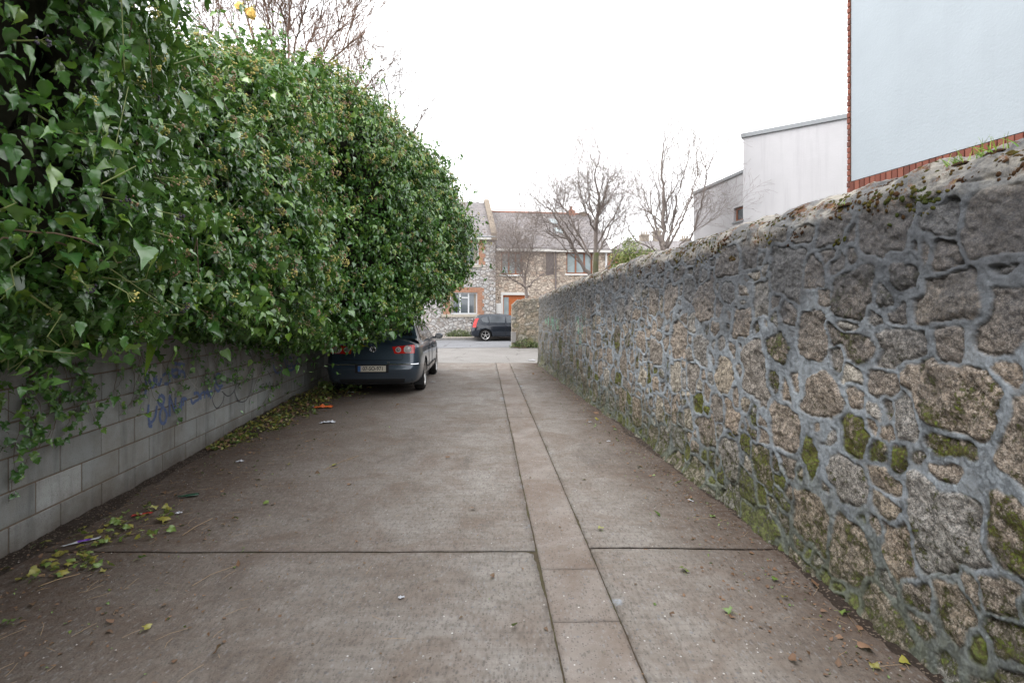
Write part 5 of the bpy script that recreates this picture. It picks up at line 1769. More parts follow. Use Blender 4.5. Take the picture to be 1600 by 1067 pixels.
    dr = (fx(785, y0), fx(826, y0), .15, fz(786, 461, y0))
    wall_with_holes('wall', .02, xR, .05, ez, y0, y0+.35, [w1, w2, pn, dr, (fx(884, y0), fx(925, y0), .9, 2.5)], M_STONEB, root)
    for wv in (w1, w2):
        window(root, *wv, y0+.12, [0, .37, .70, 1], M_TIMBER2, M_WINPALE, {}, .09)
        mb = MB(); mb.box(wv[0]-.1, wv[1]+.1, y0-.07, y0+.3, wv[2]-.10, wv[2], bev=.01); mb.build('sill', M_METERBOX, root)
    mb = MB()
    for k in range(9): mb.box(pn[0]+.02+k*(pn[1]-pn[0]-.04)/9, pn[0]+.02+(k+.8)*(pn[1]-pn[0]-.04)/9, y0+.03, y0+.10, pn[2], pn[3])
    mb.box(pn[0], pn[1], y0+.105, y0+.14, pn[2], pn[3]); mb.build('slatted_panel', M_LOUVRE, root)
    window(root, fx(884, y0), fx(925, y0), .9, 2.5, y0+.12, [0, .5, 1], M_TIMBER2, M_WINDARK, {}, .09)
    # door set: pale surround, timber frame, glazed side light, door leaf
    mb = MB(); mb.box(dr[0]-.10, dr[0]+.04, y0-.03, y0+.25, .1, dr[3]+.16); mb.box(dr[0]+.041, dr[1], y0-.03, y0+.25, dr[3], dr[3]+.16); mb.build('door_surround', M_GUTTER, root)
    mb = MB(); mb.box(dr[0]+.04, dr[1], y0+.10, y0+.18, dr[3]-.12, dr[3]); mb.box(dr[0]+.04, dr[0]+.09, y0+.10, y0+.18, .15, dr[3]-.12)
    mb.box(dr[0]+.41, dr[0]+.50, y0+.10, y0+.18, .15, dr[3]-.12); mb.build('door_frame', M_TIMBER, root)
    mb = MB(); mb.box(dr[0]+.09, dr[0]+.41, y0+.13, y0+.15, .15, dr[3]-.12); mb.build('side_light', M_WINPALE, root)
    mb = MB(); mb.box(dr[0]+.50, dr[1], y0+.12, y0+.17, .15, dr[3]-.12, bev=.005); dl = mb.build('door', M_TIMBER, root)
    mb = MB(); mb.box(fx(774, y0)+.04, fx(783, y0)-.02, y0-.07, y0+.0, fz(779, 490, y0), fz(779, 474, y0), bev=.01); mb.build('meter_box', M_METERBOX, root)
    D = 4.4
    mb = MB(); mb.prism([(0.08, y0-.2, ez+.02), (xR+.1, y0-.2, ez+.02), (xR+.1, D, zr), (0.08, D, zr)], (0, 0, 1), .10)
    mb.prism([(0.08, D, zr), (xR+.1, D, zr), (xR+.1, 2*D, ez), (0.08, 2*D, ez)], (0, 0, 1), .10)
    ro = mb.build('roof', M_SLATE, root)
    mb = MB(); mb.smooth = True; mb.tube([(0.08, D, zr+.10), (xR, D, zr+.10)], .085, 8); mb.build('ridge_tiles', M_RIDGE, ro)
    mb = MB(); mb.box(.08, xR+.15, y0-.28, y0-.0, ez-.14, ez+.01, bev=.01); mb.build('gutter', M_GUTTER, root)
    mb = MB(); mb.tube([(fx(868, y0), y0-.06, ez-.1), (fx(868, y0), y0-.06, .1)], .05, 8); mb.build('downpipe', M_LOUVRE, root)
    mb = MB(); mb.tube([(xR-.15, y0-.06, ez-.1), (xR-.15, y0-.06, .1)], .05, 8); mb.build('downpipe', M_WHITEPVC, root)
    mb = MB(); mb.prism([(xR, y0+.35, .05), (xR, 2*D-.1, .05), (xR, 2*D-.1, ez), (xR, D, zr), (xR, y0+.35, ez)], (-1, 0, 0), .3); mb.build('gable_wall', M_STONEB, root)
    for px, py in ((867, 346), (868, 364)):
        mb = MB()
        x = fx(px, 3); yy = D*(fz(px, py, 2.5)-ez)/(zr-ez); z = ez+(zr-ez)*(yy-y0+.2)/(D-y0+.2)+.10
        sl = (zr-ez)/(D-y0+.2)
        mb.prism([(x-.28, yy-.3, z-.3*sl), (x+.28, yy-.3, z-.3*sl), (x+.28, yy+.3, z+.3*sl), (x-.28, yy+.3, z+.3*sl)], (0, -.3, 1), .06)
        mb.build('rooflight', M_WINPALE, ro)
    mb = MB(); mb.box(fx(888, D)-.05, fx(896, D)+.05, D-.25, D+.25, zr-.1, zr+.32, bev=.01); mb.tube([(fx(890, D)+.1, D, zr+.3), (fx(890, D)+.1, D, zr+.62)], .11, 8); mb.build('chimney', M_RIDGE, ro)
    mb = MB(); mb.box(fx(907, D), fx(914, D), D-.3, D+.3, zr-.1, zr+.22, bev=.01); mb.build('chimney', M_COPE, ro)
terraced_houses()

# small brick outbuilding and far terrace seen between the bare trees
def outbuilding():
    p = P(948, 400, 35.0)
    root = empty('brick_annexe', (p.x, 35.0, 0), .1, 'small brick annexe with arched window at the right end of the tan house', 'building')
    zt_ = P(950, 396, 35).z
    mb = MB(); mb.box(0, 1.35, 0, 4, 0, zt_); mb.build('wall', M_BRICK, root)
    mb = MB(); mb.box(-.1, 2.3, -.15, 4.1, zt_, zt_+.14, bev=.01); mb.build('roof_edge', M_LOUVRE, root)
    mb = MB(); arc = [(.35, -.02, zt_-1.9), (.95, -.02, zt_-1.9), (.95, -.02, zt_-.95)] + [(.65+.3*math.cos(a), -.02, zt_-.95+.3*math.sin(a)) for a in np.linspace(.3, 2.84, 7)] + [(.35, -.02, zt_-.95)]
    mb.prism(arc, (0, 1, 0), .05); w_ = mb.build('window', M_WINPALE, root)
    mb = MB(); mb.box(1.36, 5.2, .2, 4, 0, zt_-1.0); mb.build('low_wall', M_STONEB, root)
outbuilding()
def far_terrace():
    d = 62.0
    p = P(962, 395, d)
    root = empty('slate_terrace', (p.x, d, 0), .05, 'distant terrace with slate roof and tall cream chimney stacks seen behind the bare trees', 'house')
    ze = P(970, 392, d).z; zr = P(1040, 378, d).z
    L = P(1125, 380, d).x - p.x
    mb = MB(); mb.box(0, L, 0, 8, 0, ze); mb.build('wall', M_STONEB, root)
    mb = MB(); mb.prism([(-.3, -.3, ze), (L, -.3, ze), (L, 4, zr+.6), (2.2, 4, zr+.6)], (0, 0, 1), .12); mb.prism([(2.2, 4, zr+.6), (L, 4, zr+.6), (L, 8, ze), (-.3, 8, ze)], (0, 0, 1), .12)
    ro = mb.build('roof', M_SLATE, root)
    for px, wd, top in ((1010, 1.0, 366), (1030, .8, 360), (1075, 1.0, 372)):
        x = P(px, 0, d+4).x - p.x; z1 = P(px, top, d+4).z
        mb = MB(); mb.box(x-wd/2, x+wd/2, 3.6, 4.6, ze, z1, bev=.03); mb.box(x-wd/2-.08, x+wd/2+.08, 3.52, 4.68, z1-.25, z1-.1)
        for k in (-1, 0, 1): mb.tube([(x+k*.28, 4.1, z1), (x+k*.28, 4.1, z1+.4)], .11, 7)
        mb.build('chimney', M_CHIM, ro)
M_CHIM = plain('cream_chimney', (.25, .215, .175), .9, var=.3, scale=4)
far_terrace()

# ================================================================ pale modern building and the blue rendered gable
def mat_render(name, a, streak, bumpd=.004, sc=60, amt=.25):
    t = NT(name, .88, .15)
    co = t.coord()
    c = t.mix(t.mr(t.noise(.8, 6, co, .6), .35, .65), tuple(q*.95 for q in a), tuple(min(1, q*1.03) for q in a))
    st = t.noise(1.0, 7, t.coord((5, 5, .25)), .7)
    c = t.mix(t.math('MULTIPLY', t.mr(st, .5, .75), amt), c, streak)
    sp = t.noise(5, 7, t.coord((2.2, 2.2, .5)), .75)
    c = t.mix(t.math('MULTIPLY', t.mr(sp, .70, .76), amt*1.6), c, streak)
    hb = t.math('ADD', t.noise(sc, 5, co, .65), t.math('MULTIPLY', t.noise(sc*.25, 4, co, .6), .8))
    return t.done(c, .88, t.bump(hb, bumpd))
M_PALER = mat_render('pale_render', (.43, .42, .43), (.32, .305, .32), amt=.55)
M_BLUER = mat_render('pale_blue_render', (.345, .38, .41), (.275, .30, .325), .0025, 34, amt=.2)
M_GREYMETAL = plain('grey_flashing', (.22, .23, .24), .5, var=.15)

def modern():
    A = P(1161, 215, 18.0); dirv = Vector((2.43, -1.84, 0)).normalized()
    ang = math.atan2(dirv.y, dirv.x)
    root = empty('modern_building', (A.x, A.y, 0), ang, 'off white rendered modern building with grey roof edging and one small brown window', 'building')
    H = A.z
    mb = MB(); mb.box(0, 12, 0, 7, 0, H-.02); mb.build('front_block', M_PALER, root)
    mb = MB(); mb.box(-.06, 12.1, -.06, 7.1, H-.02, H+.13, bev=.01); mb.build('roof_edging', M_GREYMETAL, root)
    # lower receding wing: plane through the left corner going back along (-.158,1)
    inv = Matrix.Rotation(-ang, 4, 'Z')
    u = inv @ Vector((-.158, 1, 0)).normalized(); n_ = inv @ Vector((1, .158, 0)).normalized()
    H2 = P(1161, 270, 18.0).z
    o0 = Vector((.02, .03, 0)) 
    Lw = 3.45
    hz0, hz1 = P(1150, 347, 18.5).z, P(1150, 325, 18.5).z
    def wp(s, out, z): return o0 + u*s - n_*out + Vector((0, 0, z))
    def slab_(mbx, s0, s1, o_in, o_out, z0, z1):
        vs = [wp(s, o_, z) for s in (s0, s1) for o_ in (o_in, o_out) for z in (z0, z1)]
        mbx.add(vs, [(0, 1, 3, 2), (4, 6, 7, 5), (0, 4, 5, 1), (2, 3, 7, 6), (0, 2, 6, 4), (1, 5, 7, 3)])
    def s_at(px):
        k = (px-CX)/F; th_ = math.hypot(.158, 1)
        s = (A.x - k*A.y)/(k + .158)
        return s*th_
    sa_, sb_ = s_at(1160.5), s_at(1145)
    mb = MB(); slab_(mb, 0, sa_, -6, 0, 0, H2); slab_(mb, sb_, Lw, -6, 0, 0, H2); slab_(mb, sa_, sb_, -6, 0, 0, hz0); slab_(mb, sa_, sb_, -6, 0, hz1, H2); slab_(mb, sa_, sb_, -6, -.22, hz0, hz1)
    mb.build('rear_wing', M_PALER, root)
    mb = MB(); slab_(mb, 0, Lw+.05, -6, .05, H2+.003, H2+.11); mb.build('roof_edging', M_GREYMETAL, root)
    mb = MB(); t_ = .06
    slab_(mb, sa_+.01, sb_-.01, -.16, -.09, hz0+.01, hz0+.01+t_); slab_(mb, sa_+.01, sb_-.01, -.16, -.09, hz1-.01-t_, hz1-.01)
    slab_(mb, sa_+.01, sa_+.01+t_, -.16, -.09, hz0+.07, hz1-.07); slab_(mb, sb_-.01-t_, sb_-.01, -.16, -.09, hz0+.07, hz1-.07)
    f = mb.build('window', M_TIMBER2, root)
    mb = MB(); slab_(mb, sa_+.05, sb_-.05, -.14, -.12, hz0+.05, hz1-.05); mb.build('pane', M_WINDARK, f)
    mb = MB(); slab_(mb, sa_-.05, sb_+.05, -.2, .05, hz0-.05, hz0); mb.build('sill', M_GREYMETAL, root)
modern()

def blue_gable():
    Cn = P(1328.5, 285.4, 7.0)                   # far corner, top of the brick plinth
    dirv = Vector((.2096, -1, 0)).normalized()    # runs towards the camera
    ang = math.atan2(dirv.y, dirv.x)
    root = empty('rendered_house', (Cn.x, Cn.y, 0), ang, 'pale blue rendered gable edged in red brick rising behind the right hand wall', 'house')
    zp = Cn.z; Ht = 9.0; Ln = 9.0
    # local: x towards the camera, y to the right (inside), wall face y=0
    mb = MB(); mb.box(.016, Ln, 0, 5.5, zp+.012, Ht); mb.build('wall', M_BLUER, root)
    mb = MB(); mb.box(0.01, Ln, .012, 5.5, 0, zp+.008); mb.build('plinth_backing', M_JOINT, root)
    mb = MB(); rs = np.random.default_rng(3)
    x = .0
    while x < Ln:
        mb.cur = rs.random(); mb.box(x, x+.066, -.012+rs.normal(0, .0012), .10, zp-.215, zp, bev=.004); x += .077
    mb.build('soldier_course', M_REDBRICK, root)
    mb = MB()
    z = zp-.215-.077; r_ = 0
    while z > .1:
        x = -.11 if r_ % 2 else 0
        while x < Ln:
            mb.cur = rs.random(); mb.box(max(x, 0), x+.215, -.008, .10, z, z+.066, bev=.004); x += .225
        z -= .077; r_ += 1
        if z < zp-1.3: break
    mb.build('brick_plinth', M_REDBRICK, root)
    # brick corner: courses end on the gable edge
    mb = MB(); z = zp-.215; k = 0
    while z < Ht:
        mb.cur = rs.random()
        dx = rs.normal(0, .002)
        mb.box(-.034+dx, .010, -.020+rs.normal(0, .0015), .215, z, z+.066, bev=.004)
        z += .0765; k += 1
    mb.build('brick_quoin', M_REDBRICK, root)
    mb = MB(); mb.box(-.028, .010, -.006, .2, zp-.3, Ht); mb.build('quoin_mortar', M_JOINT, root)
def mat_redbrick():
    t = NT('red_brick', .85, .2)
    co = t.coord(); rn = t.attr('rnd')
    c = t.ramp(rn, [(0, (.12, .045, .034)), (.5, (.20, .068, .048)), (.85, (.25, .095, .066)), (1, (.11, .05, .043))])
    c = t.mix(t.math('MULTIPLY', t.noise(60, 5, co, .7), .5), c, (.14, .06, .045))
    c = t.mix(t.math('MULTIPLY', t.mr(t.noise(3, 6, co, .7), .55, .72), .4), c, (.09, .05, .045))
    return t.done(c, .85, t.bump(t.noise(90, 5, co), .003))
M_REDBRICK = mat_redbrick()
blue_gable()
# ================================================================ bare trees
def bark(name, a, b, moss=0.0):
    t = NT(name, .9, .15)
    co = t.coord()
    c = t.mix(t.noise(12, 6, t.coord((3, 3, .6)), .7), a, b)
    if moss: c = t.mix(t.math('MULTIPLY', t.mr(t.noise(3, 6, co, .7), .4, .6), moss), c, (.105, .12, .035))
    return t.done(c, .9, t.bump(t.noise(30, 5, t.coord((3, 3, .6))), .01))
M_BARKG = bark('green_grey_bark', (.09, .085, .06), (.17, .155, .12), .8)
M_BARK = bark('grey_bark', (.175, .142, .13), (.30, .255, .235), .12)
M_TWIG = bark('twig_bark', (.085, .065, .055), (.17, .135, .12))
M_TWIGRED = bark('red_twig_bark', (.17, .105, .08), (.28, .19, .15))

def grow(mb, p, d, L, r0, lev, rs, cfg):
    """one wandering branch and its children"""
    n = max(3, int(L/cfg['seg'][lev]))
    pts = [Vector(p)]; d = Vector(d).normalized()
    step = L/n
    w = cfg['wig'][lev]
    for i in range(n):
        d = (d + Vector(rs.normal(0, w, 3)) + Vector((0, 0, cfg['up'][lev]))).normalized()
        pts.append(pts[-1] + d*step)
    r1 = max(cfg['rmin'], r0*.35)
    mb.tube(pts, np.linspace(r0, r1, len(pts)), 5 if lev == 0 else (4 if lev == 1 else 3), False)
    if lev >= cfg['levels']: return
    nc = int(L*cfg['kids'][lev]*rs.uniform(.8, 1.2))+1
    for _ in range(nc):
        t_ = rs.uniform(.18, 1.0)**.8
        i = min(int(t_*n), n-1)
        q = pts[i].lerp(pts[i+1], rs.random())
        dd = (pts[i+1]-pts[i]).normalized()
        ax = Vector(rs.normal(size=3)); ax = (ax - dd*ax.dot(dd)).normalized()
        a_ = rs.uniform(*cfg['ang'])
        nd = dd*math.cos(a_) + ax*math.sin(a_)
        grow(mb, q, nd, cfg['len'][lev]*rs.uniform(.45, 1.3)*(1-.3*t_), max(cfg['rmin'], r0*(1-.6*t_)*.5), lev+1, rs, cfg)

CFG = dict(seg=[.16, .13, .09, .07], wig=[.09, .12, .15, .18], up=[.05, .06, .06, .03], kids=[4.2, 6.0, 7.0, 0], len=[1.15, .55, .30, .2], ang=(R(22), R(58)), rmin=.0042, levels=3)

def bare_tree(name, label, base, d, trunk, limbs, seed, tmat, cfg, root_z=0.0, group=None, kmat=None):
    """trunk: list of (px,py,r); limbs: lists of (px,py,r,depth offset)"""
    rs = np.random.default_rng(seed)
    b = P(trunk[0][0], trunk[0][1], d)
    root = empty(name, (b.x, d, root_z), 0, label, 'tree', group)
    o = Vector((b.x, d, root_z))
    tr = MB(); tr.smooth = True
    pts = [Vector((b.x, d, root_z))-o] + [P(x, y, d)-o for x, y, r_ in trunk]
    tr.tube(pts, [trunk[0][2]*1.25] + [r_ for x, y, r_ in trunk], 9)
    tr.build('trunk', tmat, root, fix=False)
    for li in limbs:
        mb = MB(); mb.smooth = True
        pts = [P(x, y, d+dz)-o for x, y, r_, dz in li]; rad = [r_ for x, y, r_, dz in li]
        # spline through the traced limb
        q = []; rr = []
        for i in range(len(pts)-1):
            p0, p1, p2, p3 = [pts[max(0, min(len(pts)-1, i+k))] for k in (-1, 0, 1, 2)]
            for t_ in np.linspace(0, 1, 6)[:-1]:
                q.append(.5*((2*p1)+(p2-p0)*t_+(2*p0-5*p1+4*p2-p3)*t_**2+(3*p1-p0-3*p2+p3)*t_**3) + Vector(rs.normal(0, .018, 3))); rr.append(rad[i]+(rad[i+1]-rad[i])*t_)
        q.append(pts[-1]); rr.append(rad[-1])
        mb.tube(q, rr, 7, False)
        L = sum((q[i+1]-q[i]).length for i in range(len(q)-1))
        nk = int(L*cfg.get('limbkids', 7))
        for _ in range(nk):
            t_ = rs.uniform(cfg.get('bare', .12), 1)
            i = min(int(t_*(len(q)-1)), len(q)-2)
            dd = (q[i+1]-q[i]).normalized(); ax = Vector(rs.normal(size=3)); ax = (ax-dd*ax.dot(dd)).normalized()
            a_ = rs.uniform(*cfg['ang'])
            grow(mb, q[i], dd*math.cos(a_)+ax*math.sin(a_)+Vector((0, 0, .1)), cfg['len'][0]*rs.uniform(.5, 1.3)*(1.1-.6*t_), max(cfg['rmin'], rr[i]*.45), 1, rs, cfg)
        grow(mb, q[-1], (q[-1]-q[-2]), cfg['len'][0]*.8, max(rad[-1], cfg['rmin']), 1, rs, cfg)
        mb.build('limb', kmat or tmat, root, fix=False)
    return root

c1 = dict(CFG); c1.update(len=[1.35, .85, .5, .25], ang=(R(26), R(68)), limbkids=8, rmin=.0034, up=[.04,.05,.04,.02], kids=[4, 6, 7, 0])
bare_tree('bare_tree', 'small bare tree with low forking twiggy crown, rising behind the short tan stone wall', None, 25.2,
  [(823, 470, .085), (822, 455, .075), (820, 444, .065)],
  [[(821, 450, .05, 0), (816, 425, .042, .2), (812, 395, .03, .4), (806, 360, .02, .5), (812, 325, .010, .6)],
   [(822, 450, .045, 0), (810, 442, .035, -.4), (794, 432, .025, -.8), (779, 420, .012, -1.2)],
   [(822, 452, .045, 0), (833, 440, .035, .4), (846, 430, .024, .9), (858, 424, .012, 1.2)],
   [(820, 444, .035, 0), (824, 415, .026, -.5), (832, 385, .018, -.8), (838, 350, .009, -1)],
   [(819, 440, .03, 0), (806, 415, .022, .6), (796, 388, .014, .9), (788, 365, .007, 1.1)],
   [(816, 425, .022, 0), (800, 400, .016, -.6), (788, 380, .009, -.9)]], 1, M_BARK, c1)
c2 = dict(CFG); c2.update(len=[1.9, 1.05, .6, .3], ang=(R(28), R(72)), limbkids=6, rmin=.0030, up=[.05,.05,.04,.02], kids=[3.6, 5.2, 5.4, 0])
bare_tree('bare_tree', 'taller bare tree with mossy green trunk and spreading crooked limbs, middle of the three', None, 22.0,
  [(931, 445, .125), (931, 415, .115), (932, 395, .105)],
  [[(932, 398, .09, 0), (931, 365, .08, .1), (934, 335, .06, .2), (936, 305, .045, .1), (929, 275, .03, 0), (938, 245, .018, -.2), (932, 225, .008, -.3)],
   [(924, 430, .085, -.2), (908, 412, .070, -.3), (893, 380, .052, -.5), (873, 350, .040, -.6), (862, 330, .028, -.8), (845, 318, .018, -.9), (828, 302, .009, -1)],
   [(893, 380, .04, -.5), (880, 372, .03, -.9), (860, 362, .018, -1.3), (850, 345, .008, -1.5)],
   [(922, 400, .05, .2), (905, 368, .04, .6), (888, 335, .03, .9), (872, 310, .02, 1.2), (868, 280, .009, 1.4)],
   [(934, 335, .045, 0), (945, 310, .035, -.5), (950, 285, .022, -.8), (962, 270, .010, -1)],
   [(933, 400, .045, .1), (945, 375, .035, .6), (958, 345, .022, 1.0), (965, 320, .010, 1.2)],
   [(929, 360, .04, 0), (916, 330, .03, -.5), (906, 295, .02, -.8), (904, 262, .012, -1), (910, 240, .006, -1)],
   [(934, 380, .04, .2), (950, 352, .03, .5), (966, 325, .02, .8), (975, 298, .010, 1)],
   [(924, 405, .035, -.3), (900, 372, .028, -1), (872, 335, .02, -1.5), (852, 310, .010, -1.8)],
   [(932, 350, .035, 0), (922, 318, .025, .5), (918, 280, .018, .8), (922, 245, .008, 1)],
   [(935, 430, .03, -.3), (952, 415, .025, -.6), (966, 390, .02, -.8), (975, 350, .014, -.9), (978, 330, .006, -1)]], 2, M_BARKG, c2, kmat=M_BARK)
c3 = dict(CFG); c3.update(len=[1.4, .85, .5, .25], ang=(R(20), R(58)), limbkids=5.2, rmin=.0028, kids=[3.2, 5, 5, 0], up=[.05, .05, .04, .02])
bare_tree('bare_tree', 'bare multi stemmed tree with straight upright rods, nearest to the pale modern building', None, 18.5,
  [(1036, 410, .10), (1036, 392, .095), (1035, 380, .085)],
  [[(1036, 385, .075, 0), (1036, 340, .06, 0), (1037, 295, .045, .1), (1034, 255, .028, .1), (1039, 222, .014, .1), (1037, 200, .006, 0)],
   [(1034, 390, .035, -.1), (1030, 375, .03, -.2), (1022, 345, .022, -.4), (1010, 315, .016, -.6), (1002, 280, .008, -.8)],
   [(1038, 392, .05, .1), (1046, 372, .042, .2), (1053, 340, .034, .4), (1060, 300, .025, .5), (1072, 262, .017, .5), (1078, 232, .010, .5), (1070, 208, .005, .4)],
   [(1043, 388, .045, 0), (1057, 362, .036, -.3), (1072, 330, .028, -.5), (1082, 300, .02, -.6), (1090, 268, .012, -.7), (1085, 235, .006, -.8)],
   [(1078, 378, .04, .2), (1090, 340, .033, .2), (1100, 300, .026, .2), (1104, 268, .019, .1), (1116, 238, .012, 0), (1112, 205, .006, 0)],
   [(1104, 268, .016, .1), (1092, 245, .011, .3), (1083, 220, .006, .4)],
   [(1034, 385, .03, 0), (1024, 350, .025, .3), (1030, 310, .018, .5), (1020, 275, .012, .6), (1008, 240, .006, .7)],
   [(1036, 388, .03, .1), (1040, 355, .025, .4), (1048, 318, .018, .6), (1050, 280, .012, .8), (1056, 245, .006, .8)],
   [(1032, 380, .03, .3), (1014, 345, .022, .6), (1000, 312, .015, .9), (992, 275, .008, 1)],
   [(1040, 380, .03, -.4), (1060, 345, .022, -.8), (1080, 305, .016, -1), (1100, 262, .010, -1), (1125, 235, .005, -1)],
   [(1031, 395, .03, -.2), (1010, 385, .022, -.5), (990, 372, .015, -.8), (980, 350, .008, -1)],
   [(1060, 385, .022, .3), (1085, 362, .018, .1), (1110, 345, .012, -.1), (1130, 330, .006, -.3)]], 3, M_BARK, c3)

# twiggy crowns that stand up behind the ivy hedge
def twig_clump(label, d, stems, seed, mat, cfg):
    rs = np.random.default_rng(seed)
    b = P(stems[0][0][0], 200, d)
    root = empty('bare_shrub', (b.x, d, 0), 0, label, 'tree')
    o = Vector((b.x, d, 0))
    st = MB(); st.smooth = True; st.tube([(0, 0, 0), (.05, 0, 1.5), (0, .05, 3.2)], [.13, .11, .08], 8); st.build('trunk', M_BARK, root, fix=False)
    for s_ in stems:
        mb = MB(); mb.smooth = True
        top = Vector((0, 0, 3.1))
        pts = [top] + [P(x, y, d+rs.normal(0, .5))-o for x, y in s_]
        q = []
        for i in range(len(pts)-1):
            for t_ in np.linspace(0, 1, 7)[:-1]: q.append(pts[i].lerp(pts[i+1], t_) + Vector(rs.normal(0, .012, 3)))
        q.append(pts[-1])
        rr = np.linspace(.030, .007, len(q)); mb.tube(q, rr, 5, False)
        for _ in range(cfg['n']):
            i = rs.integers(int(len(q)*.3), len(q)-1)
            dd = (q[i+1]-q[i]).normalized(); ax = Vector(rs.normal(size=3)); ax = (ax-dd*ax.dot(dd)).normalized()
            a_ = rs.uniform(*cfg['ang'])
            grow(mb, q[i], dd*math.cos(a_)+ax*math.sin(a_), cfg['len'][0]*rs.uniform(.5, 1.2), .009, 1, rs, cfg)
        mb.build('limb', mat, root, fix=False)
ct = dict(CFG); ct.update(len=[1.3, .65, .35, .2], ang=(R(12), R(36)), kids=[4, 6, 5, 0], n=15, rmin=.0030, up=[.07, .08, .07, .03], wig=[.04, .06, .09, .12], levels=3)
twig_clump('red brown twiggy bare shrub standing up behind the near part of the ivy hedge', 9.6,
  [[(400, 120), (372, 60), (340, 5), (325, -60)], [(410, 110), (395, 50), (380, 0), (375, -60)], [(425, 110), (425, 60), (415, 10), (400, -60)], [(445, 110), (445, 60), (455, 5), (450, -60)],
   [(455, 110), (462, 60), (480, 5), (485, -50)], [(465, 115), (480, 75), (500, 35), (510, -20)], [(475, 120), (500, 85), (525, 50), (535, 20)], [(380, 100), (345, 70), (322, 50)], [(450, 110), (450, 50), (435, 5), (430, -40)], [(480, 125), (515, 95), (555, 62), (570, 50)]], 61, M_TWIGRED, ct)
ct2 = dict(ct); ct2.update(n=11, len=[.95, .5, .3, .2])
twig_clump('smaller reddish bare shrub showing above the crest of the ivy hedge', 11.8,
  [[(530, 150), (528, 100), (520, 60)], [(540, 150), (545, 100), (545, 62)], [(550, 150), (565, 110), (572, 80)], [(520, 140), (505, 95), (500, 70)], [(555, 160), (580, 125), (598, 105)]], 62, M_TWIGRED, ct2)
twig_clump('sparse low bare twigs poking out above the far shoulder of the ivy hedge', 12.6,
  [[(610, 190), (608, 150), (600, 125)], [(615, 195), (622, 160), (628, 140)], [(640, 215), (655, 190), (662, 172)], [(600, 180), (588, 150), (582, 132)]], 63, M_TWIG, ct2)

# gold foil balloon scrap caught in the twigs
def foil():
    d = 7.6
    b = P(385, 16, d)
    root = empty('foil_balloon', tuple(b), 0, 'crumpled gold foil balloon remnant caught on twigs above the ivy hedge', 'balloon')
    rs = np.random.default_rng(8)
    mb = MB(); mb.smooth = False
    prof = [(-.165, .075, .02), (-.13, .065, .055), (-.07, .04, .05), (-.02, .008, .022), (.01, -.01, .03), (.045, -.03, .065), (.085, -.05, .07), (.12, -.085, .05), (.125, -.125, .012)]
    rows = []
    for i, (x, z, r_) in enumerate(prof):
        rows.append([(x + rs.normal(0, .006) + .3*r_*math.sin(a), r_*.55*math.cos(a)+rs.normal(0, .006), z + r_*math.sin(a)*(1+.2*rs.normal())) for a in np.linspace(0, 2*math.pi, 13)[:-1]])
        rows[-1].append(rows[-1][0])
    mb.grid(rows); mb.build('foil', M_GOLD, root)
    mb = MB(); mb.tube([(-.03, -.02, .0), (.02, -.03, .01), (.06, -.04, .0), (.06, 0, -.12), (.05, .02, -.5), (.02, .05, -.9)], .003, 4); mb.build('ribbon', M_GOLD, root)
def mat_gold():
    t = NT('gold_foil', .28, .6)
    c = t.mix(t.noise(30, 5, t.coord(), .7), (.34, .19, .03), (.62, .42, .12))
    return t.done(c, .3, t.bump(t.noise(40, 5, t.coord(), .7), .01), .75)
M_GOLD = mat_gold()
foil()

# ================================================================ leafy shrubs
M_SHRUB = mat_leaf('shrub_leaf', (.09, .11, .02), (.17, .20, .03), (.30, .32, .05), (.3, .35, .1), .5)
M_WEED = mat_leaf('weed_leaf', (.05, .07, .02), (.10, .13, .03), (.18, .20, .05), (.2, .25, .1), .5)
def shrub(name, label, blobs, n, size, seed, mat, cat='shrub'):
    rs = np.random.default_rng(seed)
    c0 = blobs[0][0]
    root = empty(name, (c0[0], c0[1], 0), 0, label, cat)
    o = np.array([c0[0], c0[1], 0.])
    PP = []; NN = []
    tot = sum(r_[0]*r_[2] for c, r_ in blobs)
    for c, r_ in blobs:
        k = int(n*r_[0]*r_[2]/tot)
        q = rs.normal(size=(k, 3)); q /= np.linalg.norm(q, axis=1, keepdims=True)
        rad = (1-np.abs(rs.normal(0, .25, k)))*(1+.25*fbm(q[:, 0]*3+c[0], q[:, 2]*3, seed, 3))
        PP.append(np.array(c) + q*np.array(r_)*rad[:, None]); NN.append(q)
    PP = np.concatenate(PP); NN = np.concatenate(NN); ok = PP[:, 2] > .01; PP, NN = PP[ok], NN[ok]
    k = len(PP)
    Fr = rot_frames(NN + rs.normal(0, .6, (k, 3)) + np.array([0, 0, .3]), rs.normal(0, .7, (k, 3)) + np.array([0, 0, .2]))
    V, Fc, rr, vv = scatter('far', PP-o, Fr, size*np.exp(rs.normal(0, .3, k)), rs.uniform(0, .97, k), rs.normal(0, .2, k))
    link('foliage', np_mesh('foliage', V, Fc, True, {'rnd': rr, 'vein': vv}), mat, root)
    mb = MB(); mb.smooth = True
    for c, r_ in blobs:
        for _ in range(4):
            e = Vector(c)-Vector(o)+Vector(rs.normal(0, .4, 3)*np.array(r_)); mb.tube([(rs.normal(0, .05), rs.normal(0, .05), 0), tuple(Vector(e)*.5+Vector(rs.normal(0, .05, 3))), tuple(e)], [.02, .014, .006], 5, False)
    mb.build('stems', M_BROWNSTEM, root, fix=False)
shrub('garden_shrub', 'yellow green leafy shrub behind the long wall, below the distant chimneys', [(tuple(P(975, 405, 27)), (.75, .7, .6)), (tuple(P(992, 400, 27)), (.6, .6, .7)), (tuple(P(1015, 402, 26.6)), (.5, .5, .5)), (tuple(P(985, 380, 27.4)), (.45, .4, .35)), (tuple(P(968, 420, 26.8)), (.5, .5, .9))], 2600, .085, 71, M_SHRUB)
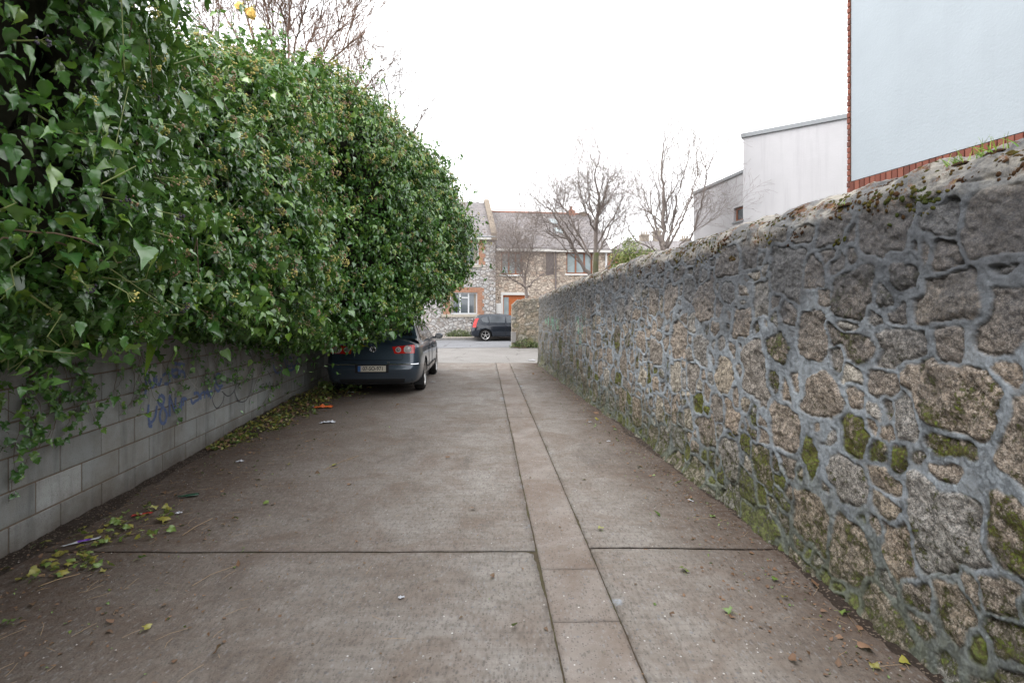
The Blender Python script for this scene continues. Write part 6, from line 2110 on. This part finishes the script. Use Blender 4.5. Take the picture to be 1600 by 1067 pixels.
shrub('weed_clump', 'low dull green weeds growing at the foot of the grey stone house', [(fac(fx(718), -.15, .28), (.75, .22, .30)), (fac(fx(708), -.15, .2), (.5, .2, .2)), (fac(fx(728), -.12, .22), (.5, .2, .22))], 1500, .05, 72, M_WEED, 'weeds')
shrub('weed_clump', 'mossy weeds at the foot of the short tan stone wall', [((.55, 23.62, .10), (.55, .16, .26)), ((.15, 23.6, .05), (.3, .18, .12)), ((.95, 23.62, .08), (.35, .15, .2))], 1100, .045, 73, M_WEED, 'weeds')

# grass tufts on top of the long wall
def mat_grass():
    t = NT('grass_blade', .5, .3)
    c = t.mix(t.attr('rnd'), (.08, .19, .02), (.30, .42, .06))
    return t.done(c, .5)
M_GRASS = mat_grass()
def tuft(label, s, h, n, L, seed, lean=(-.1, 0), group=None):
    rs = np.random.default_rng(seed)
    i = np.searchsorted(WS, s); tf = top_z(s)-.17
    j = np.searchsorted(WT, tf+h)
    c = WV[i, j]
    root = empty('grass_tuft', tuple(c), 0, label, 'grass', group)
    mb = MB()
    for k in range(n):
        b = np.array([rs.normal(0, .012), rs.normal(0, .035), -.004])
        d_ = np.array([lean[0]+rs.normal(0, .35), lean[1]+rs.normal(0, .5), 1.0]); d_ /= np.linalg.norm(d_)
        l = L*rs.uniform(.35, 1.1); w = rs.uniform(.0016, .003)
        side_ = np.cross(d_, [1, 0, 0]); side_ /= np.linalg.norm(side_)+1e-9
        mb.cur = rs.random(); pts = []
        bend = rs.normal(0, .5)
        row = []
        for q in np.linspace(0, 1, 6):
            c_ = b + d_*l*q + np.array([rs.normal(0, .0), bend*l*q*q*.5, -abs(bend)*l*q*q*.25])
            ww = w*(1-q)**.6+.0002
            row.append([tuple(c_-side_*ww), tuple(c_+np.array([.001, 0, 0])), tuple(c_+side_*ww)])
        mb.grid(row)
    mb.build('blades', M_GRASS, root, fix=False)
    mb = MB(); mb.smooth = True
    rows = [[(.018*math.sin(u)*math.cos(v), .05*math.sin(u)*math.sin(v), .013*math.cos(u)-.004) for v in np.linspace(0, 2*math.pi, 11)] for u in np.linspace(.05, 1.7, 5)]
    mb.cur = .1; mb.grid(rows); mb.build('moss_root', M_MOSSPAD, root)
tuft('bushier grass tuft on the mossy wall top, left of the pair under the blue gable', 2.36, .17, 26, .085, 81)
tuft('sparser grass tuft on the wall top, right of the pair under the blue gable', 2.20, .17, 22, .10, 82, (-.1, .1))
tuft('sprig of grass on the wall top at the right edge of the photo', 1.98, .22, 9, .075, 83)
tuft('tiny green grass seedling low on the wall coping near the brick corner', 3.0, .05, 7, .04, 84)
# ================================================================ litter and fallen leaves
M_FALLY = mat_leaf('yellowed_leaf', (.15, .135, .022), (.30, .26, .04), (.22, .28, .045), (.4, .38, .1), .45)
M_FALLG = mat_leaf('fallen_green_leaf', (.06, .12, .02), (.13, .21, .04), (.25, .28, .07), (.3, .4, .12), .4)
M_FALLB = mat_leaf('brown_leaf', (.10, .05, .025), (.20, .10, .055), (.28, .16, .09), (.25, .15, .08), .7)
M_STRAW = plain('dry_twig', (.32, .22, .13), .8, var=.35, scale=20)
M_WHITEP = plain('white_plastic', (.42, .43, .46), .35, var=.1, scale=30, bump=.004)
M_REDP = plain('red_wrapper', (.50, .03, .03), .3, var=.2)
M_ORANGEP = plain('orange_wrapper', (.62, .13, .03), .4, var=.3, scale=30, bump=.006)
M_PURPLEP = plain('purple_wrapper', (.12, .03, .30), .35, var=.2)
M_GREENGL = mat_glass('green_glass', (.02, .06, .035), .1)

def rot_euler(rx, ry_, rz): return np.array((Matrix.Rotation(rz, 3, 'Z') @ Matrix.Rotation(ry_, 3, 'Y') @ Matrix.Rotation(rx, 3, 'X')))
def fallen_leaf(px, py, size, mat, label, group=None, kind='lobed', seed=0, rn=.4, rz=None):
    rs = np.random.default_rng(seed+int(px*7+py))
    p = G(px, py)
    V, F3, vein = LT[kind]
    V = V.copy(); V[:, 1] -= .5
    V[:, 2] = V[:, 2]*.8 + .16*np.sin(V[:, 0]*6+rs.random()*3) + rs.uniform(-.1, .45)*V[:, 1]**2
    z = rs.uniform(0, 2*math.pi) if rz is None else rz
    M_ = rot_euler(rs.normal(0, .25), rs.normal(0, .25), z)
    W = (V @ M_.T)*size
    W[:, 2] += -W[:, 2].min() + .002
    me = np_mesh('fallen_leaf', W, F3, True, {'rnd': np.full(len(W), rn), 'vein': vein})
    o = link('fallen_leaf', me, mat); o.location = (p.x, p.y, .006)
    tag(o, label, 'leaf', group)
    # stalk
    mb = MB(); a = (M_ @ np.array([0, -.5, 0]))*size; b = (M_ @ np.array([.12, -1.05, .05]))*size
    mb.tube([(a[0], a[1], .006), ((a[0]+b[0])/2, (a[1]+b[1])/2, .010), (b[0], b[1], .004)], .0011, 4, False)
    st_ = mb.build('stalk', M_IVYSTEM if mat is not M_FALLB else M_STRAW, o, fix=False)
    return o

LEAVES = [
 (938, 828, .050, 'y', 'yellow green fallen leaf lying alone just right of the drain strip, beyond the cross joint', .8),
 (1068, 893, .065, 'g', 'large pale green fallen leaf with brown tip, midway between drain strip and stone wall', .9),
 (1136, 958, .050, 'g', 'small bright green fallen leaf beside a brown one near the right foreground', .5),
 (1144, 966, .035, 'b', 'small brown fallen leaf touching the green one in the right foreground', .5),
 (1212, 908, .050, 'g', 'bright green curled fallen leaf close to the foot of the stone wall', .6),
 (1228, 937, .035, 'y', 'small orange yellow fallen leaf on the dark soil beside the stone wall', .3),
 (1272, 914, .055, 'b', 'red brown curled fallen leaf right against the foot of the stone wall', .6),
 (1322, 962, .055, 'g', 'green fallen leaf with long stalk against the stone wall foot', .7),
 (1355, 1017, .075, 'b', 'pale brown crumpled leaf lying flat on the soil at the bottom right', .9),
 (1412, 1035, .060, 'b', 'upright tan leaf leaning on the stone wall foot at the bottom right', 1.0),
 (1368, 1044, .045, 'y', 'narrow dark yellow leaf at the bottom right near the wall foot', .2),
 (1114, 808, .045, 'g', 'green fallen leaf by the soil edge, left of a white plastic sliver', .6),
 (1062, 756, .050, 'y', 'yellowish fallen leaf lying by the wall foot, nearer than the small heap', .7),
 (932, 657, .060, 'y', 'yellow leaf in the small heap of leaves by the far wall foot', .5),
 (930, 668, .045, 'g', 'green leaf in the small heap by the far wall foot', .5),
 (960, 672, .045, 'g', 'small green leaf against the far wall foot', .4),
 (11, 975, .060, 'g', 'green fallen leaf at the left edge of the foreground', .3),
 (231, 983, .045, 'y', 'thin yellow leaf alone on the lane in the left foreground', .6),
 (222, 874, .050, 'g', 'bright green leaf on the bare concrete just beyond the left patch', .4),
 (417, 788, .050, 'g', 'yellow green leaf alone on the left side of the lane, level with the leaf pile', .8),
 (348, 774, .040, 'g', 'small dark green leaf beside the block wall, nearer than the leaf pile', .1),
 (524, 728, .060, 'y', 'yellow leaf lying on a pale straw left of the lane centre', .7),
 (450, 727, .045, 'y', 'small yellow leaf just right of the leaf pile', .5),
 (340, 1020, .060, 'b', 'brown leaf on the concrete in the left foreground', .5),
 (1240, 1035, .05, 'b', 'rust brown leaf scrap on the concrete in the right foreground', .4),
 (700, 716, .05, 'b', 'small brown leaf scrap on the middle of the lane', .3),
 (740, 797, .05, 'b', 'brown leaf scrap left of the drain strip before the cross joint', .3),
 (770, 902, .04, 'b', 'tiny dark brown leaf scrap on the near left slab', .2),
]
for k, (x, y, s_, c_, lb, rn) in enumerate(LEAVES):
    fallen_leaf(x, y, s_, {'y': M_FALLY, 'g': M_FALLG, 'b': M_FALLB}[c_], lb, None, 'lobed' if c_ != 'b' else 'near', k, rn)

# loose patch of yellowing leaves at the foot of the block wall (countable: individuals)
rs = np.random.default_rng(123)
protos = []
cent = [(50, 905, 10, 4, 5), (95, 895, 16, 6, 9), (130, 880, 18, 8, 18), (165, 845, 20, 9, 20), (195, 822, 18, 7, 16), (240, 805, 18, 7, 18), (70, 882, 9, 4, 4), (265, 830, 10, 4, 3), (100, 870, 12, 5, 4), (60, 852, 10, 4, 2), (215, 838, 14, 5, 4)]
PL = 'yellow green ivy leaf in the loose drift along the foot of the block wall'
for (cx_, cy_, sx_, sy_, nn) in cent:
    for _ in range(nn):
        x, y = rs.normal(cx_, sx_), rs.normal(cy_, sy_)
        base_y = 876.5-.53*x
        if y < base_y+10: y = base_y+10+rs.random()*8
        if len(protos) < 8:
            o = fallen_leaf(x, y, rs.uniform(.036, .062), M_FALLY if rs.random() < .6 else M_FALLG, PL, 'loose drift of leaves by the block wall', 'lobed', 500+len(protos), rs.uniform(.1, .95))
            protos.append(o)
        else:
            src = protos[rs.integers(len(protos))]
            o = src.copy(); SC.collection.objects.link(o)
            p = G(x, y); o.location = (p.x, p.y, .006+.012*rs.random()); o.rotation_euler = (rs.normal(0, .15), rs.normal(0, .15), rs.uniform(0, 6.28)); s_ = rs.uniform(.7, 1.2); o.scale = (s_, s_, s_)
            for ch in src.children:
                c_ = ch.copy(); SC.collection.objects.link(c_); c_.parent = o

# the deep pile of mixed leaves: one uncountable mass
def pile():
    rs = np.random.default_rng(321)
    lst = []
    n = 2600
    s = rs.uniform(2.7, 8.3, n)
    width = np.interp(s, [2.7, 3.2, 4.2, 5.5, 6.5, 7.6, 8.3], [.20, .40, .55, .66, .80, .95, .5])*(1+.55*fbm(s*2.3, s*0, 4, 4))
    out = .03 + width*np.abs(rs.beta(1.0, 2.4, n)*1.2)
    hgt = .10*np.clip(1-out/(width+.01), 0, 1)*np.interp(s, [2.7, 4, 6, 8.3], [.3, .8, 1.1, .6])
    z = .008 + hgt*rs.random(n)**.5
    W = np.array([np.array(lw(a, h, o_)) for a, h, o_ in zip(s, z, out)])
    nr = np.array([0, 0, 1.]) + rs.normal(0, .5, (n, 3)); dn = rs.normal(0, 1, (n, 3))
    Fr = rot_frames(nr, dn); sz = rs.uniform(.03, .065, n); rn = rs.uniform(0, 1, n)
    b = np.array(lw(4, 0))
    pick = rs.random(n)
    root = empty('leaf_pile', tuple(b), 0, None, None); tag(root, 'heap of yellow, green and brown fallen leaves along the foot of the block wall', 'leaf pile', None, 'stuff')
    for nm, m_, a, c_ in (('yellow_leaves', M_FALLY, 0, .45), ('green_leaves', M_FALLG, .45, .62), ('brown_leaves', M_FALLB, .62, 1.0)):
        q = (pick >= a) & (pick < c_)
        V, Fc, rr, vv = scatter('mid', W[q]-b, Fr[q], sz[q], rn[q], rs.normal(.1, .25, q.sum()))
        link(nm, np_mesh(nm, V, Fc, True, {'rnd': rr, 'vein': vv}), m_, root)
    # rotting mulch under the leaves
    ds = np.linspace(2.6, 8.4, 130); us = np.linspace(0, 1, 14)
    D, U = np.meshgrid(ds, us, indexing='ij')
    w_ = np.interp(D, [2.6, 3.2, 4.2, 5.5, 6.5, 7.6, 8.4], [.10, .3, .42, .52, .65, .8, .4])*(1+.3*fbm(D*3, D*0, 5, 3))
    h = .085*(1-U)**1.3*np.interp(D, [2.6, 4, 6, 8.4], [.2, .8, 1.1, .3])*(1+.6*fbm(D*6, U*5, 6, 4)) + .002
    V = np.array([[np.array(lw(D[i, j], h[i, j] if U[i, j] < .99 else -.02, U[i, j]*w_[i, j])) - b for j in range(14)] for i in range(130)])
    link('mulch', np_mesh('mulch', V.reshape(-1, 3), grid_faces(130, 14), True), M_DIRT, root)
pile()

def crumb_scatter():
    """grit, leaf crumbs and small straws strewn over the lane: uncountable"""
    rs = np.random.default_rng(77)
    n = 5600
    Y = 1.5 + 14.5*rs.random(n)**1.5
    side = rs.random(n)
    xl = -3.29-.097*(Y-3.41); xr = right_base(Y)
    X = np.where(side < .55, xl + .1 + np.abs(rs.normal(0, .9, n)), np.where(side < .9, xr - .12 - np.abs(rs.normal(0, .28, n)), rs.uniform(-2.5, 1.4, n)))
    X = np.clip(X, xl+.05, xr-.06)
    W = np.c_[X, Y, np.full(n, .006)]
    Fr = rot_frames(np.array([0, 0, 1.])+rs.normal(0, .25, (n, 3)), rs.normal(0, 1, (n, 3)))
    root = empty('leaf_crumbs', (0, 0, 0)); tag(root, 'crumbs of dead leaf and straw strewn over the lane', 'debris', None, 'stuff')
    q = rs.random(n) < .9
    V, Fc, rr, vv = scatter('far', W[q], Fr[q], np.exp(rs.normal(-4.25, .5, q.sum())), rs.uniform(0, .9, q.sum()), rs.normal(0, .3, q.sum()))
    link('brown_crumbs', np_mesh('brown_crumbs', V, Fc, True, {'rnd': rr, 'vein': vv}), M_FALLB, root)
    q = ~q
    V, Fc, rr, vv = scatter('far', W[q], Fr[q], np.exp(rs.normal(-4.2, .4, q.sum())), rs.uniform(0, .9, q.sum()), rs.normal(0, .3, q.sum()))
    link('green_crumbs', np_mesh('green_crumbs', V, Fc, True, {'rnd': rr, 'vein': vv}), M_FALLG, root)
    mb = MB()
    for _ in range(420):
        y = 1.6+9*rs.random()**1.3; xl_ = lane_x_left(y)
        x = xl_+.15+abs(rs.normal(0, 1.1)) if rs.random() < .75 else float(right_base(y))-.1-abs(rs.normal(0, .3))
        a = rs.normal(1.2, .8); L = rs.uniform(.03, .14)
        mb.tube([(x, y, .008), (x+math.cos(a)*L*.5+rs.normal(0, .006), y+math.sin(a)*L*.5, .010), (x+math.cos(a)*L, y+math.sin(a)*L, .007)], .0009, 3, False)
    mb.build('straws', M_STRAW, root, fix=False)
    # pebbles
    mb = MB()
    for _ in range(500):
        y = 1.7+12*rs.random()**1.4
        x = lane_x_left(y)+.1+abs(rs.normal(0, .8)) if rs.random() < .6 else float(right_base(y))-.10-abs(rs.normal(0, .25))
        r_ = rs.uniform(.0015, .005)
        mb.add([(x+r_*math.cos(t_), y+r_*math.sin(t_), .004) for t_ in (0, 1.3, 2.5, 3.8, 5.1)]+[(x+.2*r_, y, .005+r_)], [(0,1,5),(1,2,5),(2,3,5),(3,4,5),(4,0,5)])
    mb.build('pebbles', M_PEBBLE, root)
M_PEBBLE = plain('pebble', (.36, .33, .30), .85, var=.4, scale=50)
crumb_scatter()

def long_straw(label, pts, r_=.0022, mat=None):
    p0 = G(*pts[0]); mb = MB()
    mb.tube([tuple(G(*p)-p0+Vector((0, 0, .004+.004*(i % 2)))) for i, p in enumerate(pts)], r_, 5)
    o = mb.build('dry_straw', mat or M_STRAW, None); o.location = p0 + Vector((0, 0, .004)); tag(o, label, 'straw')
long_straw('long pale straw lying on the left side of the lane beyond the leaf pile', [(510, 733), (535, 722), (560, 713)])
long_straw('short pale straw with a yellow leaf, just nearer than the long one', [(505, 735), (518, 733), (529, 730)])
long_straw('long dry straw right of the left leaf drift', [(285, 838), (305, 825), (332, 811)])
long_straw('thin pale dry stalk lying in the left foreground, nearer than the cross joint', [(300, 917), (330, 900), (372, 884)], .0013)
long_straw('bent dry stalk lying at the edge of the left leaf drift', [(60, 918), (90, 908), (125, 898)])

def wrapper(name, label, px, py, sx_, sy_, mat, seed, rz=0.0, h=.02, cat='litter', n=9, extra=None):
    rs = np.random.default_rng(seed); p = G(px, py)
    root_me = []
    mb = MB()
    rows = []
    for i in range(n):
        row = []
        for j in range(6):
            u, v = i/(n-1)-.5, j/5-.5
            row.append((u*sx_*(1+.15*rs.normal()*.6), v*sy_*(1+.3*math.sin(u*9+seed)), .003+abs(rs.normal(0, h*.55))*(1-abs(u)*1.2)))
        rows.append(row)
    mb.grid(rows)
    o = mb.build(name, mat, None); o.location = (p.x, p.y, .006); o.rotation_euler = (0, 0, rz); tag(o, label, cat)
    md = o.modifiers.new('thick', 'SOLIDIFY'); md.thickness = .0008
    if extra:
        for (mt, u0, u1) in extra:
            m2 = MB(); i0, i1 = int(u0*(n-1)), int(u1*(n-1))
            m2.grid([[(a, b, c+.0015) for a, b, c in r_] for r_ in rows[i0:i1+1]]); m2.build('printed_band', mt, o)
    return o
wrapper('red_wrapper', 'crumpled red and white wrapper among leaves at the foot of the block wall', 222, 805, .13, .035, M_REDP, 1, .45, .012, extra=[(M_WHITEP, .35, .55)])
wrapper('purple_wrapper', 'flattened white and purple wrapper lying on the left leaf drift', 128, 848, .20, .03, M_WHITEP, 2, .75, .010, extra=[(M_PURPLEP, .45, .75)])
wrapper('orange_packet', 'torn orange and white packet lying on the leaf pile by the wall', 503, 637, .34, .16, M_ORANGEP, 3, .15, .035, extra=[(M_WHITEP, .0, .2)])
wrapper('white_bag_scrap', 'crumpled white plastic scrap right of the leaf pile', 512, 661, .20, .10, M_WHITEP, 4, .2, .03)
wrapper('white_tissue', 'crumpled white tissue on the ground behind the parked saloon', 547, 614, .17, .10, M_WHITEP, 5, .2, .04)
wrapper('white_film', 'white plastic film caught on the leaf pile against the blocks', 452, 640, .16, .08, M_WHITEP, 6, .5, .02)
wrapper('pale_wrapper', 'small pale lilac wrapper at the near end of the leaf pile', 375, 722, .08, .035, M_WHITEP, 7, .4, .018)
wrapper('clear_wrapper', 'tiny clear plastic scrap right of the red wrapper', 279, 803, .05, .03, M_WHITEP, 8, .4, .012)
wrapper('paper_scrap', 'torn white paper scrap alone on the near left slab', 627, 935, .035, .022, M_WHITEP, 9, .3, .006)
wrapper('paper_scrap', 'white plastic sliver lying at the soil edge by the stone wall', 1079, 783, .06, .014, M_WHITEP, 10, -1.0, .006)
wrapper('paper_scrap', 'white scrap by the far stone wall foot, nearest to the small heap of leaves', 922, 660, .05, .03, M_WHITEP, 11, .3, .01)
wrapper('paper_scrap', 'white scrap on the lane nearer than the small heap of leaves', 951, 690, .05, .025, M_WHITEP, 12, 0, .006)
wrapper('paper_scrap', 'white scrap at the end of the lane by the wall corner', 831, 563, .22, .12, M_WHITEP, 13, 0, .02)
wrapper('paper_scrap', 'white paper scrap beside the rear wheel of the parked saloon', 676, 597, .12, .05, M_WHITEP, 14, .1, .01)
def glass_shard():
    p = G(293, 776)
    mb = MB(); mb.smooth = True
    rows = [[(x, r_*math.cos(a)+.006*math.sin(x*60), .010+.38*r_*math.sin(a)) for a in np.linspace(0, 2*math.pi, 13)] for x, r_ in ((-.075, .004), (-.07, .012), (-.03, .015), (0, .026), (.06, .028), (.085, .02))]
    mb.grid(rows); o = mb.build('broken_bottle', M_GREENGL, None); o.location = (p.x, p.y, .004); o.rotation_euler = (0, 0, .45); tag(o, 'dark green crushed plastic bottle near the foot of the block wall', 'bottle')
glass_shard()
def grass_clump():
    """the green sprigs on the leaf pile by the saloon"""
    rs = np.random.default_rng(14); b = np.array(lw(7.5, 0.05, .45))
    root = empty('ivy_seedling', tuple(b), 0, 'fresh green ivy and grass sprout growing through the leaf pile behind the saloon', 'plant')
    n = 170
    q = rs.normal(size=(n, 3))*np.array([.22, .35, .09]); q[:, 2] = np.abs(q[:, 2])
    V, Fc, rr, vv = scatter('mid', q, rot_frames(np.array([.3, -.4, .6])+rs.normal(0, .4, (n, 3)), rs.normal(0, .8, (n, 3))), rs.uniform(.04, .085, n), rs.uniform(.2, .95, n), rs.normal(0, .2, n))
    link('leaves', np_mesh('leaves', V, Fc, True, {'rnd': rr, 'vein': vv}), M_FALLG, root)
    mb = MB()
    for k in range(16):
        a = rs.uniform(-.6, .6); L = rs.uniform(.14, .26); x0 = .22+rs.normal(0, .03)
        mb.cur = rs.random(); mb.grid([[(x0+a*L*t_*t_-.004*(1-t_), rs.normal(0, .0)-.05+k*.004, L*t_), (x0+a*L*t_*t_+.004*(1-t_), -.05+k*.004, L*t_)] for t_ in np.linspace(0, 1, 6)])
    mb.build('blades', M_GRASS, root, fix=False)
grass_clump()
